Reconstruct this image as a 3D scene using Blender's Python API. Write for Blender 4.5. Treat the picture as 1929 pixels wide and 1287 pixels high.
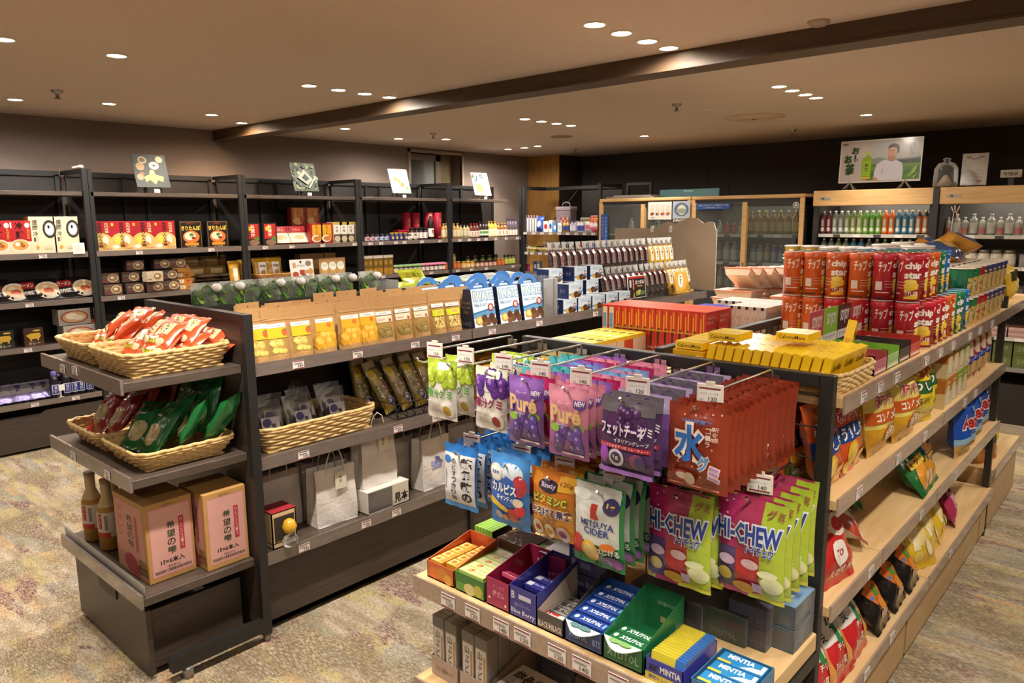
import bpy, math, random
import numpy as np
from mathutils import Matrix, Vector
random.seed(7)
for o in list(bpy.data.objects): bpy.data.objects.remove(o)
SC = bpy.context.scene
COL = SC.collection
PI = math.pi

# ------------------------------------------------------------------ camera, world, exposure
FPX = 1404.6
EYE = Vector((0.0, 0.0, 1.65))
CR = Vector((0.66704, -0.74497, -0.00772))          # camera right
def _axes():
    a, b, c = 0.16468, -0.83979, -0.00772
    Rx = np.array([[1,0,0],[0,math.cos(a),-math.sin(a)],[0,math.sin(a),math.cos(a)]])
    Ry = np.array([[math.cos(b),0,math.sin(b)],[0,1,0],[-math.sin(b),0,math.cos(b)]])
    Rz = np.array([[math.cos(c),-math.sin(c),0],[math.sin(c),math.cos(c),0],[0,0,1]])
    R = Rz@Rx@Ry
    W = np.stack([R[:,0],R[:,2],-R[:,1]],1)
    W[:,0] *= np.sign(W[2,0]); W[:,1] *= np.sign(W[2,1])
    return W
WM = _axes()
cam_data = bpy.data.cameras.new('camera')
cam_data.sensor_width = 36.0
cam_data.lens = 36.0*FPX/1929.0
cam_data.clip_start = 0.05
cam = bpy.data.objects.new('camera', cam_data); COL.objects.link(cam)
r, u, f = WM[0], -WM[1], WM[2]
cam.matrix_world = Matrix(((r[0],u[0],-f[0],EYE.x),(r[1],u[1],-f[1],EYE.y),(r[2],u[2],-f[2],EYE.z),(0,0,0,1)))
SC.camera = cam

def at(px, py, x=None, y=None, z=None):
    """the point where the sight line through a pixel of the photograph meets a plane of the room"""
    d = WM.T@np.array([(px-964.5)/FPX, (py-643.5)/FPX, 1.0])
    t = (x/d[0]) if x is not None else (y/d[1]) if y is not None else (z-1.65)/d[2]
    return Vector((d[0]*t, d[1]*t, 1.65+d[2]*t))

world = bpy.data.worlds.new('world'); SC.world = world; world.use_nodes = True
world.node_tree.nodes['Background'].inputs[0].default_value = (0.9, 0.75, 0.6, 1)
world.node_tree.nodes['Background'].inputs[1].default_value = 0.02
SC.view_settings.view_transform = 'Standard'
SC.view_settings.look = 'None'
SC.view_settings.gamma = 1.0
SC.view_settings.use_curve_mapping = False
SC.view_settings.exposure = 1.5
SC.cycles.max_bounces = 7
SC.cycles.diffuse_bounces = 4
SC.cycles.glossy_bounces = 3
SC.cycles.transparent_max_bounces = 14
SC.cycles.sample_clamp_indirect = 4.0
SC.cycles.caustics_reflective = False
SC.cycles.caustics_refractive = False
LAMP_W = 17.0
LAMP_FILL = 5.0
CEIL = 2.44

# ------------------------------------------------------------------ colours and materials
_cc = {}
def C(h):
    if not isinstance(h, str): return h
    if h not in _cc:
        v = [int(h[i:i+2],16)/255 for i in (1,3,5)]
        _cc[h] = tuple(c/12.92 if c <= .04045 else ((c+.055)/1.055)**2.4 for c in v)+(1.0,)
    return _cc[h]
MATS = {}
def newmat(name):
    m = bpy.data.materials.new(name); m.use_nodes = True; MATS[name] = m
    nt = m.node_tree; b = nt.nodes['Principled BSDF']
    return m, nt, b
def N(nt, t, **kw):
    n = nt.nodes.new(t)
    for k, v in kw.items():
        if hasattr(n, k): setattr(n, k, v)
        else: n.inputs[k].default_value = v
    return n
def L(nt, a, b): nt.links.new(a, b)
def bump(nt, b, src, strength=.3, dist=.002):
    n = N(nt, 'ShaderNodeBump'); n.inputs['Strength'].default_value = strength; n.inputs['Distance'].default_value = dist
    L(nt, src, n.inputs['Height']); L(nt, n.outputs[0], b.inputs['Normal'])
def printed(name, rough, coat=0, metal=0, bscale=0, bstr=0, bdist=.002, spec=.5):
    """printed surface: the flat ink colour is stored on each face, the finish is procedural"""
    m, nt, b = newmat(name)
    a = N(nt, 'ShaderNodeAttribute'); a.attribute_name = 'ink'
    L(nt, a.outputs['Color'], b.inputs['Base Color'])
    b.inputs['Roughness'].default_value = rough; b.inputs['Metallic'].default_value = metal
    b.inputs['Coat Weight'].default_value = coat; b.inputs['Coat Roughness'].default_value = .12
    b.inputs['Specular IOR Level'].default_value = spec
    if bscale:
        tc = N(nt, 'ShaderNodeTexCoord'); n = N(nt, 'ShaderNodeTexNoise'); n.inputs['Scale'].default_value = bscale
        n.inputs['Detail'].default_value = 2
        L(nt, tc.outputs['Object'], n.inputs['Vector']); bump(nt, b, n.outputs[0], bstr, bdist)
    return m
printed('card', .55)
printed('gloss_card', .32, coat=.3)
printed('film', .25, coat=.35, bscale=22, bstr=.7, bdist=.006)
printed('foil', .3, metal=.45, bscale=26, bstr=.6, bdist=.005)
printed('plastic', .35)
printed('metalprint', .35, metal=.7)
printed('cloth', .9, spec=.1)
printed('soft', .85, spec=.2, bscale=60, bstr=.5, bdist=.004)
def noise_col(name, stops, scale, rough, detail=4, stretch=(1,1,1), bstr=0, bdist=.002, coat=0, metal=0, coords='Object'):
    m, nt, b = newmat(name)
    tc = N(nt, 'ShaderNodeTexCoord'); mp = N(nt, 'ShaderNodeMapping'); mp.inputs['Scale'].default_value = stretch
    n = N(nt, 'ShaderNodeTexNoise'); n.inputs['Scale'].default_value = scale; n.inputs['Detail'].default_value = detail
    cr = N(nt, 'ShaderNodeValToRGB'); L(nt, tc.outputs[coords], mp.inputs[0]); L(nt, mp.outputs[0], n.inputs['Vector'])
    L(nt, n.outputs[0], cr.inputs[0]); L(nt, cr.outputs[0], b.inputs['Base Color'])
    el = cr.color_ramp.elements
    while len(el) < len(stops): el.new(.5)
    for e, (p, c) in zip(el, stops): e.position = p; e.color = C(c)
    b.inputs['Roughness'].default_value = rough; b.inputs['Coat Weight'].default_value = coat; b.inputs['Metallic'].default_value = metal
    if bstr: bump(nt, b, n.outputs[0], bstr, bdist)
    return m
noise_col('black_metal', [(.3,'#1f1e1f'),(.7,'#2b2a2a')], 300, .42, bstr=.25, bdist=.001)
noise_col('black_panel', [(.3,'#241f1e'),(.7,'#2d2725')], 30, .5)
noise_col('dark_laminate', [(.3,'#3b312c'),(.5,'#443a34'),(.7,'#4c413a')], 6, .4, stretch=(1,1,18))
noise_col('dark_shelf', [(.3,'#473d36'),(.5,'#52473f'),(.7,'#5b5047')], 5, .38, stretch=(2,14,14))
noise_col('oak', [(.25,'#c7a46f'),(.5,'#d6b582'),(.75,'#e2c595')], 3.5, .42, detail=6, stretch=(1,9,9))
noise_col('oak_side', [(.25,'#b29064'),(.5,'#bf9e70'),(.75,'#cbab7e')], 4, .45, detail=6, stretch=(1,7,7))
noise_col('oak_band', [(.25,'#c49a62'),(.5,'#d2a86f'),(.75,'#dbb47d')], 5, .4, detail=5, stretch=(6,1,8))
noise_col('wood_column', [(.3,'#a97a3c'),(.7,'#bd8c4a')], 4, .5, stretch=(4,4,1))
noise_col('wall_paint', [(.3,'#84746a'),(.7,'#8e7e73')], 160, .85, bstr=.2)
noise_col('wall_dark', [(.3,'#3a322e'),(.7,'#423934')], 60, .8)
noise_col('beam_wood', [(.3,'#4c3b2c'),(.7,'#594634')], 8, .5, stretch=(10,1,10))
noise_col('chrome', [(.3,'#c9c7c4'),(.7,'#dad8d5')], 20, .22, metal=1)
noise_col('steel', [(.3,'#8d8a86'),(.7,'#a3a09c')], 20, .35, metal=.8)
noise_col('price_rail', [(.3,'#6f645e'),(.7,'#7d716a')], 12, .18, stretch=(1,6,6), coat=.5)
noise_col('price_rail_light', [(.3,'#9c8676'),(.7,'#ac9786')], 12, .2, stretch=(1,6,6), coat=.5)
noise_col('wicker', [(.25,'#c09a5c'),(.5,'#d9b87c'),(.8,'#e8cf9c')], 70, .6, bstr=.4, bdist=.003)
noise_col('wicker_dark', [(.25,'#9c6c34'),(.5,'#bb8848'),(.8,'#d0a467')], 70, .6, bstr=.4, bdist=.003)
# ceiling: pitted mineral board
m, nt, b = newmat('ceiling_board')
tc = N(nt,'ShaderNodeTexCoord'); n1 = N(nt,'ShaderNodeTexNoise'); n1.inputs['Scale'].default_value = 95; n1.inputs['Detail'].default_value = 3
mp = N(nt,'ShaderNodeMapping'); mp.inputs['Scale'].default_value = (1,1.9,1)
L(nt, tc.outputs['Object'], mp.inputs[0]); L(nt, mp.outputs[0], n1.inputs['Vector'])
cr = N(nt,'ShaderNodeValToRGB'); el = cr.color_ramp.elements
el[0].position=.27; el[0].color=C('#94837a'); el[1].position=.36; el[1].color=C('#cdbdb1')
L(nt, n1.outputs[0], cr.inputs[0]); L(nt, cr.outputs[0], b.inputs['Base Color']); b.inputs['Roughness'].default_value=.9
bump(nt, b, n1.outputs[0], .5, .004)
# carpet: plank tiles, streaky weave, plum, moss and slate blotches
m, nt, b = newmat('carpet')
tc = N(nt,'ShaderNodeTexCoord')
def nz(scale, st, det=4, rough=.6, dist=0):
    mp = N(nt,'ShaderNodeMapping'); mp.inputs['Scale'].default_value = st
    n = N(nt,'ShaderNodeTexNoise'); n.inputs['Scale'].default_value = scale; n.inputs['Detail'].default_value = det; n.inputs['Roughness'].default_value = rough
    n.inputs['Distortion'].default_value = dist
    L(nt, tc.outputs['Object'], mp.inputs[0]); L(nt, mp.outputs[0], n.inputs['Vector']); return n.outputs[0]
def ramp(src, a, c):
    r = N(nt,'ShaderNodeValToRGB'); r.color_ramp.elements[0].position=a; r.color_ramp.elements[1].position=c
    L(nt, src, r.inputs[0]); return r.outputs[0]
def mixc(fac, a, c):
    mx = N(nt,'ShaderNodeMix'); mx.data_type='RGBA'; L(nt, fac, mx.inputs[0])
    for sock, v in ((6,a),(7,c)):
        if isinstance(v, str): mx.inputs[sock].default_value = C(v)
        else: L(nt, v, mx.inputs[sock])
    return mx.outputs[2]
def mul(a, c):
    mm = N(nt,'ShaderNodeMath'); mm.operation='MULTIPLY'; L(nt,a,mm.inputs[0]); L(nt,c,mm.inputs[1]); return mm.outputs[0]
fine = nz(26,(6.0,1.4,1),5,.75)
streak = nz(5.0,(4.5,.7,1),4,.7)
plank = N(nt,'ShaderNodeTexVoronoi'); plank.distance='CHEBYCHEV'; plank.inputs['Randomness'].default_value=.35
mpv = N(nt,'ShaderNodeMapping'); mpv.inputs['Scale'].default_value=(4.0,1.0,1); L(nt, tc.outputs['Object'], mpv.inputs[0]); L(nt, mpv.outputs[0], plank.inputs['Vector'])
sep = N(nt,'ShaderNodeSeparateColor'); L(nt, plank.outputs['Color'], sep.inputs[0])
base = mixc(ramp(streak,.38,.62),'#a3937a','#cabda6')
base = mixc(mul(ramp(sep.outputs[0],.55,.75), ramp(fine,.4,.56)), base, '#c2b47a')
base = mixc(mul(ramp(sep.outputs[1],.68,.8), ramp(fine,.42,.58)), base, '#8f9690')
base = mixc(mul(ramp(sep.outputs[2],.8,.9), ramp(fine,.42,.6)), base, '#d0a878')
base = mixc(mul(ramp(nz(3.2,(2.6,.8,1),3,.6),.54,.6), ramp(fine,.45,.55)), base, '#6d3a55')
base = mixc(mul(ramp(nz(2.3,(1.6,1,1),3,.6),.46,.58), ramp(fine,.44,.54)), base, '#7f725c')
base = mixc(ramp(nz(60,(5,.8,1),4,.8),.5,.6), base, '#75654f')
L(nt, base, b.inputs['Base Color']); b.inputs['Roughness'].default_value=.95; b.inputs['Specular IOR Level'].default_value=.1
bump(nt, b, nz(160,(1.5,1,1),2), .8, .006)
# see-through stuff
def clear(name, tint, frac, rough=.05, fac=None, bscale=0):
    m = bpy.data.materials.new(name); m.use_nodes = True; MATS[name] = m; nt = m.node_tree
    for x in list(nt.nodes): nt.nodes.remove(x)
    out = N(nt,'ShaderNodeOutputMaterial'); tr = N(nt,'ShaderNodeBsdfTransparent'); tr.inputs[0].default_value = C(tint)
    gl = N(nt,'ShaderNodeBsdfPrincipled'); gl.inputs['Roughness'].default_value = rough; gl.inputs['Base Color'].default_value = C('#e8e8e8')
    gl.inputs['Specular IOR Level'].default_value = .9
    mx = N(nt,'ShaderNodeMixShader'); mx.inputs[0].default_value = frac
    fr = N(nt,'ShaderNodeFresnel'); fr.inputs[0].default_value = 1.5
    ad = N(nt,'ShaderNodeMath'); ad.operation='ADD'; ad.use_clamp = True; ad.inputs[1].default_value = frac
    L(nt, fr.outputs[0], ad.inputs[0]); L(nt, ad.outputs[0], mx.inputs[0])
    L(nt, tr.outputs[0], mx.inputs[1]); L(nt, gl.outputs[0], mx.inputs[2]); L(nt, mx.outputs[0], out.inputs[0])
    if bscale:
        tc = N(nt,'ShaderNodeTexCoord'); n = N(nt,'ShaderNodeTexNoise'); n.inputs['Scale'].default_value=bscale
        L(nt, tc.outputs['Object'], n.inputs['Vector']); bp = N(nt,'ShaderNodeBump'); bp.inputs['Distance'].default_value=.02; bp.inputs['Strength'].default_value=.8
        L(nt, n.outputs[0], bp.inputs['Height']); L(nt, bp.outputs[0], gl.inputs['Normal'])
    return m
clear('glass', '#e6eae6', .02)
clear('clear_film', '#f6f6f4', .04, .2, bscale=14)
clear('acrylic', '#f2f4f6', .05)
clear('haze_film', '#f2f4f0', .07, .3, bscale=10)
def emis(name, col, s):
    m = bpy.data.materials.new(name); m.use_nodes = True; MATS[name] = m; b = m.node_tree.nodes['Principled BSDF']
    b.inputs['Base Color'].default_value = C(col); b.inputs['Emission Color'].default_value = C(col); b.inputs['Emission Strength'].default_value = s
emis('lamp_glow', '#ffe9cc', 14)
emis('fill_glow', '#fff2dd', 1.5)  # glow of the strip added inside the open coolers

# ------------------------------------------------------------------ mesh builder
class Surf:
    def __init__(s, o, u, v, n, fn=None):
        s.o, s.u, s.v = Vector(o), Vector(u), Vector(v); s.n = Vector(n); s.fn = fn
    def P(s, a, b, off=0):
        if s.fn: return s.fn(a, b, off)
        return s.o+s.u*a+s.v*b+s.n*off
_gl = {}
def glyph(t, bold=0, shear=0):
    k = (t, bold, shear)
    if k not in _gl:
        cu = bpy.data.curves.new('lettering','FONT'); cu.body = t; cu.resolution_u = 1 if len(t) > 6 else 2; cu.offset = bold; cu.shear = shear
        ob = bpy.data.objects.new('lettering', cu)
        me = bpy.data.meshes.new_from_object(ob)
        vs = np.array([v.co[:2] for v in me.vertices]) if len(me.vertices) else np.zeros((1,2))
        ps = [tuple(p.vertices) for p in me.polygons]
        mn, mx = vs.min(0), vs.max(0); d = np.maximum(mx-mn, 1e-6)
        _gl[k] = ((vs-mn)/d, ps, d[0]/d[1], d)
        bpy.data.objects.remove(ob); bpy.data.curves.remove(cu); bpy.data.meshes.remove(me)
    return _gl[k]
class M:
    def __init__(s, mat='card'):
        s.V=[]; s.F=[]; s.fm=[]; s.fc=[]; s.sm=[]; s.mat=mat; s.col=C('#ffffff'); s.smooth=False; s.xf=None; s.lay=0
    def v(s, p):
        p = Vector(p)
        if s.xf is not None: p = s.xf@p
        s.V.append((p.x,p.y,p.z)); return len(s.V)-1
    def f(s, ids, col=None, mat=None):
        s.F.append(tuple(ids)); s.fc.append(C(col) if col is not None else s.col); s.fm.append(mat or s.mat); s.sm.append(s.smooth)
    def quad(s, a, b, c, d, col=None, mat=None): s.f([s.v(a),s.v(b),s.v(c),s.v(d)], col, mat)
    def box(s, x0,x1,y0,y1,z0,z1, col=None, mat=None, cols=None, bev=0):
        """cols: colours of (-y,+y,-x,+x,-z,+z)"""
        if bev:
            return s.bbox(x0,x1,y0,y1,z0,z1,bev,col,mat)
        p=[s.v(q) for q in ((x0,y0,z0),(x1,y0,z0),(x1,y1,z0),(x0,y1,z0),(x0,y0,z1),(x1,y0,z1),(x1,y1,z1),(x0,y1,z1))]
        for k, ids in enumerate(((0,1,5,4),(2,3,7,6),(3,0,4,7),(1,2,6,5),(3,2,1,0),(4,5,6,7))):
            s.f([p[i] for i in ids], (cols[k] if cols and cols[k] else col), mat)
    def bbox(s, x0,x1,y0,y1,z0,z1,b,col=None,mat=None):
        xs, ys, zs = (x0,x1),(y0,y1),(z0,z1)
        def I(ix,iy,iz):
            X,Y,Z = xs[ix],ys[iy],zs[iz]; sx,sy,sz=(1-2*ix)*b,(1-2*iy)*b,(1-2*iz)*b
            return (s.v((X,Y+sy,Z+sz)),s.v((X+sx,Y,Z+sz)),s.v((X+sx,Y+sy,Z)))
        q={(i,j,k):I(i,j,k) for i in(0,1) for j in(0,1) for k in(0,1)}
        F=lambda ids: s.f(ids,col,mat)
        F([q[0,0,0][1],q[1,0,0][1],q[1,0,1][1],q[0,0,1][1]]); F([q[1,1,0][1],q[0,1,0][1],q[0,1,1][1],q[1,1,1][1]])
        F([q[0,1,0][0],q[0,0,0][0],q[0,0,1][0],q[0,1,1][0]]); F([q[1,0,0][0],q[1,1,0][0],q[1,1,1][0],q[1,0,1][0]])
        F([q[0,1,0][2],q[1,1,0][2],q[1,0,0][2],q[0,0,0][2]]); F([q[0,0,1][2],q[1,0,1][2],q[1,1,1][2],q[0,1,1][2]])
        for a,c in((0,0),(1,0),(0,1),(1,1)):
            F([q[a,c,0][0],q[a,c,0][1],q[a,c,1][1],q[a,c,1][0]]); F([q[a,0,c][0],q[a,0,c][2],q[a,1,c][2],q[a,1,c][0]]); F([q[0,a,c][1],q[0,a,c][2],q[1,a,c][2],q[1,a,c][1]])
        for kk,t in q.items(): F(list(t))
    def lathe(s, prof, n=16, cols=None, mats=None, cap=(True,True), c=(0,0), smooth=True):
        """prof: [(radius, z)...]; cols per band"""
        rings=[]; sm=s.smooth
        for r_,z in prof: rings.append([s.v((c[0]+r_*math.cos(2*PI*i/n), c[1]+r_*math.sin(2*PI*i/n), z)) for i in range(n)])
        s.smooth=smooth
        for k in range(len(prof)-1):
            cc = cols[k] if cols else None; mm = mats[k] if mats else None
            for i in range(n):
                j=(i+1)%n; s.f([rings[k][i],rings[k][j],rings[k+1][j],rings[k+1][i]], cc, mm)
        s.smooth=False
        if cap[0]: s.f(rings[0][::-1], cols[0] if cols else None, mats[0] if mats else None)
        if cap[1]: s.f(rings[-1], cols[-1] if cols else None, mats[-1] if mats else None)
        s.smooth=sm
    def cyl(s, cx,cy,z0,z1,r_,n=12,col=None,mat=None):
        s.lathe([(r_,z0),(r_,z1)], n, [col] if col else None, [mat] if mat else None, c=(cx,cy))
    def tube(s, pts, r_, n=6, col=None, mat=None, closed=False, cap=True):
        pts=[Vector(p) for p in pts]; rings=[]; K=len(pts); up=Vector((0,0,1))
        prev=None
        for i,p in enumerate(pts):
            a=pts[i-1] if (i>0 or closed) else p; b_=pts[(i+1)%K] if (i<K-1 or closed) else p
            t=(b_-a); t = t.normalized() if t.length>1e-9 else Vector((1,0,0))
            if prev is None:
                x=t.cross(up)
                if x.length<.05: x=t.cross(Vector((1,0,0)))
            else: x=prev-t*prev.dot(t)
            x.normalize(); prev=x; y=t.cross(x)
            rings.append([s.v(p+(x*math.cos(2*PI*k/n)+y*math.sin(2*PI*k/n))*r_) for k in range(n)])
        sm=s.smooth; s.smooth=True
        for i in range(K if closed else K-1):
            A,B=rings[i],rings[(i+1)%K]
            for k in range(n): s.f([A[k],A[(k+1)%n],B[(k+1)%n],B[k]], col, mat)
        s.smooth=False
        if cap and not closed: s.f(rings[0][::-1],col,mat); s.f(rings[-1],col,mat)
        s.smooth=sm
    def grid(s, S, nu, nv, fn, off=0, mat=None, flip=False, smooth=True):
        ids=[[s.v(S.P(i/nu,j/nv,off)) for i in range(nu+1)] for j in range(nv+1)]
        sm=s.smooth; s.smooth=smooth
        for j in range(nv):
            for i in range(nu):
                c = fn((i+.5)/nu,(j+.5)/nv) if callable(fn) else fn
                mm = mat
                if isinstance(c, tuple) and len(c)==2: c, mm = c
                q=[ids[j][i],ids[j][i+1],ids[j+1][i+1],ids[j+1][i]]
                s.f(q[::-1] if flip else q, c, mm)
        s.smooth=sm
    def text(s, S, t, a0,b0,a1,b1, col, off, bold=0, shear=0, fit=False, mat=None):
        vs, ps, asp, _d = glyph(t, bold, shear)
        if fit:
            w_=(S.P(1,.5)-S.P(0,.5)).length; h_=(S.P(.5,1)-S.P(.5,0)).length
            H=(b1-b0)*h_; Wd=(a1-a0)*w_
            if H*asp < Wd: dw=(Wd-H*asp)/w_/2; a0+=dw; a1-=dw
            else: dh=(H-Wd/asp)/h_/2; b0+=dh; b1-=dh
        base=len(s.V)
        if not S.fn:
            for x,y in vs: s.v(S.P(a0+(a1-a0)*x, b0+(b1-b0)*y, off))
            for p in ps: s.f([base+i for i in p], col, mat)
            return
        s.curved(S,[(a0+(a1-a0)*x, b0+(b1-b0)*y) for x,y in vs],ps,col,off,mat,.014)
    def curved(s,S,UV,ps,col,off,mat,lim):
        """lay flat outlines onto a curved face, cut fine enough to follow it"""
        base=len(s.V); tris=[]; mid={}
        U=(S.P(.6,.5)-S.P(.4,.5)).length*5; Vv=(S.P(.5,.6)-S.P(.5,.4)).length*5
        for p in ps:
            for i in range(1,len(p)-1): tris.append((p[0],p[i],p[i+1]))
        def le(i,j): return math.hypot((UV[i][0]-UV[j][0])*U,(UV[i][1]-UV[j][1])*Vv)
        out=[]
        while tris:
            tr=tris.pop(); l=[le(tr[0],tr[1]),le(tr[1],tr[2]),le(tr[2],tr[0])]; k=l.index(max(l))
            if l[k]<lim: out.append(tr); continue
            i,j,q=tr[k],tr[(k+1)%3],tr[(k+2)%3]; key=(min(i,j),max(i,j))
            if key not in mid: mid[key]=len(UV); UV.append(((UV[i][0]+UV[j][0])/2,(UV[i][1]+UV[j][1])/2))
            n_=mid[key]; tris+= [(i,n_,q),(n_,j,q)]
        for a,b_ in UV: s.v(S.P(a,b_,off))
        for p in out: s.f([base+i for i in p], col, mat)
    def draw(s, S, art, step=.0004, start=.0005, res=1, mat=None):
        k=start
        for e in art:
            t=e[0]
            if t=='r': s.grid(Sub(S,e[1],e[2],e[3],e[4]), max(1,math.ceil((e[3]-e[1])*12)) if res>1 else 1, max(1,math.ceil((e[4]-e[2])*16)) if res>3 else 1 if res<2 else 3, e[5], k, mat) if S.fn else s.rect(S,e,k,mat)
            elif t=='e':
                ca,cb,ra,rb,cl=e[1:6]; n=14 if max(ra,rb)>.08 else 8; sm=s.smooth; s.smooth=True
                c0=s.v(S.P(ca,cb,k)); prev=None
                for q in (((.33,.66,1.0) if max(ra,rb)>.14 else (.5,1.0)) if S.fn else (1.0,)):
                    ring=[s.v(S.P(ca+ra*q*math.cos(2*PI*i/n), cb+rb*q*math.sin(2*PI*i/n), k)) for i in range(n)]
                    for i in range(n):
                        j=(i+1)%n
                        if prev is None: s.f([c0,ring[i],ring[j]],cl,mat)
                        else: s.f([prev[i],ring[i],ring[j],prev[j]],cl,mat)
                    prev=ring
                s.smooth=sm
            elif t=='p' and S.fn: s.curved(S,e[1],[tuple(range(len(e[1])))],e[2],k,mat,.02)
            elif t=='p': s.f([s.v(S.P(a,b_,k)) for a,b_ in e[1]], e[2], mat)
            elif t=='t': s.text(S,e[1],e[2],e[3],e[4],e[5],e[6],k,e[7] if len(e)>7 else 0,e[8] if len(e)>8 else 0, mat=mat)
            elif t=='to':
                a0,b0,a1,b1=e[2:6]; mb=e[8] if len(e)>8 else .035; dd=glyph(e[1],mb)[3]; da=.075*(a1-a0)/dd[0]; db=.075*(b1-b0)/dd[1]
                s.text(S,e[1],a0-da,b0-db,a1+da,b1+db,e[7],k,mb+.075, mat=mat); k+=step*1.5
                s.text(S,e[1],a0,b0,a1,b1,e[6],k,mb, mat=mat)
            elif t=='v':
                st=e[1]; a0,b0,a1,b1=e[2:6]; n=len(st); hh=(b1-b0)/n
                for i,ch in enumerate(st):
                    yb=b1-(i+1)*hh; s.text(S,ch,a0,yb+.08*hh,a1,yb+.92*hh,e[6],k,e[7] if len(e)>7 else .01, mat=mat)
            elif t=='f':       # fruit or nut clusters: [(a,b)...], ra, rb, colour, highlight
                for (a,b_) in e[1]:
                    c4=C(e[4]); v_=.8+.4*((a*7.3+b_*3.1)%1); rim=tuple(q*.55 for q in c4[:3])+(1.,); c4=tuple(min(1,q*v_) for q in c4[:3])+(1.,)
                    s.draw(S,[('e',a,b_,e[2],e[3],rim),('e',a-e[2]*.05,b_+e[3]*.06,e[2]*.87,e[3]*.87,c4),('e',a-e[2]*.3,b_+e[3]*.35,e[2]*.35,e[3]*.3,e[5])],step/2,k,mat=mat); k+=step*.2
            k+=step
    def rect(s,S,e,k,mat):
        s.f([s.v(S.P(e[1],e[2],k)),s.v(S.P(e[3],e[2],k)),s.v(S.P(e[3],e[4],k)),s.v(S.P(e[1],e[4],k))],e[5],mat)
    def done(s, name):
        me=bpy.data.meshes.new(name); me.from_pydata(s.V,[],s.F)
        keys=[]; 
        for k in s.fm:
            if k not in keys: keys.append(k)
        for k in keys: me.materials.append(MATS[k])
        me.polygons.foreach_set('material_index',[keys.index(k) for k in s.fm])
        me.polygons.foreach_set('use_smooth',s.sm)
        at_=me.color_attributes.new('ink','FLOAT_COLOR','CORNER')
        buf=[]
        for F_,c in zip(s.F,s.fc): buf.extend(c*len(F_))
        at_.data.foreach_set('color',buf)
        me.update(); return me
def Sub(S,a0,b0,a1,b1): return Surf((0,0,0),(1,0,0),(0,0,1),(0,-1,0),lambda a,b,off: S.P(a0+(a1-a0)*a,b0+(b1-b0)*b,off))
def faces_of(w,d,h,y0=0):
    return dict(front=Surf((-w/2,y0,0),(w,0,0),(0,0,h),(0,-1,0)), left=Surf((-w/2,y0+d,0),(0,-d,0),(0,0,h),(-1,0,0)),
                right=Surf((w/2,y0,0),(0,d,0),(0,0,h),(1,0,0)), top=Surf((-w/2,y0,h),(w,0,0),(0,d,0),(0,0,1)))

# ------------------------------------------------------------------ objects
ORD=['first','second','third','fourth','fifth','sixth','seventh','eighth','ninth','tenth','eleventh','twelfth','thirteenth','fourteenth','fifteenth','sixteenth','seventeenth','eighteenth','nineteenth','twentieth',
 'twenty-first','twenty-second','twenty-third','twenty-fourth','twenty-fifth','twenty-sixth','twenty-seventh','twenty-eighth','twenty-ninth','thirtieth']
def link(name, me, parent=None):
    o=bpy.data.objects.new(name, me); COL.objects.link(o)
    if parent is not None: o.parent=parent
    return o
def place(name, shape, loc, label, cat, rz=0, group=None, rot=None, sc=None):
    """shape: a mesh, or {part name: mesh or list of meshes or (mesh, {sub-part: mesh})} under an Empty at the base"""
    if isinstance(shape, dict):
        o=link(name, None)
        for pn, ms in shape.items():
            for m_ in (ms if isinstance(ms, list) else [ms]):
                if isinstance(m_, tuple):
                    q=link(pn, m_[0], o)
                    for sn, sm in m_[1].items():
                        for z in (sm if isinstance(sm, list) else [sm]): link(sn, z, q)
                else: link(pn, m_, o)
    else: o=link(name, shape)
    o.location=(loc[0],loc[1],loc[2]+.0007); o.rotation_euler=rot if rot else (0,0,rz)
    if sc: o.scale=sc if isinstance(sc, tuple) else (sc,sc,sc)
    o['label']=label; o['category']=cat
    if group: o['group']=group
    if rot is not None and (abs(rot[0])>.01 or abs(rot[1])>.01) and name not in ('candy_bag','picture'):
        R=o.rotation_euler.to_matrix(); s_=Vector(o.scale)      # rest the tilted thing on its support
        ms=[shape] if not isinstance(shape,dict) else [q for v in shape.values() for q in (v if isinstance(v,list) else [v])]
        key=(tuple(id(q) for q in ms), tuple(round(a,3) for a in rot)); lo=1e9
        for q in ms:
            n=len(q.vertices); a=np.empty(n*3); q.vertices.foreach_get('co',a); a=a.reshape(n,3)*np.array(s_)
            lo=min(lo,float((a@np.array(R)[2]).min()))
        o.location.z-=lo
    return o
def struct(name, me, loc=(0,0,0)):
    o=link(name, me); o.location=loc; o['kind']='structure'; return o
def row(name, shape, pts, desc, where, cat, rz=0, group=None, jit=0, side='from the left', tilt=None):
    n=len(pts)
    for i,p in enumerate(pts):
        sh=shape[i%len(shape)] if isinstance(shape, list) else shape
        lab = f"{desc}, {ORD[i]} {side} {where}" if n>1 else f"{desc} {where}"
        rr=rz+random.uniform(-jit,jit)
        place(name, sh, p, lab, cat, rr, group, rot=(tilt,0,rr) if tilt is not None else None)
# ================================================================== room shell
def slab(name, x0,x1,y0,y1,z0,z1, mat):
    m=M(mat); m.box(x0,x1,y0,y1,z0,z1); return struct(name, m.done(name))
XN,XF,YN,YF=-1.8,8.2,-2.4,6.6
slab('floor',XN,XF,YN,YF,-.1,0,'carpet')
slab('ceiling',XN,XF,YN,YF,CEIL,CEIL+.1,'ceiling_board')
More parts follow.
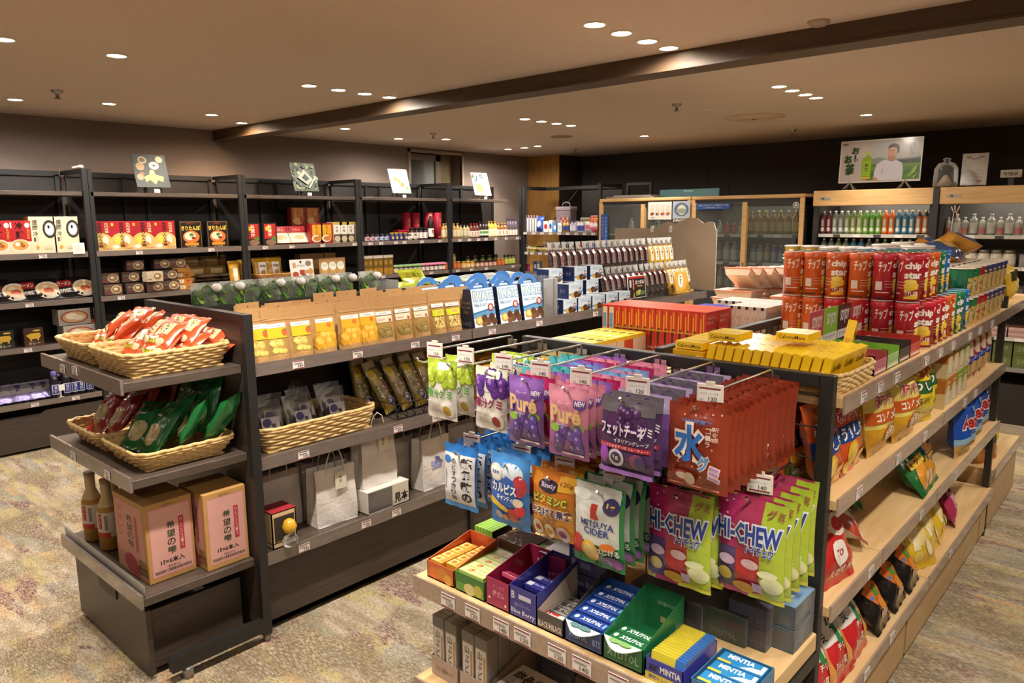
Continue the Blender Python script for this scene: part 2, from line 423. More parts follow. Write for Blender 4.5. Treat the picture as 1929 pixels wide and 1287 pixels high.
# left wall with a window recess
wx0,wx1,wz0=5.66,6.47,1.2
m=M('wall_paint'); m.box(XN,wx0,YF,YF+.3,0,CEIL); m.box(wx1,XF,YF,YF+.3,0,CEIL); m.box(wx0,wx1,YF,YF+.3,0,wz0)
m.box(wx0,wx1,YF,YF+.3,CEIL-.02,CEIL)
struct('wall_left', m.done('wall_left'))
slab('wall_far',XF,XF+.1,YN,YF+.3,0,CEIL,'wall_dark')
slab('wall_near',XN-.1,XN,YN,YF,0,CEIL,'wall_paint')
slab('wall_right',XN,XF,YN-.1,YN,0,CEIL,'wall_dark')
m=M('plastic'); fc='#b09e8c'
for a in ((wx0-.03,wx0,wz0,CEIL-.02),(wx1,wx1+.03,wz0,CEIL-.02)): m.box(a[0],a[1],YF-.015,YF+.02,a[2],a[3],fc)
m.box(wx0-.03,wx1+.03,YF-.015,YF+.02,CEIL-.05,CEIL-.02,fc)
for a,b_ in ((wx0+.02,wx0+.06),(wx0+.52,wx0+.6)): m.box(a,b_,YF+.14,YF+.18,wz0,CEIL-.02,'#a08f7c')
m.box(wx0,wx0+.6,YF+.14,YF+.18,CEIL-.12,CEIL-.05,'#a08f7c'); m.box(wx0+.6,wx1,YF+.16,YF+.2,wz0,CEIL-.02,'#8b7b5a')
struct('window_1', m.done('window_1'))
m=M('glass'); m.box(wx0+.06,wx0+.52,YF+.155,YF+.165,wz0,CEIL-.12); g=struct('window_2', m.done('window_glass'))
m=M('wall_dark'); m.box(wx0,wx1,YF+.24,YF+.26,wz0,CEIL-.02,'#30302a'); struct('window_3', m.done('window_blind'))
# boxed-in column in the far corner, timber face towards the room
m=M('wall_dark'); m.box(7.72,XF,6.08,YF,0,CEIL,mat='wall_dark'); m.box(7.705,7.72,6.08,YF,0,CEIL,mat='wood_column')
struct('column', m.done('column'))
# ceiling beam
m=M('beam_wood'); m.box(3.36,3.5,YN,YF,CEIL-.085,CEIL); m.box(3.35,3.51,YN,YF,CEIL-.088,CEIL-.078)
struct('beam', m.done('beam'))
# fine joints in the far wall's panelling
for i,y_ in enumerate((4.25,3.98,1.4)):
    m=M('black_panel'); m.box(XF-.006,XF,y_,y_+.008,1.2,CEIL); struct('trim_%d'%(i+1), m.done('trim'))

# ------------------------------------------------------------------ downlights
def downlight_shape():
    m=M('plastic'); n=20
    m.lathe([(.052,0),(.052,-.004),(.044,-.006),(.041,.0)],n,['#e6dccb']*3,cap=(False,False))
    tr=m.done('trim_ring')
    m=M('lamp_glow'); m.lathe([(.041,-.0035),(.0405,-.003)],n,cap=(True,False)); 
    return tr, m.done('lamp_face')
TR, LF = downlight_shape()
def lampdata(name, col, power, spread, aim=None):
    l=bpy.data.lights.new(name,'SPOT'); l.color=col; l.energy=power; l.spot_size=math.radians(spread); l.spot_blend=.55; l.shadow_soft_size=.035
    return l
WARM=(1.0,.89,.77); WHITE=(1.0,.95,.89); AMBER=(1.0,.70,.42)
LD={}
def downlight(x,y,label,group,tint='w',aim=(0,0),power=1.0,spread=96,unlit=False):
    o=link('ceiling_downlight',None); o.location=(x,y,CEIL); o['label']=label; o['category']='downlight'; o['group']=group
    link('trim_ring',TR,o); link('lamp_face',LF,o)
    k=(tint,power,spread)
    if k not in LD: LD[k]=lampdata('lamp_beam',{'w':WARM,'c':WHITE,'a':AMBER}[tint],LAMP_W*power,spread)
    b_=link('lamp_beam',LD[k],o); b_.location=(0,0,-.012); b_.rotation_euler=(aim[1],aim[0],0)
    # wide spill of the same lamp
    k=('spill',tint)
    if k not in LD:
        l=bpy.data.lights.new('lamp_spill','SPOT'); l.color={'w':WARM,'c':WHITE,'a':AMBER}[tint]; l.energy=LAMP_FILL; l.spot_size=math.radians(172); l.spot_blend=.3; l.shadow_soft_size=.04; LD[k]=l
    s_=link('lamp_spill',LD[k],o); s_.location=(0,0,-.012)
G4='downlights in rows of four'
fours=[((2.67,2.87,3.08,3.27),1.92,'in the row of four nearest the camera'),
       ((2.66,2.87,3.07,3.27),4.0,'in the row of four above the left island'),
       ((4.74,4.95,5.15,5.35),4.09,'in the row beyond the beam, left aisle'),
       ((4.69,4.90,5.12,5.31),1.97,'in the row near the drinks coolers')]
for xs,y_,w_ in fours:
    for i,x_ in enumerate(xs):
        tint='wccw'[i]
        downlight(x_,y_,f"round lit downlight, {ORD[i]} from the left {w_}",G4,tint,aim=((.25,-.25,.3,.1)[i],(.2,-.3,.15,-.2)[i]))
sing=[(1.55,3.945,'large lit downlight alone near the left top of the ceiling'),(1.62,5.81,'lit downlight nearest the left edge, by the left wall'),
 (2.11,5.57,'sparkling tilted downlight above the stacked instant noodle boxes'),(2.86,5.61,'round lit downlight above the black hotpot boxes'),(3.26,5.9,'lit downlight touching the left end of the beam'),
 (4.10,5.64,'lit downlight just beyond the beam by the left wall'),(4.98,5.97,'lit downlight above the third picture on the shelves'),(5.36,5.68,'lit downlight over the window recess'),
 (6.65,6.0,'first of three downlights before the timber column'),(6.64,5.74,'middle of three downlights before the timber column'),(6.60,5.51,'third of three downlights before the timber column, farthest right'),
 (6.56,4.1,'lit downlight alone above the sliding glass cooler'),(6.49,2.0,'lit downlight alone above the green tea poster')]
for i,(x_,y_,lb) in enumerate(sing):
    downlight(x_,y_,lb,'single downlights','wcwwawwcwcwww'[i],aim=(0,.45 if y_>5 else 0))
# lamps of the same ceiling behind and beside the camera, outside the picture
k=0
for x_ in (-1.0,.65,.87,1.08,1.28):
    for y_ in (-1.4,-.1,1.92,3.95,5.6):
        if x_>.7 and y_ in (-1.4,5.6) or (x_>1.2 and y_>3.9): continue
        k+=1; downlight(x_,y_,f'lit downlight of the ceiling near the entrance','downlights near the entrance','w',power=1.0)
for (x_,y_) in ((2.7,-.15),(3.1,-.15),(4.8,-.15),(5.3,-.15),(6.5,-.15),(2.87,-1.7),(5,-1.7)):
    downlight(x_,y_,'lit downlight above the right hand aisle','downlights above the right hand aisle','w')
# sprinklers, speakers, air outlet, panels
def sprinkler():
    m=M('steel'); m.lathe([(.035,0),(.032,-.012),(.012,-.02),(.010,-.045),(.022,-.048),(.022,-.052)],12,cap=(False,True)); return m.done('sprinkler')
SP=sprinkler()
for x_,y_,lb in ((1.69,5.24,'dark sprinkler head near the left edge of the ceiling'),(4.91,5.38,'dark sprinkler head above the third shelving bay'),(7.2,5.45,'sprinkler head before the far dark wall near the timber column'),
                 (7.1,2.83,'sprinkler head above the green tea poster'),(4.90,2.8,'sprinkler head in the middle of the ceiling beyond the beam')):
    place('sprinkler_head',SP,(x_,y_,CEIL),lb,'sprinkler',group='ceiling sprinklers')
m=M('plastic'); m.lathe([(.235,0),(.235,-.008),(.2,-.016),(.19,-.012),(.16,-.014),(.155,-.022),(.09,-.024),(.085,-.02),(.05,-.02)],32,['#cdb699']*8,cap=(False,True)); m.box(-.03,.03,-.006,.006,-.026,-.02,'#6b5a45')
place('air_outlet',m.done('air_outlet'),(5.97,2.7,CEIL),'large round cream ceiling air outlet beyond the beam','air outlet')
m=M('plastic'); m.lathe([(.11,0),(.11,-.006),(.095,-.01),(.09,-.004)],24,['#a08e78','#a08e78','#8a7965'],cap=(False,True))
place('ceiling_speaker',m.done('ceiling_speaker'),(6.0,4.7,CEIL),'round flat ceiling speaker above the left aisle near the far wall','speaker')
m=M('plastic'); m.lathe([(.05,0),(.05,-.004),(.04,-.006)],20,['#d9c9b2']*2,cap=(False,True))
place('unlit_downlight',m.done('unlit_downlight'),(5.27,2.77,CEIL),'unlit round ceiling fitting beside the large air outlet','downlight')
m=M('plastic'); m.lathe([(.045,0),(.045,-.003),(.03,-.02)],16,['#a89888']*2,cap=(False,True))
place('smoke_detector',m.done('smoke_detector'),(3.27,1.22,CEIL),'small flat ceiling fitting beside the beam near the top edge','detector')

# ================================================================== shelving
def tag_mesh(w=.05,h=.032,txt='158',big=False):
    m=M('gloss_card'); F=faces_of(w,.002,h); m.box(-w/2,w/2,0,.002,0,h,'#e9e4df')
    m.draw(F['front'],[('r',.03,.0,.97,.10,'#8d4353'),('r',.03,.9,.97,1,'#8d4353'),('r',.1,.62,.8,.72,'#8c8583'),('t',txt,.42,.2,.9,.52,'#55504e',.01)])
    return m.done('price_tag')
TAGS=[tag_mesh(txt=t) for t in ('540','680','1,080','432')]
TAGL=[tag_mesh(.058,.042,t) for t in ('120','120','140')]
def addtags(parent, pts, rz, meshes=None):
    for i,p in enumerate(pts):
        t=link('price_tag',(meshes or TAGS)[i%len(meshes or TAGS)],parent); t.location=p; t.rotation_euler=(0,0,rz)
PF=6.07   # front plane of the left wall units
tiers=[(1.862,'top'),(1.42,''),(1.08,''),(.76,''),(.36,'')]
unit_names=['far left','second','third','fourth','fifth']
TX={1.42:[(80,),(262,398),(500,550,608,668),(698,718,746,762,795,829),(866,884,901,915,934,953,974)],
    1.08:[(50,),(225,),(624,),(722,778,812),(862,888,916,966)],
    .76:[(52,),(),(),(),()], .36:[(65,143),(),(),(),()]}
for b_ in range(5):
    x0=.86+1.222*b_; x1=x0+1.222
    o=link('wall_shelving',None); o.location=(x0,PF,0); o['category']='shelving'; o['group']='black shelving units along the left wall'
    o['label']=['black shelving unit at the left picture edge, holding cream noodle boxes','black shelving unit below the picture of sliced vegetables, holding hotpot boxes',
      'black shelving unit below the dark leaf picture, third from the left','black shelving unit with tall red gift cartons, fourth from the left','black shelving unit of sauce bottles, last before the corner'][b_]
    w=x1-x0
    for dx in ((0,) if b_<4 else (0,w)):
        m=M('black_metal'); m.box(dx-.018,dx+.018,0,.03,.02,2.03); m.cyl(dx,.015,0,.02,.012)
        if b_: m.box(dx+.022,dx+.05,.0,.03,.02,2.03)
        link('post',m.done('post'),o)
    m=M('black_metal'); m.box(0.03,w-.03,.44,.46,1.99,2.03); m.box(-.015,.015,.03,.46,2.0,2.03)
    link('top_rail',m.done('top_rail'),o)
    m=M('black_panel'); m.box(.02,w-.02,.46,.48,.05,2.02)
    for q in (.35,.5,.95): m.box(w*q,w*q+.03,.44,.462,.05,2.0,mat='black_metal')
    link('back_panel',m.done('back_panel'),o)
    for z,kind in tiers:
        m=M('dark_shelf'); d0=.0 if kind=='' else .0
        wd = w-.03 if not (b_==4 and kind=='top') else w-.25
        m.box(.03,wd,d0,.43,z-.03,z,bev=.002)
        if kind=='': m.box(.03,wd,-.006,0,z-.034,z+.006,mat='price_rail')
        sh=link('shelf',m.done('shelf'),o)
        if z in TX:
            addtags(sh,[(at(px,480 if z>1.3 else 530 if z>1 else 660 if z>.5 else 760,y=PF).x-x0,-.009,z-.033) for px in TX[z][b_]],0)
    m=M('dark_laminate'); zt=.29
    xs=np.linspace(.03,w-.03,25); lo=[]
    for x_ in xs:
        t=abs(x_-w*.5)/w; lo.append(zt-(.03 if t<.13 else .03*max(0,1-(t-.13)/.03)))
    for a in range(24):
        m.quad((xs[a],.0,.02),(xs[a+1],.0,.02),(xs[a+1],.0,lo[a+1]),(xs[a],.0,lo[a]))
        m.quad((xs[a],.0,lo[a]),(xs[a+1],.0,lo[a+1]),(xs[a+1],.018,lo[a+1]),(xs[a],.018,lo[a]))
    m.quad((xs[0],.018,.02),(xs[0],.018,zt-.02),(xs[-1],.018,zt-.02),(xs[-1],.018,.02))
    link('drawer_front',m.done('drawer_front'),o)
# unit of toiletries, across the far end, facing the room
o=link('end_shelving',None); o.location=(6.95,6.03,0); o['category']='shelving'; o['label']='black shelving unit of toiletries beside the glass cooler'
for dy in (0,-1.12):
    m=M('black_metal'); m.box(0,.03,dy-.02,dy+.02,.0,2.02); link('post',m.done('post'),o)
m=M('black_metal'); m.box(.42,.45,-1.12,0,1.98,2.02); m.box(.03,.42,-.015,.015,1.98,2.02); m.box(.03,.42,-1.135,-1.105,1.98,2.02); link('top_rail',m.done('top_rail'),o)
m=M('black_panel'); m.box(.45,.47,-1.12,-.55,.05,1.98); link('back_panel',m.done('back_panel'),o)
m=M('black_metal'); m.box(.44,.445,-.52,-.03,1.0,1.03); m.tube([(.44,-.5,1.98),(.44,-.05,1.55)],.006); link('brace',m.done('brace'),o)
for z,txs in ((1.475,range(990,1130,16)),(1.235,(992,1003,1018,1030,1045)),(1.0,()),(.72,()),(.4,())):
    m=M('black_metal'); m.box(.0,.42,-1.10,-.03,z-.025,z); m.box(-.005,0,-1.10,-.03,z-.03,z+.004,mat='price_rail')
    sh=link('shelf',m.done('shelf'),o)
    addtags(sh,[(-.008,at(px,443 if z>1.4 else 480,x=6.95).y-6.03,z-.03) for px in txs],-PI/2,[TAGS[0]])

# ------------------------------------------------------------------ left island (dark)
LX0,LX1,LY0,LY1=1.36,4.98,2.56,3.38
o=link('dark_island_shelving',None); o.location=(LX0,LY0,0); o['category']='shelving'; o['label']='long dark wood island shelving on the left with basket shelves on its near end'
Llen=LX1-LX0; Lw=LY1-LY0
m=M('dark_laminate'); m.box(.005,.03,.02,Lw-.02,.06,1.29); link('end_panel',m.done('end_panel'),o)
for dy in (-.02,Lw-.01):
    m=M('black_metal'); m.box(0,.035,dy,dy+.03,.03,1.305); m.cyl(.018,dy+.015,0,.03,.014,mat='steel'); link('post',m.done('post'),o)
m=M('black_metal'); m.box(0,.035,.0101,Lw-.0101,1.275,1.305); m.box(.0355,Llen,.385,.415,1.255,1.30); link('top_rail',m.done('top_rail'),o)
m=M('black_metal'); m.box(-.36,.0,-.02,.01,.045,.10); m.cyl(-.3,-.005,0,.046,.02,mat='steel'); link('foot_bar',m.done('foot_bar'),o)
m=M('black_metal'); m.box(-.36,.0,Lw-.01,Lw+.02,.045,.10); link('foot_bar',m.done('foot_bar'),o)
m=M('black_panel'); m.box(.035,Llen,.39,.41,.05,1.26); link('back_panel',m.done('back_panel'),o)
for z,xs,tg in ((1.105,(.04,1.20,2.42,Llen),(560,672,780,856,925,1014,1120)),(.735,(.04,Llen),(570,748,820)),(.345,(.04,1.45,Llen),(571,688,745))):
    for a,b_ in zip(xs[:-1],xs[1:]):
        m=M('dark_shelf'); m.box(a,b_-.006,0,.385,z-.03,z,bev=.002); m.box(a,b_-.006,-.006,0,z-.04,z+.01,mat='price_rail')
        sh=link('shelf',m.done('shelf'),o)
        def lineY(px,z_): 
            # pixel column on the shelf's front edge
            lo,hi=0.,1300.
            for _ in range(40):
                mid=(lo+hi)/2
                if at(px,mid,y=LY0).z>z_ : lo=mid
                else: hi=mid
            return at(px,lo,y=LY0).x-LX0
        addtags(sh,[(lineY(px,z-.02),-.009,z-.036) for px in tg if a<lineY(px,z-.02)<b_],0)
for z in (1.25,.9,.5):
    m=M('dark_shelf'); m.box(.04,Llen,.42,Lw,z-.03,z); link('shelf',m.done('shelf'),o)
for a,b_ in ((.04,1.2),(1.23,2.42),(2.45,Llen)):
    m=M('dark_laminate'); m.box(a,b_,.05,.07,.02,.30); m.box(a,b_,.05,.38,.02,.04); link('base_panel',m.done('base_panel'),o)
for x_ in (1.215,2.435):
    m=M('black_metal'); m.box(x_-.012,x_+.012,.035,.06,.0,.31); link('divider',m.done('divider'),o)
# near end: three shelves and a pull-out base
for z in (1.115,.775,.345):
    m=M('dark_shelf'); m.box(-.42,0.0,.02,Lw+.0,z-.032,z,bev=.002); m.box(-.43,-.42,.02,Lw,z-.04,z+.012,mat='price_rail')
    if z<.4: m.box(-.415,-.412,.02,Lw,z,z+.045,mat='acrylic')
    sh=link('end_shelf',m.done('end_shelf'),o)
    if z>1: addtags(sh,[(-.434,at(118,684,x=.93).y-LY0,z-.035),(-.434,at(142,700,x=.93).y-LY0,z-.025)],-PI/2)
    elif z>.5: addtags(sh,[(-.434,at(138,850,x=.93).y-LY0,z-.035),(-.434,at(202,885,x=.93).y-LY0,z-.035)],-PI/2)
m=M('dark_laminate'); m.box(-.40,-.38,.07,Lw-.05,.015,.27,bev=.003)
m.box(-.38,-.03,.09,.11,.03,.255); m.box(-.38,-.03,Lw-.09,Lw-.07,.03,.255); m.box(-.38,-.03,.11,Lw-.09,.03,.045)
dm=m.done('pull_out_drawer'); link('pull_out_drawer',dm,o)
m=M('black_panel'); m.box(-.405,-.40,.33,.5,.225,.272); link('drawer_grip',m.done('drawer_grip'),o)

# ------------------------------------------------------------------ right island (pale wood, black frame)
RX0,RX1=1.90,4.38
o=link('pale_island_shelving',None); o.location=(RX0,.62,0); o['category']='shelving'; o['label']='pale wood island shelving with black mesh frame and hooks, in the foreground'
RW=1.04; RL=RX1-RX0
for dy in (0,RW-.035):
    m=M('black_metal'); m.box(0,.03,dy,dy+.035,.0,1.25,bev=.002)
    for k in range(20): m.box(.03,.0305,dy+.012,dy+.02,.1+k*.055,.125+k*.055,'#111111','plastic')
    link('post',m.done('post'),o)
m=M('black_metal'); m.box(0,.03,.036,RW-.036,1.215,1.25,bev=.002); m.box(.03,RL,.505,.535,1.235,1.262,bev=.002); link('top_rail',m.done('top_rail'),o)
m=M('black_metal')
for k in range(1,14): 
    y_=.035+k*.072
    if y_<RW-.03: m.tube([(.018,y_,.5),(.018,y_,1.215)],.0022,4)
for k in range(9): m.tube([(.014,.035,.52+k*.084),(.014,RW-.035,.52+k*.084)],.0022,4)
link('end_mesh',m.done('end_mesh'),o)
m=M('black_metal')
for k in range(1,46): m.tube([(k*.054,.52,.5),(k*.054,.52,1.235)],.002,4)
for k in range(12): m.tube([(.03,.516,.55+k*.058),(RL,.516,.55+k*.058)],.002,4)
link('spine_mesh',m.done('spine_mesh'),o)
def shelf_part(x0,x1,y0,y1,z,tags_px,ev,front=-1,par=None,py=None):
    m=M('oak'); m.box(x0-RX0,x1-RX0,y0-.62,y1-.62,z-.028,z,bev=.002)
    yy=(y0-.62) if front<0 else (y1-.62)
    m.box(x0-RX0,x1-RX0-.004,yy-.006 if front<0 else yy,yy if front<0 else yy+.006,z-.042,z+.006,mat='price_rail_light')
    sh=link('shelf',m.done('shelf'),par or o)
    ts=[]
    for px in tags_px:
        lo,hi=0.,1400.
        for _ in range(40):
            mid=(lo+hi)/2
            if at(px,mid,y=y0-.006).z>z-.02: lo=mid
            else: hi=mid
        X=at(px,lo,y=y0-.006).x
        if x0<X<x1: ts.append((X-RX0,yy-.009,z-.038))
    addtags(sh,ts,0,[TAGS[1],TAGS[3]]); return sh
T1=(1592,1626,1658,1690,1745,1772,1796,1828,1847,1870); T2=(1618,1692,1742,1818,1838); T3=(1560,1640,1735,1800); T4=(1632,1680,1790)
for a,b_ in ((1.935,3.07),(3.075,3.73),(3.735,4.36)): shelf_part(a,b_,.605,1.10,1.19,T1,0)
for a,b_ in ((1.935,3.07),(3.075,3.73),(3.735,4.36)): shelf_part(a,b_,.605,1.10,.915,T2,0)
for a,b_ in ((1.935,2.39),(2.395,3.07),(3.075,3.73),(3.735,4.36)): shelf_part(a,b_,.605,1.10,.615,T3,0)
for a,b_ in ((1.935,3.07),(3.075,4.36)): shelf_part(a,b_,.605,1.10,.262,T4,0)
shelf_part(1.935,3.1,1.165,1.68,1.15,(),0,1); shelf_part(3.105,4.36,1.165,1.68,1.15,(),0,1)
for z in (.8,.5): shelf_part(1.935,4.36,1.165,1.68,z,(),0,1)
for a,b_ in ((1.94,2.85),(2.875,4.17),(4.2,4.37)):
    for dy in (0,RW-.02): m=M('oak_side'); m.box(a-RX0,b_-RX0,dy,dy+.02,.03,.21); link('base_panel',m.done('base_panel'),o)
m=M('black_panel'); m.box(.05,RL,.05,RW-.05,0,.2); link('plinth',m.done('plinth'),o)
m=M('oak_side'); m.box(.03,.05,.03,RW-.03,.03,.5); link('end_panel',m.done('end_panel'),o)
for x_ in (RL-.02,):
    m=M('black_metal')
    for dy in (0,RW-.03): m.box(x_-.015,x_+.015,dy,dy+.03,0,1.25)
    m.box(x_-.015,x_+.015,.03,RW-.03,1.22,1.25); link('post',m.done('post'),o)
# end shelves towards the camera
for z,x0 in ((.555,1.41),(.215,1.40)):
    m=M('oak'); m.box(x0-RX0,-.005,.0,RW+.02,z-.05,z,bev=.003); m.box(x0-RX0-.006,x0-RX0,0,RW+.02,z-.056,z+.002,mat='price_rail_light')
    sh=link('end_shelf',m.done('end_shelf'),o)
    if z>.5: addtags(sh,[(x0-RX0-.009,at(px,py,x=1.405).y-.62,z-.05) for px,py in ((845,1125),(891,1150),(945,1174),(985,1195),(1050,1222),(1097,1235),(1166,1265),(1222,1283),(1300,1310))],-PI/2,TAGL)
m=M('oak_side'); m.box(-.46,-.44,.02,RW,.02,.165); link('base_panel',m.done('base_panel'),o)
for z in (.46,.0): m=M('black_metal'); m.box(-.42,-.0,.0,.03,z,z+.035); link('bracket',m.done('bracket'),o)

# lower raised unit beyond it
o=link('low_island_shelving',None); o.location=(4.40,.62,0); o['category']='shelving'; o['label']='farther pale island section with raised bottom shelf and bare wire mesh back'
m=M('oak'); m.box(0,.8,-.01,.5,.31,.345,bev=.002); m.box(0,.8,-.018,-.01,.30,.35,mat='price_rail_light'); link('shelf',m.done('shelf'),o)
m=M('oak_side'); m.box(.0,.8,0,.02,.03,.31); m.box(.0,.02,.02,.9,.03,.31); m.box(.78,.8,.02,.9,.03,.31); link('base_panel',m.done('base_panel'),o)
m=M('oak'); m.box(0,.8,-.01,.5,1.16,1.19); m.box(0,.8,-.018,-.01,1.148,1.196,mat='price_rail_light'); m.box(0,.8,.54,1.06,1.12,1.15); link('shelf',m.done('shelf'),o)
m=M('black_metal')
for k in range(16): m.tube([(k*.053,.52,.35),(k*.053,.52,1.2)],.0025,4)
for k in range(15): m.tube([(0,.516,.37+k*.058),(.8,.516,.37+k*.058)],.0025,4)
m.box(-.01,.02,.505,.535,0,1.25); m.box(.78,.81,.505,.535,0,1.25); link('mesh_back',m.done('mesh_back'),o)
# ================================================================== packaging shapes
def sm01(t): t=max(0.,min(1.,t)); return t*t*(3-2*t)
def bag(w,h,t,art=(),col='#ffffff',back=None,mat='film',kind='pillow',seal=.05,org='bottom',wr=.08,nu=12,nv=16,seed=0,colfn=None,front_mat=None,sag=0.,sealcol=None):
    """flexible pack. pillow: sealed top and bottom; stand: gusset at the foot, flat at the top"""
    m=M(mat); rs=random.Random(seed); ph=[rs.uniform(0,6.28) for _ in range(6)]
    z0 = 0 if org=='bottom' else -h
    def env(b):
        if kind=='stand': return (1-sm01(b/ (1-seal)))**.8*.9+.1*max(0,1-b)
        e=min((b-seal)/.22,(1-seal-b)/.22,1.0) if seal<b<1-seal else 0
        return sm01(e)**.6 if e>0 else 0
    def mk(sg):
        def fn(a,b,off):
            E=env(b); A=max(0,4*a*(1-a))**.5
            B=A*E
            wig=wr*B*(math.sin(9*a+ph[0]+5*b)+math.sin(14*b+ph[1]-6*a)*.8+.6*math.sin(23*a+ph[2]+11*b))
            x=(a-.5)*w*(1-.05*E*math.sin(PI*b) if kind!='stand' else 1-.02*E)
            edge=(1-A)*.0
            y=-sg*(t/2*(B+wig*.5))-sg*off
            if kind!='stand' and not seal<b<1-seal: y+=.002*math.sin(a*18+ph[3])
            y-=sag*t*math.sin(PI*b)
            return Vector((x, y, z0+b*h))
        return Surf((0,0,0),(w,0,0),(0,0,h),(0,-1,0),fn)
    F=mk(1); B_=mk(-1)
    m.grid(F,nu,nv,colfn if colfn else col, mat=front_mat)
    m.grid(B_,nu,nv,back or col,flip=True)
    if kind=='stand':
        ids=[m.v(F.P(i/nu,0,0)) for i in range(nu+1)]+[m.v(B_.P(i/nu,0,0)) for i in range(nu,-1,-1)]
        m.f(ids[::-1],col)
    m.draw(F,list(art),.0003,.0012,res=5)
    if sealcol:
        pass
    m.F_=F; m.B_=B_
    return m
def carton(w,d,h,col='#ffffff',art=(),left=(),right=(),top=(),mat='gloss_card',cols=None,bev=0.0012):
    m=M(mat)
    m.bbox(-w/2,w/2,0,d,0,h,bev,col) if not cols else m.box(-w/2,w/2,0,d,0,h,col,cols=cols)
    F=faces_of(w,d,h)
    for k,a in (('front',art),('left',left),('right',right),('top',top)):
        if a: m.draw(F[k],list(a),.0002,.0003)
    m.faces=F; return m
def bottle_parts(r,h,body,cap,label=None,lz=(.2,.6),neck=.35,shoulder=.68,mat='gloss_card',labcol='#eeeeee',n=14,liq=None,art=None,glass=False,capr=None,caph=.08):
    nr=r*neck; capr=capr or nr*1.15
    m=M(mat)
    pr=[(r*.9,0),(r,.02*h),(r,shoulder*h),(r*.9,(shoulder+.06)*h),(nr*1.15,min(shoulder+.17,.93)*h),(nr,min(shoulder+.19,.94)*h),(nr,h*max(1-caph,.945))]
    cs=[body]*6
    if liq: cs=[liq,liq,liq,body,body,body]
    m.lathe(pr,n,cs)
    bd=m.done('bottle_body'); parts={'bottle_body':bd}
    if label:
        m=M('card'); R=r+.0008
        m.lathe([(R,lz[0]*h),(R,lz[1]*h)],n,[label],cap=(False,False))
        if art:
            S=Surf((0,0,0),(r*1.6,0,0),(0,0,h*(lz[1]-lz[0])),(0,-1,0),lambda a,b,off:Vector((math.sin((a-.5)*1.9)*(R+off),-math.cos((a-.5)*1.9)*(R+off),h*(lz[0]+(lz[1]-lz[0])*b))))
            m.draw(S,art,.0002,.0003,res=3)
        parts['label_wrap']=m.done('label_wrap')
    m=M('plastic'); m.lathe([(capr,h*(1-caph)),(capr,h*.995),(capr*.85,h)],n,[cap,cap]); parts['cap']=m.done('cap')
    return parts
def jar_parts(r,h,body,lid,label,art=None,n=12):
    m=M('gloss_card'); m.lathe([(r*.93,0),(r,.06*h),(r,.72*h),(r*.85,.8*h)],n,[body]*3)
    R=r+.0006
    m.lathe([(R,.15*h),(R,.62*h)],n,[label],cap=(False,False),mats=['card'])
    if art:
        S=Surf((0,0,0),(r*1.6,0,0),(0,0,h*.47),(0,-1,0),lambda a,b,off:Vector((math.sin((a-.5)*1.8)*(R+off),-math.cos((a-.5)*1.8)*(R+off),h*(.15+.47*b))))
        m.draw(S,art,.0002,.0003,res=2)
    p={'jar_body':m.done('jar_body')}
    m=M('metalprint'); m.lathe([(r*.92,.8*h),(r*.92,.98*h),(r*.85,h)],n,[lid]*2); p['lid']=m.done('lid'); return p
def xs_of(pxs,y,z,dx=0):
    out=[]
    for px in pxs:
        lo,hi=0.,1400.
        for _ in range(36):
            mid=(lo+hi)/2
            if at(px,mid,y=y).z>z: lo=mid
            else: hi=mid
        out.append((at(px,lo,y=y).x+dx,y,z))
    return out
def ys_of(pxs,x,z):
    out=[]
    for px in pxs:
        lo,hi=0.,1400.
        for _ in range(36):
            mid=(lo+hi)/2
            if at(px,mid,x=x).z>z: lo=mid
            else: hi=mid
        out.append((x,at(px,lo,x=x).y,z))
    return out
def mids(pxs): return [(a+b_)/2 for a,b_ in zip(pxs[:-1],pxs[1:])]

# ================================================================== left wall goods
Y=6.115
bowl=[('e',.5,.25,.42,.2,'#e9dcc4'),('e',.5,.27,.34,.15,'#d8a35a'),('e',.38,.3,.1,.06,'#f1e6d2'),('e',.6,.25,.1,.05,'#b5552f'),('e',.55,.33,.06,.03,'#5d7a33')]
m=carton(.145,.055,.235,'#b3262b',[('r',0,0,1,.38,'#e7d4b4')]+bowl+[('v','冷麺',.34,.45,.66,.98,'#1d1a18',.03),('e',.85,.86,.11,.08,'#f2ead6'),('r',.06,.78,.2,.95,'#f0e6dc'),('v','もりおか',.82,.45,.93,.76,'#e7c44c')])
row('cold_noodle_box',m.done('cold_noodle_box'),xs_of((2,41),Y,1.42),'red cold noodle box with bowl picture','at the left picture edge','noodle box',group='red cold noodle boxes',jit=.05)
m=carton(.165,.16,.262,'#ead9b6',[('v','盛岡冷麺',.12,.3,.32,.93,'#2d2723',.02),('e',.77,.66,.27,.25,'#2f2b29'),('e',.77,.66,.2,.19,'#8d8a86'),('e',.77,.66,.17,.165,'#ece9e4'),('e',.74,.72,.05,.05,'#20201f'),('e',.68,.6,.08,.05,'#ffffff'),('p',[(.25,.1),(.33,.17),(.25,.24),(.17,.17)],'#d9a03f'),('r',.5,.12,.84,.2,'#d8c8a8')],left=[('r',.0,.0,1,1,'#b98a4e'),('r',.2,.2,.8,.8,'#a87a42')])
row('cream_noodle_box',m.done('cream_noodle_box'),xs_of((85,129),Y,1.42),'cream noodle box with black bowl ring','beside the first post','noodle box',group='cream noodle boxes')
m=carton(.08,.003,.08,'#f2f0ea',[('r',.15,.2,.85,.8,'#dcd8d0')]); place('shelf_card',m.done('shelf_card'),(1.99,6.055,1.41),'small white card hung on the shelf edge beside the cream noodle boxes','card')
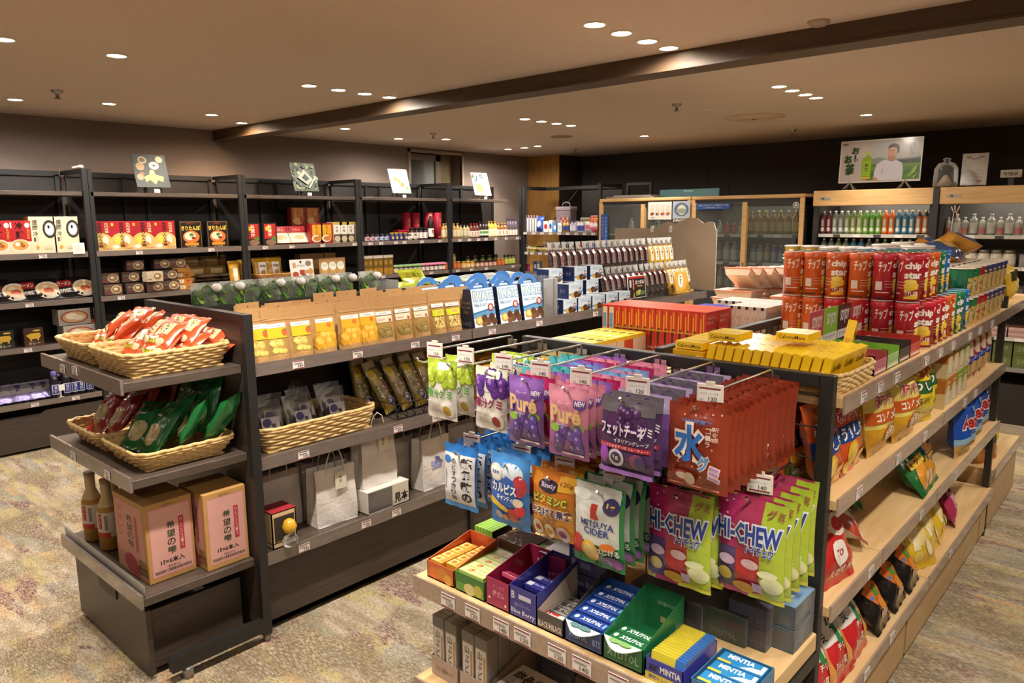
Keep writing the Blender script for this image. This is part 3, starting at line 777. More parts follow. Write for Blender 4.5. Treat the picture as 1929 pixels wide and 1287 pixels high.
m=carton(.166,.055,.225,'#a7222b',[('r',0,0,1,.3,'#e2c58c'),('e',.5,.32,.52,.3,'#d9b56a'),('e',.3,.35,.14,.14,'#e8cb4f'),('e',.7,.35,.13,.17,'#efe3cc'),('e',.55,.2,.2,.1,'#c58a4a'),('e',.2,.14,.14,.07,'#f2ead9'),('v','秋田きりたんぽ鍋',.4,.12,.58,.97,'#221b19',.02),('v','比内地鶏',.7,.6,.86,.96,'#efdcae'),('r',.04,.84,.14,.94,'#d8b24a'),('t','3～4人前',.58,.04,.95,.12,'#a7222b')])
row('hotpot_kit_box',m.done('hotpot_kit_box'),xs_of((192,233,273,313),Y,1.42),'red hotpot kit box with stew picture','below the sliced vegetable picture','food box',group='red hotpot kit boxes',jit=.04)
m=carton(.185,.06,.22,'#1f1b1a',[('r',.03,.02,.97,.98,'#8a6a3c'),('r',.05,.035,.95,.965,'#1d1917'),('e',.5,.42,.38,.23,'#c9743a'),('e',.45,.45,.26,.15,'#ead9bd'),('e',.52,.5,.1,.06,'#4f7a3a'),('e',.6,.38,.1,.05,'#8c2f22'),('t','きりたんぽ',.08,.66,.92,.84,'#e8c04a',.03),('t','比内地鶏スープ',.3,.88,.7,.94,'#b5452c'),('r',.2,.1,.82,.2,'#d98f2b'),('t','2～3人前',.3,.04,.7,.09,'#efe9dd')])
row('black_hotpot_box',m.done('black_hotpot_box'),xs_of((362,412),Y,1.42),'black hotpot box with gold lettering','left of the third bay post','food box',group='black hotpot boxes')
m=carton(.12,.1,.19,'#1b1a1a',[('r',.25,.12,.75,.86,'#2b2827')]+[('t','比内地鶏',.3,.15+.14*k,.7,.23+.14*k,'#8c867c') for k in range(5)])
place('black_back_box',m.done('black_back_box'),(3.18,6.2,1.42),'black box with small white lines, turned beside the black hotpot boxes','food box')
# third bay
m=carton(.135,.06,.2,'#221e1c',[('r',.1,.3,.9,.95,'#b22b25'),('v','納豆汁',.35,.38,.65,.93,'#f0e4cf',.04),('e',.3,.75,.14,.1,'#e5bf36'),('e',.55,.14,.38,.13,'#8e6f58'),('e',.75,.3,.18,.1,'#55823a')])
row('natto_soup_box',m.done('natto_soup_box'),xs_of((478,510),Y,1.42),'black and red soup mix box','under the dark leaf picture','food box',group='black and red soup boxes',jit=.05)
m=carton(.2,.035,.17,'#a8232a',[('p',[(0,.55),(1,.75),(1,1),(0,1)],'#b4262c'),('r',0,0,1,.6,'#ead9bd'),('e',.5,.3,.42,.24,'#f1e8d9'),('e',.5,.32,.3,.15,'#e2c090'),('v','稲庭',.05,.55,.16,.95,'#241c1a',.02),('t','うどん',.3,.72,.7,.86,'#d9cbb4',.02)])
mm=m.done('udon_box')
for i,(x_) in enumerate(xs_of((535,567),Y+.03,1.42)): place('udon_box',mm,x_,f"flat red and cream noodle box leaning back, {ORD[i]} of two beside the soup boxes",'food box',group='leaning udon boxes',rot=(-.5,0,.05))
m=carton(.14,.06,.19,'#a2241f',[('r',.15,.25,.85,.93,'#dfa22c'),('v','かりんとう',.4,.35,.6,.92,'#8c2a1c',.02),('e',.45,.25,.38,.18,'#efe2c8'),('e',.5,.25,.3,.12,'#c78240'),('e',.72,.35,.12,.14,'#d7862e')])
mb=m.done('brown_snack_box')
row('curry_box',mb,xs_of((598,617),Y,1.42),'red and yellow food box','beside the white lidded jars','food box',group='red and yellow food boxes')
m=carton(.15,.07,.17,'#8c2f1c',[('r',.15,.25,.85,.95,'#b8762a'),('v','かりん',.4,.45,.62,.92,'#6b3116',.02),('e',.45,.25,.35,.2,'#d2a365'),('e',.7,.35,.12,.2,'#a8511f')])
mb=m.done('stacked_food_box')
for i,p in enumerate(xs_of((563,590),6.3,1.59)):
    place('stacked_food_box',mb,p,f"dark orange food box on top of the red cartons, {'left' if i==0 else 'right'} one",'food box',group='upper dark orange boxes')
    place('red_carton',carton(.17,.1,.17,'#8e1f22',[('r',.1,.3,.9,.8,'#a32a2a')]).done('red_carton'),(p[0],6.29,1.42),f"plain red carton under the {'left' if i==0 else 'right'} dark orange box",'food box',group='plain red cartons')
m=carton(.11,.1,.2,'#c9bc8e',[('r',.08,.05,.92,.82,'#5f574c'),('r',.1,.42,.8,.85,'#f0ebe0'),('e',.45,.2,.3,.14,'#cfc2a4'),('r',0,.9,1,1,'#c4a63a'),('v','味噌',.3,.5,.55,.82,'#7b6c5c')])
row('miso_pack',m.done('miso_pack'),xs_of((637,650,663),Y,1.42),'clear pack with yellow top','beside the third bay post','food pack',group='yellow topped packs')
# fourth bay jars
jl={'p':jar_parts(.024,.075,'#57323a','#3b3b3b','#d8c9cd',[('e',.5,.5,.3,.35,'#b43b4c')]),'b':jar_parts(.024,.075,'#3d3a4d','#454545','#c9d2dc',[('e',.5,.5,.3,.35,'#3e5f8e')]),
    'n':jar_parts(.026,.085,'#2b2a63','#c2a553','#34357e',[('e',.5,.5,.32,.36,'#d9bf58')]),'w':jar_parts(.028,.075,'#3a3328','#c2b28e','#e9e3d4',[('r',.2,.3,.8,.5,'#5b5347')]),
    's':jar_parts(.027,.13,'#2a1614','#2b2a2b','#efe6dc',[('v','いくら',.3,.1,.7,.9,'#a32a2b',.03)])}
seq='ppbbbnnnnww'; pts=xs_of((691,701,710,720,729,738,746,754,763,771,781),Y,1.42)
for i,(k,p) in enumerate(zip(seq,pts)):
    d={'p':'small jam jar with red dot label','b':'small jam jar with blue label','n':'navy jar with yellow moon label','w':'squat jar with cream label'}[k]
    place('preserve_jar',jl[k],p,f"{d}, {ORD[i]} from the left in the fourth bay",'jar',group='small jars in the fourth bay')
row('salmon_roe_jar',jl['s'],xs_of((776,785,793,801),Y,1.42),'dark jar with white label','before the tall red cartons','jar',group='dark jars with white labels')
m=carton(.16,.09,.11,'#a51f2c',[('r',0,.9,1,1,'#c9303a')]); place('red_gift_box',m.done('red_gift_box'),(5.21,6.2,1.42),'low red gift box behind the cream label jars','gift box')
p=bottle_parts(.034,.27,'#231310','#e7e0d4','#efe9de',(.12,.45),art=[('v','酢',.25,.15,.75,.9,'#8d1f22',.04)])
place('soy_bottle',p,xs_of((812,),Y,1.42)[0],'dark bottle with white cap and label standing before the tall red cartons','bottle')
m=M('card'); m.lathe([(.048,0),(.048,.29)],16,['#a9182f']); 
S=Surf((0,0,0),(.07,0,0),(0,0,.29),(0,-1,0),lambda a,b,off:Vector((math.sin((a-.5)*1.8)*(.048+off),-math.cos((a-.5)*1.8)*(.048+off),.29*b)))
m.draw(S,[('v','純米',.35,.45,.65,.8,'#cf8c6e',.01),('r',.2,.06,.8,.12,'#c06a60')],res=3)
row('red_gift_tube',m.done('red_gift_tube'),[(5.33,6.30,1.42),(5.44,6.28,1.42),(5.56,6.2,1.42),(5.66,6.17,1.42)],'tall red gift carton','behind the dark bottle','gift box',group='tall red gift cartons')
# fifth bay bottles
tall=bottle_parts(.028,.17,'#b98a3d','#c49a3e','#d8c9a0',(.15,.6)); pale=bottle_parts(.025,.15,'#b5a878','#8f8763','#cfc7a6',(.2,.6)); redc=bottle_parts(.03,.165,'#6b2a1c','#b5222a','#e9dccb',(.1,.5),art=[('v','たれ',.3,.1,.7,.9,'#9c2a2a',.04)])
dark=bottle_parts(.033,.185,'#2c1d17','#2b2a28','#dfe6d3',(.15,.5),art=[('r',.1,.35,.9,.75,'#5f9a55')]); yel=bottle_parts(.03,.19,'#dcb84a','#d9a437','#f0e6c8',(.1,.55)); org=bottle_parts(.034,.165,'#8a5b22','#c99a35','#efe4d2',(.12,.55),art=[('r',.35,.2,.65,.8,'#b9832d')]); pur=bottle_parts(.028,.215,'#5f5560','#4a2f63','#cfc4b8',(.1,.4))
bs=[(848,tall,'slim amber bottle with gold cap'),(855,tall,'slim amber bottle with gold cap'),(862,tall,'slim amber bottle with gold cap'),(868,pale,'pale oil bottle'),(875,pale,'pale oil bottle'),(881,pale,'pale oil bottle'),
    (887,redc,'red capped sauce bottle'),(893,redc,'red capped sauce bottle'),(898,redc,'red capped sauce bottle'),(904,dark,'dark bottle with green label'),(910,dark,'dark bottle with green label'),(915,dark,'dark bottle with green label'),
    (921,yel,'yellow dressing bottle'),(926,yel,'yellow dressing bottle'),(932,yel,'yellow dressing bottle'),(938,org,'orange capped bottle with cream label'),(945,org,'orange capped bottle with cream label'),(951,org,'orange capped bottle with cream label'),
    (956,pur,'purple capped bottle'),(961,pur,'purple capped bottle'),(966,pur,'purple capped bottle'),(971,pur,'purple capped bottle')]
cnt={}
for px,sh,d in bs:
    k=cnt.get(d,0); cnt[d]=k+1; x_=xs_of((px,),Y+.0,1.42)[0]
    place('sauce_bottle',sh,x_,f"{d}, {ORD[k]} of its kind in the corner bay",'bottle',group='bottles on the corner bay shelf')
row('amber_bottle_at_post',tall,xs_of((836,841),Y,1.42),'amber bottle beside the tall red cartons','in the fourth bay','bottle',group='amber bottles by the red cartons')
# --- tier 3
ram=[('e',.72,.42,.3,.38,'#efe6d6'),('e',.72,.44,.24,.28,'#e7c08d'),('e',.72,.38,.12,.12,'#b5543a'),('e',.66,.56,.08,.08,'#f0e3c6'),('r',.08,.5,.42,.8,'#a8222a'),('t','ラーメン',.1,.56,.4,.74,'#efe6da',.02),('t','比内地鶏',.1,.22,.4,.4,'#dcd5c8',.02)]
m=bag(.30,.17,.05,ram,'#191515',seal=.04,wr=.05); mm=m.done('ramen_pack')
for i,p in enumerate(xs_of((14,76,146),6.16,1.082)):
    place('ramen_pack',mm,p,f"black ramen pack with bowl, {ORD[i]} from the left in the bay at the picture edge",'noodle pack',group='black ramen packs',rot=(-.5,0,random.uniform(-.08,.05)))
m=bag(.3,.1,.04,[('e',.6,.5,.2,.4,'#c7b294')],'#201a18'); place('ramen_pack',m.done('ramen_pack_b'),(1.46,6.33,1.16),'black ramen pack lying behind the front row at the picture edge','noodle pack',rot=(-.8,0,0))
def bowlpack(c1,c2):
    m=M('gloss_card'); m.lathe([(.045,0),(.062,.045),(.066,.05),(.066,.053)],16,['#4f3d36',c1,c2])
    m.box(-.066,.066,-.067,-.0,.008,.085,c1) ; F=Surf((-.066,-.0675,.008),(.132,0,0),(0,0,.077),(0,-1,0))
    m.draw(F,[('e',.66,.5,.3,.42,'#cdb993'),('e',.66,.5,.24,.33,'#8d6d4f'),('e',.63,.55,.12,.13,'#e2d4b4'),('t','せんべい汁',.06,.55,.34,.75,'#b9a893',.01),('r',.06,.2,.3,.28,'#8e3a30')],.0003,.0004)
    return m.done('soup_cup')
ca,cb_=bowlpack('#54433c','#6d5a4e'),bowlpack('#6b4f47','#6d5a4e')
k=0
for z,pxs in ((1.08,(208,250,287,318)),(1.166,(203,242,280,314)),(1.252,(250,300,330)),):
    for px in pxs:
        p=xs_of((px,),6.16+.05*(z-1.08)/.086,z)[0]
        place('soup_cup_box',ca if k%2 else cb_,p,f"brown soup cup box, {ORD[pxs.index(px)]} from the left in the {'bottom' if z<1.1 else 'middle' if z<1.2 else 'top'} layer of the stack",'food box',group='stacked brown soup cups',rz=random.uniform(-.08,.08)); k+=1
m=bowlpack('#c9b9a4','#d9c9b0'); place('soup_cup_box',m,(2.5,6.09,1.166),'pale soup cup box with red mark in front of the brown stack','food box',rz=.1)
m=carton(.17,.1,.045,'#c8893f',[('r',.08,.2,.6,.8,'#ecdcc2'),('t','チーズ',.15,.35,.5,.65,'#a5552a',.02),('e',.8,.5,.1,.25,'#b5542c')]); mc=m.done('cheese_box')
for i,(x_,z_) in enumerate(((2.78,1.08),(2.78,1.127),(2.9,1.08),(2.79,1.174),(2.9,1.127))):
    place('cheese_box',mc,(x_,6.14+.02*i,z_),f"flat orange cheese snack box, {ORD[i]} laid in the orange pile",'food box',group='orange cheese snack boxes',rz=random.uniform(-.1,.1))
m=M('gloss_card'); 
for a,b_,c_ in (((-.07,0,0),(.07,0,0),(-.01,0,.11)),):
    p0=[m.v(q) for q in (a,b_,c_)]; p1=[m.v((q[0],.04,q[2])) for q in (a,b_,c_)]
    m.f(p0,'#d99648'); m.f(p1[::-1],'#c98238'); m.f([p0[0],p1[0],p1[1],p0[1]],'#b97430'); m.f([p0[1],p1[1],p1[2],p0[2]],'#c98238'); m.f([p0[2],p1[2],p1[0],p0[0]],'#e3ab62')
mc=m.done('cheese_wedge_box')
for i,x_ in enumerate((2.78,2.88)): place('cheese_wedge_box',mc,(x_,6.2+.05*i,1.222 if i==0 else 1.175),f"triangular orange cheese carton, {'left' if i==0 else 'right'} one on the orange pile",'food box',group='triangular cheese cartons',rz=.2*i)
m=bag(.19,.17,.03,[('r',.1,.55,.55,.9,'#b08a4a'),('v','もち',.6,.5,.75,.9,'#3a2c1c',.02),('r',.2,.1,.8,.35,'#cdb27e')],'#8d6c39'); mp_=m.done('rice_cake_bag')
row('rice_cake_bag',mp_,[(3.0,6.36,1.17),(3.18,6.36,1.17)],'brown gold bag standing at the back','above the silver packs','food bag',group='brown gold bags at the back')
m=bag(.2,.15,.035,[('r',.1,.2,.9,.5,'#8b7d6c')],'#5e4c3c',mat='foil'); mf=m.done('flat_silver_pack')
k=0
for x_ in (3.0,3.19):
    for z_ in (1.1,1.13,1.16):
        place('flat_silver_pack',mf,(x_,6.26,z_-.002),f"flat dark silver food pack, {ORD[int((z_-1.09)/.03)]} up in the {'left' if x_<3.1 else 'right'} pile",'food pack',group='flat silver packs',rot=(PI/2,0,random.uniform(-.05,.05))); k+=1
# third bay lower
def tray(w,d,h,mat='wicker',floor=.004,flare=.86,n=18,rows=6,r_=.0055,name='basket_body',rim=.009):
    """woven rectangular basket; origin at the middle of its foot"""
    m=M(mat); K=88
    def ring(f_,z,wob,ph):
        pts=[]; W2,D2=w/2*f_,d/2*f_; rc=.03
        per=[]
        for i in range(K):
            t=i/K*2*PI; c_,s_=math.cos(t),math.sin(t); q=(abs(c_)**8+abs(s_)**8)**(-1/8)
            x_,y_=c_*q,s_*q
            k_=1+wob*math.sin(i*PI/2+ph)
            pts.append((x_*(W2+wob*.012*math.sin(i*PI*.5+ph)*50*.02), y_*(D2+wob*.012*math.sin(i*PI*.5+ph)), z))
            pts[-1]=(x_*W2+c_*wob*.0028*math.sin(i*PI*.5+ph), y_*D2+s_*wob*.0028*math.sin(i*PI*.5+ph), z)
        return pts
    for j in range(rows):
        f_=flare+(1-flare)*j/max(1,rows-1); z=.006+(h-.02)*j/max(1,rows-1)
        m.tube(ring(f_,z,1,PI*j),r_,5,closed=True)
    A=ring(1.0,h-.006,1.6,0); B_=ring(1.0,h-.004,1.6,PI)
    for i,p in enumerate(A): A[i]=(p[0],p[1],p[2]+.003*math.sin(i*PI/2)); 
    for i,p in enumerate(B_): B_[i]=(p[0],p[1],p[2]-.003*math.sin(i*PI/2))
    m.tube(A,rim*.62,5,closed=True); m.tube(B_,rim*.62,5,closed=True)
    m.box(-w/2*flare,w/2*flare,-d/2*flare,d/2*flare,0,floor)
    # inner lining of the weave
    lo=ring(flare*.995,.004,0,0); hi=ring(.995,h-.006,0,0)
    a=[m.v(p) for p in lo]; b_=[m.v(p) for p in hi]
    for i in range(K): j=(i+1)%K; m.f([a[i],a[j],b_[j],b_[i]])
    return m
m=bag(.17,.2,.05,[('r',.28,.2,.75,.78,'#efe8dc'),('e',.52,.3,.16,.12,'#b98b5a'),('r',.35,.55,.7,.66,'#8f8272')],'#c28f1f',mat='film'); my=m.done('yellow_mushroom_bag')
for i,p in enumerate(xs_of((495,520),6.21,1.11)): place('yellow_bag',my,p,f"glossy ochre yellow bag with white label in the small basket, {'left' if i==0 else 'right'} one",'food bag',group='ochre bags in the small basket',rot=(-.15,0,.1*i))
m=tray(.36,.2,.085,'wicker_dark'); place('small_basket',m.done('small_basket'),xs_of((512,),6.19,1.08)[0],'brown woven basket on the wall shelf holding ochre yellow bags','basket')
my2=bag(.1,.22,.05,[('r',.3,.2,.7,.7,'#e8dfd0')],'#b98719').done('side_bag')
row('side_ochre_bag',my2,[(3.36,6.2,1.08),(3.22,6.1,1.08)],'narrow ochre bag leaning by the post','between two bays','food bag',group='ochre bags by the post',tilt=-.15)
m=carton(.25,.006,.2,'#ede9e4',[('r',.42,.82,.5,.94,'#3d3532'),('t','雲丹醤油',.3,.66,.62,.76,'#8d857e'),('e',.78,.8,.13,.13,'#8c7d78'),('r',.1,.62,.25,.85,'#c8a583'),('e',.2,.32,.14,.13,'#a8472f'),('r',.38,.3,.6,.52,'#a3412a'),('r',.62,.34,.74,.5,'#b98a5e'),('e',.85,.42,.12,.15,'#c9934f'),('e',.55,.2,.13,.12,'#7a3325'),('r',.05,.03,.95,.09,'#59504c')])
place('recipe_card',m.done('recipe_card'),xs_of((572,),6.08,1.082)[0],'white recipe card with food photos standing between yellow and kraft bags','card',rot=(-.12,0,.02))
m=bag(.115,.2,.05,[('e',.5,.62,.36,.2,'#ece6da'),('e',.5,.66,.28,.08,'#c9d9c4'),('r',.2,.04,.8,.36,'#b8986c'),('r',.2,.36,.8,.42,'#c9a24a')],'#b58f5f',kind='stand',seal=.2,mat='soft'); mk=m.done('kraft_pouch_small')
row('kraft_pouch',mk,xs_of((612,627,642),Y,1.08),'kraft paper pouch with round white label','on the third bay shelf','food pouch',group='kraft pouches on the wall shelf')
m=carton(.13,.1,.24,'#a8804f',[]); mk=m.done('kraft_carton')
row('kraft_carton',mk,[(4.06,6.3,1.08),(4.2,6.31,1.08),(4.34,6.31,1.08)],'plain kraft bag standing behind the kraft pouches','in the third bay','food bag',group='plain kraft bags behind')
# fourth bay lower
m=carton(.062,.06,.2,'#7d5a1c',[('r',.06,.0,.94,.35,'#b5852a'),('r',.06,.35,.94,.82,'#77561f'),('e',.5,.62,.3,.12,'#a8843a'),('r',0,.86,1,1,'#efe8dc')],mat='gloss_card')
row('oil_bottle_box',m.done('oil_bottle_box'),xs_of((690,699,709,718,728,737),Y,1.08),'square amber bottle with white cap','in the fourth bay','bottle',group='square amber bottles')
def bowjar(body,bow):
    p=jar_parts(.026,.085,body,'#c9b79a','#ece6dc')
    m=M('cloth'); m.lathe([(.028,.066),(.036,.074),(.03,.079),(.024,.09)],10,[bow]*3); m.box(-.035,.035,-.032,-.028,.068,.078,bow)
    p['cloth_cap']=m.done('cloth_cap'); return p
row('pickle_jar',bowjar('#4e5a33','#8fae78'),xs_of((746,755,764,772,781,789),Y,1.08),'small jar with green cloth cap','in the fourth bay','jar',group='jars with green caps')
row('plum_jar',bowjar('#6a1f2c','#d8809f'),xs_of((796,804,812,820,828,834),Y,1.08),'small jar with pink cloth cap','in the fourth bay','jar',group='jars with pink caps')
jo=jar_parts(.03,.085,'#b5562a','#c9a04a','#d06f3a'); jy=jar_parts(.03,.08,'#c08a3c','#cfa94e','#e0c68f'); jr=jar_parts(.028,.075,'#8a4a35','#3a3634','#d9b2a0'); jg=jar_parts(.03,.13,'#4c5431','#55564a','#b9bf55')
for i,(px,sh,d) in enumerate(((838,jo,'orange'),(843,jo,'orange'),(855,jo,'orange'),(863,jo,'orange'),(873,jy,'amber'),(881,jy,'amber'),(889,jy,'amber'),(899,jr,'rust red'),(907,jr,'rust red'),(915,jr,'rust red'),(923,jr,'rust red'),(931,jr,'rust red'),(939,jo,'orange'),(946,jo,'orange'),(953,jg,'tall green'),(960,jg,'tall green'),(966,jg,'tall green'))):
    place('preserve_jar',sh,xs_of((px,),Y,1.08)[0],f"{d} preserve jar, {ORD[i]} from the left on the lower corner bay shelf",'jar',group='preserve jars on the lower corner shelf')
row('back_jar',jg,[(6.2,6.25,1.08),(6.32,6.25,1.08),(6.45,6.25,1.08),(6.57,6.25,1.08),(6.68,6.25,1.08)],'green labelled back row jar','of the lower corner bay shelf','jar',group='green jars in the back row')
place('top_jar',jy,(5.92,6.2,1.165),'small amber jar standing on top of the orange jars','jar'); place('back_jar_orange',jo,(5.92,6.2,1.08),'orange jar carrying the small amber jar','jar')
# --- first bay lower tiers
def pigbox(c1,c2,nm):
    m=carton(.125,.16,.13,c1,[('r',0,0,1,.32,c2),('p',[(.3,.4),(.75,.4),(.86,.55),(.8,.72),(.35,.72),(.1,.62)],'#c9a33c'),('r',.3,.3,.38,.45,'#c9a33c'),('r',.66,.3,.74,.45,'#c9a33c'),('e',.66,.86,.2,.05,'#c9a33c'),('t','カレー',.2,.08,.8,.24,'#d8cbb0',.01)])
    return m.done(nm)
row('curry_box',[pigbox('#23211e','#33312c','curry_a'),pigbox('#3f2a22','#4d3329','curry_b')],xs_of((10,66),Y,.76),'dark curry box with golden animal','behind the small wicker basket','food box',group='dark curry boxes')
m=carton(.3,.14,.12,'#b9b2ac',[('r',.02,.05,.7,.95,'#a79f99'),('e',.36,.5,.32,.4,'#8c3f2a'),('e',.36,.5,.28,.34,'#c9a27a'),('e',.3,.55,.14,.2,'#e5dccb'),('e',.45,.45,.12,.16,'#dccfb7'),('r',.72,.25,1,1,'#1f1b1a'),('v','比内ラーメン',.8,.3,.88,.95,'#efe9df',.02),('r',.72,.05,1,.25,'#b5502c')],top=[('r',0,0,1,1,'#3a3330')])
mm=m.done('ramen_box')
place('ramen_box',mm,(1.98,6.13,.882),'large ramen box with soup photo, upper of two behind the basket','noodle box',rz=0); place('ramen_box',mm,(2.0,6.11,.76),'large ramen box with soup photo, lower of two behind the basket','noodle box')
place('ramen_box',mm,(2.34,6.13,.76),'ramen box partly hidden behind the pile of orange snack bags','noodle box')
m=bag(.14,.2,.03,[('r',.0,.0,1,.34,'#8d84b5'),('r',0,.34,1,.6,'#c9c2c4'),('v','稲庭',.36,.45,.62,.85,'#3d3570',.02),('r',0,.86,1,1,'#a8a0b5')],'#8b8390',mat='foil'); ml=m.done('lilac_noodle_bag')
for i,p in enumerate(xs_of((4,38,68,88),6.17,.372)): place('lilac_noodle_bag',ml,(p[0],p[1]-.06,p[2]),f"lilac and silver noodle bag leaning back, {ORD[i]} from the left on the lowest wall shelf",'noodle bag',group='lilac noodle bags',rot=(-1.05,0,random.uniform(-.06,.02)))
p=bottle_parts(.03,.2,'#191522','#7d6bbd','#1f2c66',(.12,.52),art=[('r',.05,.05,.95,.95,'#e4e2e6'),('r',.12,.1,.88,.9,'#24347a'),('v','甘酒',.3,.15,.7,.88,'#e4e2ee',.03)],caph=.2,capr=.02)
row('navy_label_bottle',p,xs_of((105,127,142,153,169),Y,.36),'dark bottle with purple hood','on the lowest wall shelf','bottle',group='purple hooded bottles')
row('back_hooded_bottle',p,xs_of((112,124,137,150),6.22,.36),'purple hooded bottle in the back row','of the lowest wall shelf','bottle',group='purple hooded bottles in the back row')
m=M('gloss_card'); m.box(-.05,.05,0,.004,.05,.095,'#f3f2ec'); m.box(-.006,.006,.002,.006,0,.05,'#b9b6b0'); m.box(-.02,.02,-.01,.02,0,.004,'#b9b6b0')
place('sign_stand',m.done('sign_stand'),(1.78,6.09,.36),'small white sign on a clip stand before the purple hooded bottles','sign')

# ================================================================== pictures on easels above the wall shelves
def easel(col='#23201f'):
    m=M('plastic')
    for s_ in (-1,1):
        m.tube([(s_*.06,0,0),(s_*.045,.04,.1),(s_*.03,.09,.24)],.006,5,col); m.tube([(s_*.055,.02,.03),(s_*.055,-.02,.03),(s_*.055,-.02,.045)],.005,5,col)
    m.tube([(-.05,.035,.08),(.05,.035,.08)],.004,5,col); m.tube([(0,.09,.22),(0,.16,.0)],.005,5,col)
    return m.done('easel')
def picture(w,h,base,art):
    m=M('card'); m.box(-w/2,w/2,0,.008,0,h,base); m.draw(Surf((-w/2,0,0),(w,0,0),(0,0,h),(0,-1,0)),art,.0003,.0004); return m.done('picture_panel')
rs=random.Random(3)
leafy=[('e',rs.random()*.9+.05,rs.random()*.9+.05,rs.uniform(.03,.1),rs.uniform(.02,.07),rs.choice(['#5f6a55','#7c8a72','#3a4437','#8b9468','#242b24','#6a7368'])) for _ in range(46)]
PICS=[((292,356),(.26,.27),'#3b423e',[('e',.3,.82,.13,.11,'#b5a98a'),('e',.3,.82,.09,.07,'#6b5a40'),('e',.62,.66,.15,.12,'#cfc8b4'),('e',.62,.66,.05,.04,'#5a5648'),('e',.8,.85,.11,.1,'#b9ad84'),('e',.2,.62,.13,.12,'#a58a66'),('e',.22,.4,.07,.06,'#b5622f'),('e',.15,.3,.1,.1,'#8f8a6c'),('p',[(.25,.3),(.5,.42),(.85,.32),(.8,.16),(.66,.22),(.56,.08),(.42,.22),(.3,.15)],'#c9a866'),('e',.52,.44,.08,.09,'#d3b67a')],'picture panel of sliced vegetables and a bird shape on an easel'),
      ((580,362),(.26,.27),'#4c5548',leafy+[('p',[(.2,.45),(.5,.75),(.8,.4),(.55,.2)],'#8d9488'),('p',[(.35,.45),(.52,.6),(.66,.42),(.5,.33)],'#2a302b'),('p',[(.55,.1),(.9,.5),(.93,.48),(.6,.08)],'#aab0a4')],'dark green picture panel of tangled leaves on an easel'),
      ((759,369),(.25,.26),'#7d8a7c',[('p',[(.0,.0),(1,.0),(1,.25),(.0,.4)],'#6d8278'),('p',[(.3,1),(1,1),(1,.5)],'#9c9183'),('e',.3,.6,.1,.09,'#cf5a2a'),('e',.46,.5,.1,.09,'#d4612d'),('e',.6,.36,.1,.09,'#cf5a2a'),('e',.82,.24,.06,.06,'#c9683a')],'grey green picture panel with orange fruit on an easel'),
      ((912,372),(.27,.27),'#ece7d8',[('p',[(.05,.9),(.16,.95),(.22,.72)],'#c9a53a'),('p',[(.16,.6),(.35,.9),(.4,.86),(.26,.58)],'#34588f'),('p',[(.0,.8),(.1,.92),(.14,.7)],'#3e6e44'),('e',.36,.33,.2,.2,'#cf7028'),('e',.62,.84,.12,.11,'#2a2522'),('e',.62,.84,.045,.04,'#ece7d8'),('v','りんご',.52,.4,.66,.75,'#5d564e'),('t','SANSA',.58,.1,.92,.2,'#2c2c2a',.02)],'white picture panel with orange circle and colourful leaves on an easel')]
ED=easel(); EL=easel('#b98a4a')
for (pxy,(w,h),base,art,lb) in PICS:
    q=at(pxy[0],pxy[1],y=6.1); q=Vector((q.x,6.12,1.862))
    rt=-.30
    es=EL if 'orange circle' in lb else ED
    place('easel',es,q,('small pale wooden' if es is EL else 'small black')+' easel under the '+lb.split(' on an')[0].replace('picture panel ','picture '),'easel')
    place('picture',picture(w,h,base,art),(q.x,q.y-.012,q.z+.045),lb,'picture',rot=(rt,0,0.0))
    m=carton(.045,.003,.03,'#efe9ea',[('r',0,0,1,.2,'#c58a98')]); place('picture_price_card',m.done('price_card'),(q.x+.01,6.085,q.z),'small white price card before the '+lb.split(' on an')[0].replace('picture panel ','picture '),'card')
# clip at the top of the first post
m=M('plastic'); m.tube([(-.05,0,0),(.0,0,.012)],.008,6,'#cfc6b4'); m.lathe([(.016,0),(.018,.012),(.012,.022)],8,['#d8cfbd']*2,c=(.01,0))
place('white_clip',m.done('white_clip'),(2.06,6.085,2.032),'small white clip lamp on top of the first shelf post','clip')

# ================================================================== toiletries
def ty(px,z,x=6.99): return ys_of((px,),x,z)[0]
RZ=-PI/2
m=carton(.024,.03,.2,'#b9b5b4',[('r',.1,.1,.9,.8,'#d9d6d6'),('r',0,.84,1,1,'#6d2f33')])
row('toothbrush_pack',m.done('toothbrush_pack'),[ty(px,1.475) for px in (989,994,999,1004,1009)],'slim grey and red toothbrush pack','beside the corner post','toiletry',RZ,'toothbrush packs')
bl=bag(.1,.19,.06,[('e',.5,.5,.3,.2,'#dfe4ee')],'#2f4f9b',seal=.05); wh=bag(.1,.15,.05,[('e',.5,.5,.25,.2,'#4a62b0')],'#dfdcdc',seal=.05)
place('blue_pouch',bl.done('blue_pouch'),ty(1016,1.475),'blue detergent pouch on the toiletry shelf','toiletry',rot=(-.2,0,RZ))
items=[(1028,'#e2e0df','#b52f3a',.075,.13,'white box with red oval'),(1037,'#e8e6e4','#2e4aa0',.05,.14,'white box with blue band'),(1045,'#3f8fd0','#e8e8ee',.05,.11,'bright blue box'),(1054,'#e9e7e5','#c8c4c2',.06,.11,'plain white box')]
for i,(px,c1,c2,w,h,d) in enumerate(items):
    m=carton(w,.06,h,c1,[('e',.5,.5,.35,.25,c2)]); place('toiletry_box',m.done('toiletry_box'),ty(px,1.475),f"{d} on the toiletry shelf",'toiletry',RZ)
def pump(body,cap,lab): return bottle_parts(.026,.13,body,cap,lab,(.15,.6))
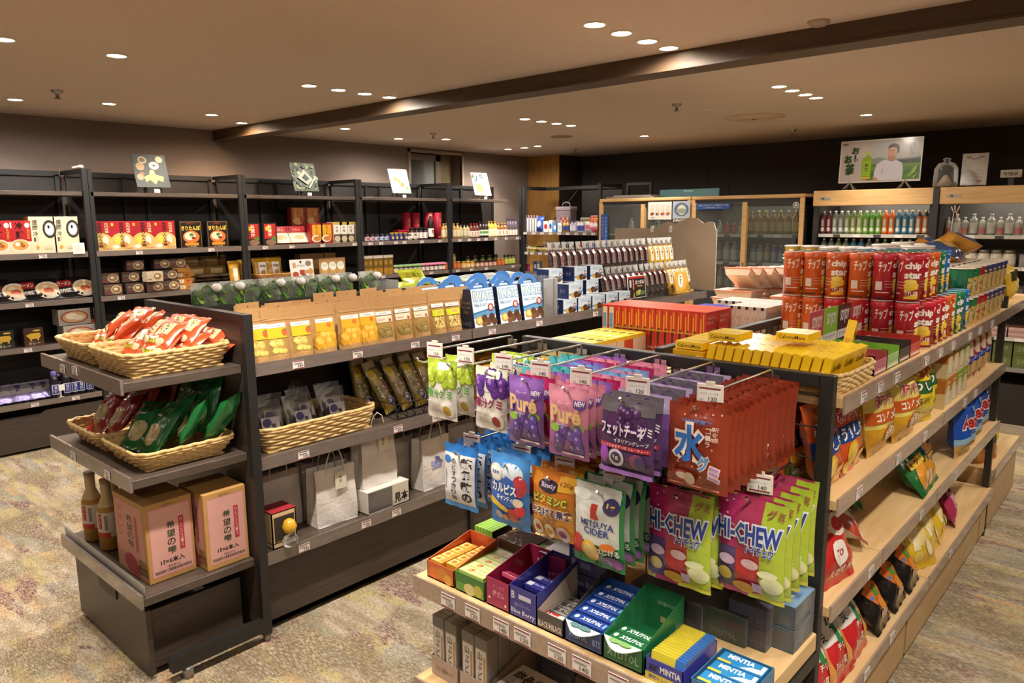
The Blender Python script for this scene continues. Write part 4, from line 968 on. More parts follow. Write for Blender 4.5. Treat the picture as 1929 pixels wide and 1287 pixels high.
for i,(px,b_,c_,l_,d) in enumerate(((1064,'#c9a24c','#dccb9a','#3c4f8c','gold shampoo bottle'),(1070,'#c9a24c','#dccb9a','#3c4f8c','gold shampoo bottle'),(1078,'#b9b0cf','#8d84b8','#e6e2ee','lilac lotion bottle'),(1084,'#b9b0cf','#8d84b8','#e6e2ee','lilac lotion bottle'),(1091,'#e3e2e6','#5a68b8','#4a58b0','white bottle with blue label'),(1097,'#e3e2e6','#5a68b8','#4a58b0','white bottle with blue label'))):
    place('toiletry_bottle',pump(b_,c_,l_),ty(px,1.475),f"{d}, {'left' if i%2==0 else 'right'} one of its pair on the toiletry shelf",'toiletry',RZ,'toiletry bottles')
m=bag(.12,.12,.05,[('r',.2,.3,.8,.7,'#d8607c')],'#e4dcde'); place('tissue_pack',m.done('tissue_pack'),ty(1108,1.475),'white and pink tissue pack on the toiletry shelf','toiletry',rot=(-.2,0,RZ))
m=bag(.13,.2,.07,[('r',.1,.55,.9,.95,'#d06a3a'),('e',.4,.35,.3,.2,'#e9e2e4'),('r',.1,.1,.9,.3,'#dc7f8e')],'#c2407a'); mm=m.done('bath_salt_bag')
for i,(px,x_) in enumerate(((1116,6.99),(1123,6.97))): place('pink_bag',mm,ty(px,1.475,x_),f"pink and orange bag at the {'inner' if i==0 else 'outer'} end of the toiletry shelf",'toiletry',group='pink and orange bags',rot=(-.3,0,RZ))
m=M('soft'); m.box(-.11,.11,0,.14,0,.26,'#8f7f86',bev=.012); m.box(-.115,.115,-.005,.145,.25,.3,'#a3929b',bev=.01); m.tube([(-.06,.07,.3),(-.05,.07,.34),(0,.07,.355),(.05,.07,.34),(.06,.07,.3)],.008,6,'#9a8a92')
for k in range(18): m.draw(Surf((-.1,-.0,.02),(.2,0,0),(0,0,.22),(0,-1,0)),[('e',rs.random(),rs.random(),.06,.04,rs.choice(['#a79aa2','#7a6b74','#9a8f98','#b3a6ae']))],.0003,.0006+k*.0001)
place('vanity_case',m.done('vanity_case'),(7.2,ty(1060,1.475,7.2)[1],1.475),'grey lilac patterned vanity case with handle at the back of the toiletry shelf','case',RZ)
m=M('gloss_card'); m.box(-.06,.06,0,.04,0,.17,'#c2a49a')
for i in range(4):
    for j in range(6):
        if (i+j)%2: m.draw(Surf((-.06,0,0),(.12,0,0),(0,0,.17),(0,-1,0)),[('r',i/4,j/6,(i+1)/4,(j+1)/6,'#a5352f')],.0003,.0004)
place('checked_box',m.done('checked_box'),(7.12,ty(1063,1.475,7.12)[1],1.475),'red and white checked box before the vanity case','box',RZ)
m=M('soft'); m.box(-.14,.14,0,.16,0,.13,'#b5ab97',bev=.02); m.box(-.08,.08,.02,.12,.13,.17,'#a89f8c',bev=.012); m.box(-.15,.15,-.004,.164,.09,.11,'#c2b9a6',bev=.005)
place('cream_case',m.done('cream_case'),(7.17,ty(1100,1.475,7.17)[1],1.475),'cream lidded case behind the toiletry bottles','case',RZ)
for i,(px,c1,d) in enumerate(((990,'#c9c6c4','white and black pack'),(1003,'#b5c23a','lime green pouch'),(1012,'#4f463f','dark brown pouch'))):
    m=bag(.1,.09,.04,[('r',.2,.3,.8,.6,'#8d8a86')],c1); place('small_pack',m.done('small_pack'),ty(px,1.237),f"{d} on the middle toiletry shelf",'toiletry',rot=(-.7,0,RZ))
mt=tray(.22,.16,.05,'wicker').done('tiny_basket')
for i,px in enumerate((1006,1032,1062)): place('small_basket',mt,ty(px,1.235,7.07),f"shallow wicker tray, {ORD[i]} from the left on the middle toiletry shelf",'basket',RZ,'wicker trays of combs')
m=carton(.03,.006,.13,'#d8cfcb',[('r',.1,.1,.9,.7,'#8a7a75')]); mm=m.done('comb_pack')
for i,px in enumerate((1022,1027,1033,1038,1043,1048)): place('comb_pack',mm,(7.05+.01*i,ty(px,1.245,7.05)[1],1.245),f"slim comb pack fanned in the wicker tray, {ORD[i]} from the left",'toiletry',group='fanned comb packs',rot=(-.4,random.uniform(-.2,.3),RZ))
m=carton(.035,.05,.12,'#b0262e',[('r',0,.3,1,.6,'#e3c9a0')]); mm=m.done('red_tin'); row('red_tin',mm,[ty(1094,1.235),ty(1101,1.235)],'red and cream tin','on the middle toiletry shelf','tin',RZ,'red tins')
row('blue_bottle',pump('#2a3f9c','#e6e6ea','#3450b5'),[ty(px,1.235) for px in (1105,1112,1119,1125)],'blue and white bottle','on the middle toiletry shelf','toiletry',RZ,'blue bottles')
for i,(px,c1,c2,h,d) in enumerate(((989,'#a82a5c','#c95a84',.08,'magenta soap box'),(996,'#a82a5c','#c95a84',.08,'magenta soap box'),(1001,'#c99a3a','#e0c68a',.11,'gold box'),(1008,'#33469c','#d9dbe6',.12,'blue and white box'),(1014,'#8d8a8c','#e0dee0',.13,'white box'),)):
    m=carton(.045,.05,h,c1,[('r',.1,.3,.9,.7,c2)]); place('soap_box',m.done('soap_box'),ty(px,1.0),f"{d} on the lowest visible toiletry shelf, {ORD[i]} from the left",'toiletry',RZ,'boxes on the lowest toiletry shelf')
m=bag(.2,.14,.05,[('t','Feel',.2,.3,.7,.6,'#d5d8e2',.02)],'#27314f'); place('navy_pack',m.done('navy_pack'),ty(1040,1.0,7.05),'navy blue pack lying back on the lowest visible toiletry shelf','toiletry',rot=(-.6,0,RZ))
# ================================================================== goods on the left island
FY=2.575
def kraft(kind):
    lab={'peach':[('r',.14,.42,.86,.62,'#e2b52c'),('e',.78,.52,.11,.07,'#d2603a'),('e',.84,.57,.04,.02,'#5f7a35')],'mango':[('r',.12,.44,.88,.62,'#dba62a'),('e',.66,.56,.09,.05,'#c9722f')],
         'olive':[('r',.14,.46,.86,.6,'#ecd6bd'),('e',.74,.5,.07,.035,'#b04a2e'),('r',.2,.5,.5,.53,'#c9a68c')],'cashew':[('r',.14,.42,.86,.56,'#c9cf2e'),('e',.6,.5,.12,.04,'#c9a27a')]}[kind]
    r2=random.Random(kind)
    food={'peach':('#e3bf62','#f0d68c',.13,.05),'mango':('#d9a030','#e8bd55',.3,.16),'olive':('#8a7440','#b09a5c',.13,.07),'cashew':('#e0bf74','#f2dca0',.07,.035)}[kind]
    pts=[(r2.uniform(.24,.76),r2.uniform(.14,.38)) for _ in range({'mango':5,'olive':13,'peach':18}.get(kind,34))]
    art=[('r',.1,.08,.9,.66,'#a5854a' if kind!='mango' else '#c9962f'),('f',pts,food[2],food[3],food[0],food[1])]
    art+=[('e',.5,.06,.40,.055,'#b58d5c'),('r',.1,0,.9,.05,'#b58d5c')]
    art+=lab+[('r',.13,.62,.87,.7,'#efede8'),('r',.3,.65,.66,.665,'#a9a5a0'),('r',.03,.78,.97,.79,'#c9a577')]
    m=bag(.135,.205,.06,art,'#b8905f',back='#a98152',kind='stand',seal=.22,mat='soft',seed=len(kind),nu=10,nv=12); return m.done('kraft_pouch_'+kind)
KP={k:kraft(k) for k in ('peach','mango','olive','cashew')}
KB=bag(.13,.2,.05,[('e',.5,.93,.03,.012,'#6b4c2a'),('r',.03,.8,.97,.81,'#c9a577')],'#bd9564',kind='stand',seal=.22,mat='soft',nu=8,nv=8).done('kraft_pouch_rear')
seq=['peach','peach','peach','mango','mango','mango','olive','olive','olive','cashew','cashew']
px0=[487,523,568,613,661,694,724,759,793,824,852]
names={'peach':'dried peach','mango':'dried mango','olive':'dried green fruit','cashew':'cashew nut'}
fr=xs_of(px0,FY+.03,1.105)
xs=[1.46+.118*i for i in range(11)]
for i,(k,p) in enumerate(zip(seq,fr)):
    kk=seq[:i].count(k); tot=seq.count(k)
    place('kraft_pouch',KP[k],p,f"kraft window pouch of {names[k]} pieces, {ORD[kk]} from the left of its kind",'food pouch',group='kraft window pouches on the left island',rot=(-.05,0,random.uniform(-.06,.06)),sc=(.86 if i not in (5,9) else .78,1,random.uniform(.97,1.03)))
n=0
for rr in range(3):
    for j in range(9 if rr else 10):
        x_=1.47+.125*j+.04*rr; n+=1
        place('plain_kraft_pouch',KB,(x_,FY+.115+.085*rr,1.105),f"plain backed kraft pouch, {ORD[j]} from the left in the {['second','third','last'][rr]} row behind the window pouches",'food pouch',group='kraft pouches behind the front row',rot=(-.02,0,random.uniform(-.16,.16)),sc=(.86,1,random.uniform(.93,1.1)))
# gable gift boxes IWATE
def gable(w,d,h,hh):
    m=M('gloss_card'); t=d*.28
    F0,F1=(-w/2,w/2)
    # body: front leans back, side panels navy
    m.f([m.v((F0,0,0)),m.v((F1,0,0)),m.v((F1,t,h)),m.v((F0,t,h))],'#cfe3f2')
    m.f([m.v((F1,d,0)),m.v((F0,d,0)),m.v((F0,d-t,h)),m.v((F1,d-t,h))],'#9fc4e2')
    m.f([m.v((F0,d,0)),m.v((F0,0,0)),m.v((F0,t,h)),m.v((F0,d-t,h))],'#26304f'); m.f([m.v((F1,0,0)),m.v((F1,d,0)),m.v((F1,d-t,h)),m.v((F1,t,h))],'#26304f')
    m.f([m.v((F0,t,h)),m.v((F1,t,h)),m.v((F1,d-t,h)),m.v((F0,d-t,h))],'#2f5b96')
    L_=math.hypot(t,h); S=Surf((F0,0,0),(w,0,0),(0,t,h),(0,-h/L_,t/L_))
    m.draw(S,[('r',0,0,1,.26,'#e6eef4'),('p',[(0,.36),(1,.46),(1,.3),(0,.26)],'#5f9ac9'),('p',[(0,.40),(1,.5),(1,.46),(0,.36)],'#2f6da8'),('to','IWATE',.08,.70,.98,.93,'#f4efe0','#7fb2dc'),
       ('t','No.1',.1,.55,.36,.63,'#4a78ad'),('r',.42,.6,.66,.61,'#88aed0'),('r',.42,.56,.6,.57,'#88aed0'),('e',.8,.5,.13,.10,'#a8322f'),('e',.8,.5,.08,.065,'#f0e6de'),('t','兄弟',.75,.47,.85,.53,'#2a2321'),
       ('e',.22,.2,.16,.11,'#d9a63a'),('e',.22,.2,.11,.075,'#efd28a'),('e',.46,.24,.13,.1,'#5a3a28'),('e',.64,.16,.13,.1,'#6b4630'),('e',.8,.25,.13,.1,'#4d3020'),('e',.9,.13,.12,.09,'#5f3d2a'),('e',.45,.1,.12,.07,'#7a5238')],.0002,.0004)
    SL=Surf((F0,d,0),(0,-d,0),(0,0,h),(-1,0,0)); m.draw(SL,[('t','Chocolate',.2,.62,.72,.7,'#b9a66a'),('t','& Cookie',.22,.5,.7,.58,'#b9a66a'),('t','Nuts',.3,.38,.6,.46,'#b9a66a'),('t','IWATE',.22,.06,.78,.16,'#8fa8cf')],.0002,.0004)
    # arched handle with slot
    K=14; yc=d/2
    for s_,y_ in ((1,yc-.004),(-1,yc+.004)):
        for i in range(K):
            a0,a1=PI*i/K,PI*(i+1)/K; W=w*.46
            o=[(-W*math.cos(a),y_,h-.008+hh*math.sin(a)) for a in (a0,a1)]; n_=[(-W*.5*math.cos(a),y_,h-.008+hh*.2+hh*.36*math.sin(a)) for a in (a0,a1)]
            q=[m.v(o[0]),m.v(o[1]),m.v(n_[1]),m.v(n_[0])]; m.f(q[::-1] if s_>0 else q,'#4b83c4' if s_>0 else '#6d9fd6')
    for i in range(K):
        a0,a1=PI*i/K,PI*(i+1)/K; W=w*.46
        m.f([m.v((-W*math.cos(a0),yc-.004,h-.008+hh*math.sin(a0))),m.v((-W*math.cos(a0),yc+.004,h-.008+hh*math.sin(a0))),m.v((-W*math.cos(a1),yc+.004,h-.008+hh*math.sin(a1))),m.v((-W*math.cos(a1),yc-.004,h-.008+hh*math.sin(a1)))],'#3b73b4')
    return m.done('handle_gift_box')
GB=gable(.165,.11,.195,.06)
fx=xs_of((910,957),FY+.0,1.105)
k=0
for rr,(y_,xs_) in enumerate(((2.575,(2.68,2.87,3.06)),(2.70,(2.60,2.78,2.97,3.13)),(2.82,(2.56,2.74,2.93,3.12)))):
    for i,x_ in enumerate(xs_):
        place('handle_gift_box',GB,(x_,y_,1.105),f"light blue gift box with arched handle, {ORD[i]} from the left in the {['front','middle','rear'][rr]} row",'gift box',group='blue handled gift boxes',rz=random.uniform(-.05,.05))
m=M('acrylic'); m.box(3.215,3.218,2.57,2.8,1.106,1.33); m.box(3.13,3.25,2.57,2.573,1.106,1.32); place('acrylic_divider',m.done('acrylic_divider'),(0,0,0),'clear acrylic divider between the handled boxes and stacked boxes','divider')
m=carton(.125,.09,.083,'#d6e4ee',[('p',[(0,.35),(1,.5),(1,.2),(0,.2)],'#6fa6d2'),('r',0,0,1,.22,'#e8eff4'),('t','IWATE',.2,.66,.96,.92,'#a9c8e0',.02),('e',.84,.56,.1,.16,'#97302d'),('e',.84,.56,.06,.09,'#efe4dc'),('e',.3,.25,.15,.16,'#d8a63e'),('e',.54,.3,.18,.2,'#4f3425'),('e',.74,.22,.2,.16,'#6b4a36'),('p',[(.4,.12),(.95,.3),(.97,.22),(.45,.04)],'#3f281b')],left=[('r',0,0,1,1,'#27305c'),('t','H',.35,.35,.65,.65,'#8f97c4')],cols=['#d6e4ee','#27305c','#27305c','#27305c','#cccccc','#dbe8f2'])
IB=m.done('stacked_gift_box')
k=0
for lv,xs_ in ((0,(3.37,3.51,3.65,3.79,3.93)),(1,(3.36,3.56,3.72)),(2,(3.36,3.60,3.76))):
    for i,x_ in enumerate(xs_):
        y_=2.575 if lv==0 else 2.66
        z_=1.105+.084*lv
        if lv>0: 
            if lv==1: pass
        place('stacked_gift_box',IB,(x_,y_ if lv==0 else 2.672,1.105+.0845*lv if lv==0 else 1.105+.0845*(lv-0)),f"small light blue chocolate box, {ORD[i]} from the left in the {['bottom','middle','top'][lv]} layer",'gift box',group='stacked blue chocolate boxes')
for i,x_ in enumerate((3.36,3.56,3.72)): place('stacked_gift_box',IB,(x_,2.672,1.105),f"small light blue chocolate box at the back under the upper layers, {ORD[i]} from the left",'gift box',group='blue chocolate boxes at the back')
place('stacked_gift_box',IB,(3.42,2.575,1.1895),'small light blue chocolate box alone in front on the bottom layer','gift box')
m=M('black_panel'); m.box(-.5,.65,0,.1,0,.16); riser=m.done('riser'); place('display_riser',riser,(4.12,2.80,1.106),'black riser behind the brown cracker packs','riser')
# long cracker packs
def packs(col,art,nm,col2):
    m=bag(.062,.19,.035,art,col,seal=.06,wr=.12,nu=8,nv=12,seed=5)
    F=m.F_
    sm=bag(.06,.06,.012,(),'#ffffff',mat='clear_film',seal=.02,nu=6,nv=4,wr=.6); 
    base=len(m.V)
    for v in sm.V: m.V.append((v[0],v[1],v[2]+.175))
    for f_ in sm.F: m.F.append(tuple(i+base for i in f_)); m.fm.append('clear_film'); m.fc.append(C('#ffffff')); m.sm.append(True)
    return m.done(nm)
r2=random.Random(8)
spk=[('e',r2.uniform(.1,.9),r2.uniform(.08,.6),.07,.02,r2.choice(['#8c857c','#6b645c','#a39a90','#3d3834'])) for _ in range(26)]
SB=packs('#3f3835',spk+[('r',.25,.45,.75,.92,'#8d7f7c'),('r',.25,.9,.75,.95,'#a32e35'),('r',.3,.82,.7,.9,'#e3ded8'),('r',.22,.45,.27,.92,'#a32e35'),('r',.73,.45,.78,.92,'#a32e35'),('v','せんべい',.4,.5,.6,.8,'#2a2422',.01)],'cracker_pack','#000000')
SG=packs('#d7a93a',[('r',.15,.4,.85,.92,'#e9e2cf'),('v','たまご',.35,.5,.65,.88,'#2d2a28',.03),('e',.4,.3,.22,.07,'#4c4538'),('e',.62,.16,.24,.07,'#c99a2c'),('e',.3,.12,.2,.05,'#efe2b8')],'gold_cracker_pack','#000000')
ux=[3.46+.068*i for i in range(16)]
for i,x_ in enumerate(ux): place('cracker_pack',SB,(x_,2.765,1.268),f"brown sesame cracker pack, {ORD[i]} from the left in the upper row",'cracker pack',group='brown cracker packs, upper row',rot=(-.12,0,random.uniform(-.12,.12)))
for i in range(12):
    x_=3.86+.066*i
    place('cracker_pack',SB,(x_,2.66,1.105),f"brown sesame cracker pack, {ORD[i]} from the left in the lower row",'cracker pack',group='brown cracker packs, lower row',rot=(-.2,0,random.uniform(-.12,.12)))
for i in range(5):
    place('gold_cracker_pack',SG,(4.56+.066*i,2.765,1.268),f"golden yellow cracker pack, {ORD[i]} from the left in the upper row",'cracker pack',group='golden cracker packs, upper row',rot=(-.12,0,random.uniform(-.1,.1)))
    place('gold_cracker_pack',SG,(4.66+.062*i,2.66,1.105),f"golden yellow cracker pack, {ORD[i]} from the left in the lower row",'cracker pack',group='golden cracker packs, lower row',rot=(-.2,0,random.uniform(-.1,.1)))
m=carton(.21,.004,.145,'#e7e2da',[('r',.03,.03,.97,.97,'#2a2423'),('r',.03,.88,.97,.97,'#b23434'),('r',.1,.5,.2,.82,'#d9d4cc'),('r',.26,.35,.35,.85,'#a63838'),('v','黒胡麻',.28,.4,.33,.82,'#efe4d6',.01),('to','おつまみ',.42,.6,.9,.8,'#e9e2d8','#2a2423'),('r',.5,.5,.8,.56,'#c98f3a'),('e',.5,.22,.1,.12,'#8aa44f'),('e',.62,.25,.1,.12,'#c9b45c'),('e',.78,.22,.14,.1,'#5d7f45'),('p',[(.25,.05),(.3,.3),(.36,.05)],'#c9a03a')])
place('product_card',m.done('product_card'),(4.12,2.60,1.13),'black product card with vegetables before the brown cracker packs','card',rot=(-.1,0,0))
m=carton(.15,.004,.14,'#e0b24e',[('e',.48,.55,.25,.36,'#efe9dc'),('e',.48,.55,.22,.33,'#f6f2e8'),('v','卵煎餅',.4,.35,.56,.8,'#3a2f24',.03),('p',[(.0,.1),(.5,.0),(1,.2),(1,0),(0,0)],'#cf9430')])
place('product_card',m.done('product_card_gold'),(4.66,2.585,1.13),'golden product card with white oval before the golden cracker packs','card',rot=(-.1,0,0))
# cardboard back of a display sign, at the far end
m=M('cloth'); y0,y1=2.50,3.37; prof=[(y1,0),(y1,.44),(2.97,.445),(2.95,.475),(2.90,.49),(2.84,.475),(2.80,.49),(2.73,.52),(2.66,.515),(2.60,.475),(2.57,.49),(2.52,.48),(2.515,.445),(y0,.43),(y0,0)]
a=[m.v((0,y,z)) for y,z in prof]; b_=[m.v((.006,y,z)) for y,z in prof]
m.f(a,'#a08e7a'); m.f(b_[::-1],'#e9e2d4')
for i in range(len(prof)): j=(i+1)%len(prof); m.f([a[j],a[i],b_[i],b_[j]],'#d8ccb9')
m.box(-.002,0,2.96,2.964,0,.42,'#8c7a68'); m.box(-.012,0,2.95,2.975,.16,.2,'#cfc9bf','plastic')
for y_ in (3.02,2.86): m.box(-.014,.01,y_,y_+.02,.41,.46,'#c9c3ba','plastic')
place('display_sign_back',m.done('display_sign_back'),(4.99,0,1.12),'plain tan cardboard sign back with bumpy right top, behind the cracker packs','sign')
# herbs and packets on the far side of the spine
def herb(nm,twist):
    r3=random.Random(nm); m=M('soft')
    for _ in range(60):
        cx,cz=r3.uniform(-.042,.042),r3.uniform(.02,.1); s_=r3.uniform(.012,.024); an=r3.uniform(0,6); y_=r3.uniform(-.015,.012)
        c_=r3.choice(['#4f7a2a','#3c6a24','#6a8f36','#2f5420','#7fa045'])
        q=[(cx+s_*math.cos(an)*1.3,y_,cz+s_*math.sin(an)*1.3),(cx+s_*math.cos(an+1.6)*.8,y_+.008,cz+s_*math.sin(an+1.6)*.8),(cx-s_*math.cos(an),y_,cz-s_*math.sin(an)),(cx+s_*math.cos(an-1.6)*.8,y_-.008,cz+s_*math.sin(an-1.6)*.8)]
        m.f([m.v(p) for p in q],c_)
    inner=m.done('herb_leaves')
    m=bag(.115,.125,.035,[('r',.62,.05,.95,.5,'#23262a')] if twist else (),'#e8ece8',mat='haze_film',seal=.03,wr=.2,nu=8,nv=8)
    parts={'herb_leaves':inner,'clear_bag':m.done('clear_bag')}
    if twist:
        m=M('film'); m.lathe([(.006,0),(.02,.01),(.024,.022),(.012,.034)],8,['#e6e6e2']*3,c=(.05,-.012)); 
        for i,v in enumerate(m.V): m.V[i]=(v[0],v[1],v[2]+.085)
        parts['twist_tie']=m.done('twist_tie')
    return parts
HB=[herb('a',True),herb('b',True),herb('c',False)]
hx=[1.455,1.56,1.66,1.76,1.86,1.96,2.05,2.15,2.30]
for i,x_ in enumerate(hx): place('herb_pack',HB[i%3 if i<8 else 0],(x_,3.03,1.2515),f"clear pack of dark green leaves, {ORD[i]} from the left on the left island",'herb pack',group='packs of green leaves',rot=(0,0,random.uniform(-.15,.15)),sc=(1,1,1.12))
for i,x_ in enumerate((1.50,1.68,1.9)): place('herb_pack',HB[2],(x_,3.12,1.2515),f"clear pack of green leaves in the back row, {ORD[i]} from the left",'herb pack',group='packs of green leaves, back row')
m=M('haze_film'); m.box(-.05,.05,-.05,.05,0,.003); 
for a_ in ((-.05,.05,-.052,-.049),(-.05,.05,.049,.052)): m.box(a_[0],a_[1],a_[2],a_[3],0,.085)
m.box(-.052,-.049,-.05,.05,0,.085); m.box(.049,.052,-.05,.05,0,.085)
place('clear_tray',m.done('clear_tray'),(2.42,3.05,1.2515),'small clear plastic box beside the yellow green packets','box')
m=bag(.17,.12,.02,[('e',.3,.5,.12,.2,'#b5a23a'),('t','青さ',.45,.4,.8,.7,'#8f8a2c',.01),('e',.7,.85,.02,.03,'#2c2c20')],'#bfc92f',mat='foil'); yg=m.done('yellow_green_packet')
for i,(x_,y_,z_,rt) in enumerate(((2.58,3.02,1.272,(-1.4,0,.1)),(2.70,3.04,1.285,(-1.35,0,-.1)),(2.64,3.06,1.252,(-1.5,0,.3)),(2.78,3.06,1.262,(-1.4,0,.15)),(2.84,3.1,1.252,(-1.45,0,.2)),(2.74,3.16,1.27,(-.8,0,-.1)))):
    place('yellow_green_packet',yg,(x_,y_,z_+.012),f"yellow green flat packet, {ORD[i]} in the loose pile on the left island",'food packet',group='yellow green packets',rot=rt)
m=bag(.2,.14,.03,(),'#d9b53a',mat='foil'); place('yellow_flat_packet',m.done('yellow_flat_packet'),(3.0,3.1,1.275),'golden packet lying flat past the yellow green pile','food packet',rot=(-1.45,0,0))
m=bag(.2,.14,.03,[('r',.2,.2,.8,.8,'#a5a09c')],'#c2beba',mat='haze_film'); mm=m.done('grey_flat_packet')
for i,x_ in enumerate((3.18,3.35,3.5)): place('grey_flat_packet',mm,(x_,3.1,1.275),f"pale grey flat packet, {ORD[i]} of three before the handled gift boxes",'food packet',group='pale grey packets',rot=(-1.45,0,0))

# --- second shelf
bk=tray(.56,.30,.10,'wicker',flare=.9,rows=7,r_=.007,rim=.012); bkx=(xs_of((490,),FY,.735)[0][0]+xs_of((634,),FY,.735)[0][0])/2
place('wicker_basket',bk.done('wicker_basket'),(1.72,2.745,.7355),'long wicker basket on the middle shelf holding clear bags with navy labels','basket')
r3=random.Random(4)
def clearbag(tie):
    m=M('soft')
    for _ in range(10):
        cx,cz,cy=r3.uniform(-.04,.04),r3.uniform(.02,.09),r3.uniform(-.015,.015)
        m.lathe([(.004,cz-.02),(.018,cz-.01),(.02,cz),(.016,cz+.012),(.004,cz+.02)],6,['#3d3b4c']*4,c=(cx,cy))
    inner=m.done('dark_sweets')
    m=bag(.12,.17,.07,(),'#ffffff',mat='clear_film',wr=.25,seal=.02,nu=10,nv=10)
    outer=m.done('clear_bag')
    m=M('card'); S=Surf((-.035,-.037,.015),(.07,0,0),(0,.004,.085),(0,-1,0)); m.grid(S,1,1,'#dcd9e0'); m.draw(S,[('e',.3,.75,.25,.2,'#4b4486'),('e',.75,.2,.25,.15,'#4b4486'),('e',.15,.15,.15,.14,'#5a5494'),('v','藍の',.55,.35,.8,.7,'#1e1d2c',.04)],.0003,.0004)
    parts={'dark_sweets':inner,'clear_bag':outer,'label':m.done('label')}
    if tie:
        m=M('clear_film')
        for i in range(14):
            a0,a1=PI*i/14,PI*(i+1)/14
            m.f([m.v((0,0,.15)),m.v((.045*math.cos(a0),.006*(-1)**i,.155+.05*math.sin(a0))),m.v((.045*math.cos(a1),-.006*(-1)**i,.155+.05*math.sin(a1)))])
        m.tube([(-.008,0,.152),(.008,0,.152)],.004,5,'#c9c9cf','plastic'); parts['tied_top']=m.done('tied_top')
    return parts
CB1,CB2=clearbag(True),clearbag(False)
for i,(x_,y_,s_) in enumerate(((1.53,2.70,CB2),(1.68,2.70,CB1),(1.85,2.70,CB2),(1.60,2.80,CB2),(1.76,2.80,CB1),(1.9,2.80,CB2))):
    place('clear_sweet_bag',s_,(x_,y_,.745),f"clear navy labelled bag, {ORD[i%3]} from the left at the {'front' if i<3 else 'back'} of the wicker basket",'sweets bag',group='clear bags with navy labels',rot=(-.3,0,random.uniform(-.2,.2)),sc=1.05)
# wire basket
m=M('black_metal'); w,d,h=.46,.24,.075
for z_,f_ in ((.003,.93),(h,1)):
    m.tube([(-w/2*f_,-d/2*f_,z_),(w/2*f_,-d/2*f_,z_),(w/2*f_,d/2*f_,z_),(-w/2*f_,d/2*f_,z_)],.003,5,closed=True)
for i in range(9):
    t=-w/2+w*i/8; t2=t+w/8
    for y_ in (-d/2,d/2):
        m.tube([(t*.93,y_*.93,.003),((t+t2)/2,y_*.97,h)],.002,4) if t2<=w/2+.01 else None
        if t2<=w/2+.01:
            m.tube([(t2*.93,y_*.93,.003),((t+t2)/2,y_*.97,h)],.002,4)
            cx=(t+t2)/2-.02; m.tube([(cx+.012*math.cos(a_)*(1-a_/14),y_*1.0,h*.55+.014*math.sin(a_)*(1-a_/14)) for a_ in np.linspace(0,9,16)],.0016,4)
for i in range(5):
    y_=-d/2+d*i/4
    for x_ in (-w/2,w/2): m.tube([(x_*.93,y_*.93,.003),(x_,y_,h)],.002,4)
for i in range(12): x_=-w/2*.93+w*.93*i/11; m.tube([(x_,-d/2*.93,.003),(x_,d/2*.93,.003)],.0018,4)
place('wire_basket',m.done('wire_basket'),(2.33,2.72,.7365),'dark wire basket with scroll front holding yellow and clear sweets bags','basket')
r4=random.Random(12)
beans=[(r4.uniform(.15,.85),r4.uniform(.15,.7)) for _ in range(26)]
m=bag(.085,.24,.04,[('r',.1,.05,.9,.22,'#cfa62a'),('r',.05,.6,.4,.92,'#c9a92c'),('f',beans,.09,.03,'#c9b999','#efe8da'),('f',beans[:9],.08,.026,'#b5a27c','#f4eee0'),('e',.6,.2,.26,.1,'#e6e4ea'),('e',.6,.2,.21,.08,'#34509c'),('e',.55,.21,.1,.045,'#dfe1ea'),('r',.5,.16,.56,.2,'#b53a3a'),('r',.7,.45,.8,.62,'#c9697c')],'#8f8048',mat='film',wr=.18,seal=.02)
bb=len(m.V); Sx=M('card'); 
Sx.box(-.035,.035,-.004,.004,.225,.262,'#c9c0ab')
for v in Sx.V: m.V.append(v)
for f_,c_ in zip(Sx.F,Sx.fc): m.F.append(tuple(i+bb for i in f_)); m.fm.append('card'); m.fc.append(c_); m.sm.append(False)
YB=m.done('yellow_sweets_bag')
for i,(x_,r_) in enumerate(((2.16,.25),(2.26,.2),(2.35,.1),(2.43,.05),(2.51,-.08))):
    place('yellow_sweets_bag',YB,(x_,2.70,.745),f"tall yellow sweets bag with blue mark, {ORD[i]} from the left in the wire basket",'sweets bag',group='tall yellow sweets bags in front',rot=(-.42,-r_*.7,r_))
for rr in range(3):
    for i in range(6 if rr<2 else 5):
        place('yellow_sweets_bag',YB,(2.08+.085*i+.02*rr,2.79+.045*rr,.75),f"paper headed sweets bag, {ORD[i]} from the left, {['second','third','last'][rr]} row of the wire basket",'sweets bag',group='sweets bags behind the front row',rot=(-.22,random.uniform(-.1,.1),random.uniform(-.15,.15)))
m=carton(.085,.12,.165,'#c98a2c',[('p',[(.25,.75),(.6,.95),(.9,.75),(.6,.55)],'#ecd9ae'),('e',.6,.75,.2,.12,'#c98a2c'),('e',.6,.75,.12,.07,'#ecd9ae'),('p',[(.35,.42),(.65,.6),(.95,.42),(.65,.25)],'#ecd9ae'),('e',.65,.42,.18,.1,'#c98a2c'),('e',.65,.42,.11,.06,'#ecd9ae'),('e',.6,.13,.25,.12,'#ecd9ae'),('e',.6,.13,.17,.08,'#c98a2c'),('v','おみやげ',.06,.2,.16,.9,'#3a2614')],left=[('r',.2,.1,.8,.5,'#e6d9c0')]+[('r',.25,.12+.04*k,.75,.14+.04*k,'#4a3c2c') for k in range(8)])
ob=m.done('orange_biscuit_box')
for i,(x_,y_) in enumerate(((2.70,2.60),(2.86,2.62),(3.02,2.62),(2.74,2.76),(2.88,2.78),(3.03,2.78))):
    place('biscuit_box',ob,(x_,y_,.7355),f"orange biscuit box with round pattern, {ORD[i%3]} from the left in the {'front' if i<3 else 'back'} row",'biscuit box',group='orange biscuit boxes',rz=random.uniform(-.06,.06))
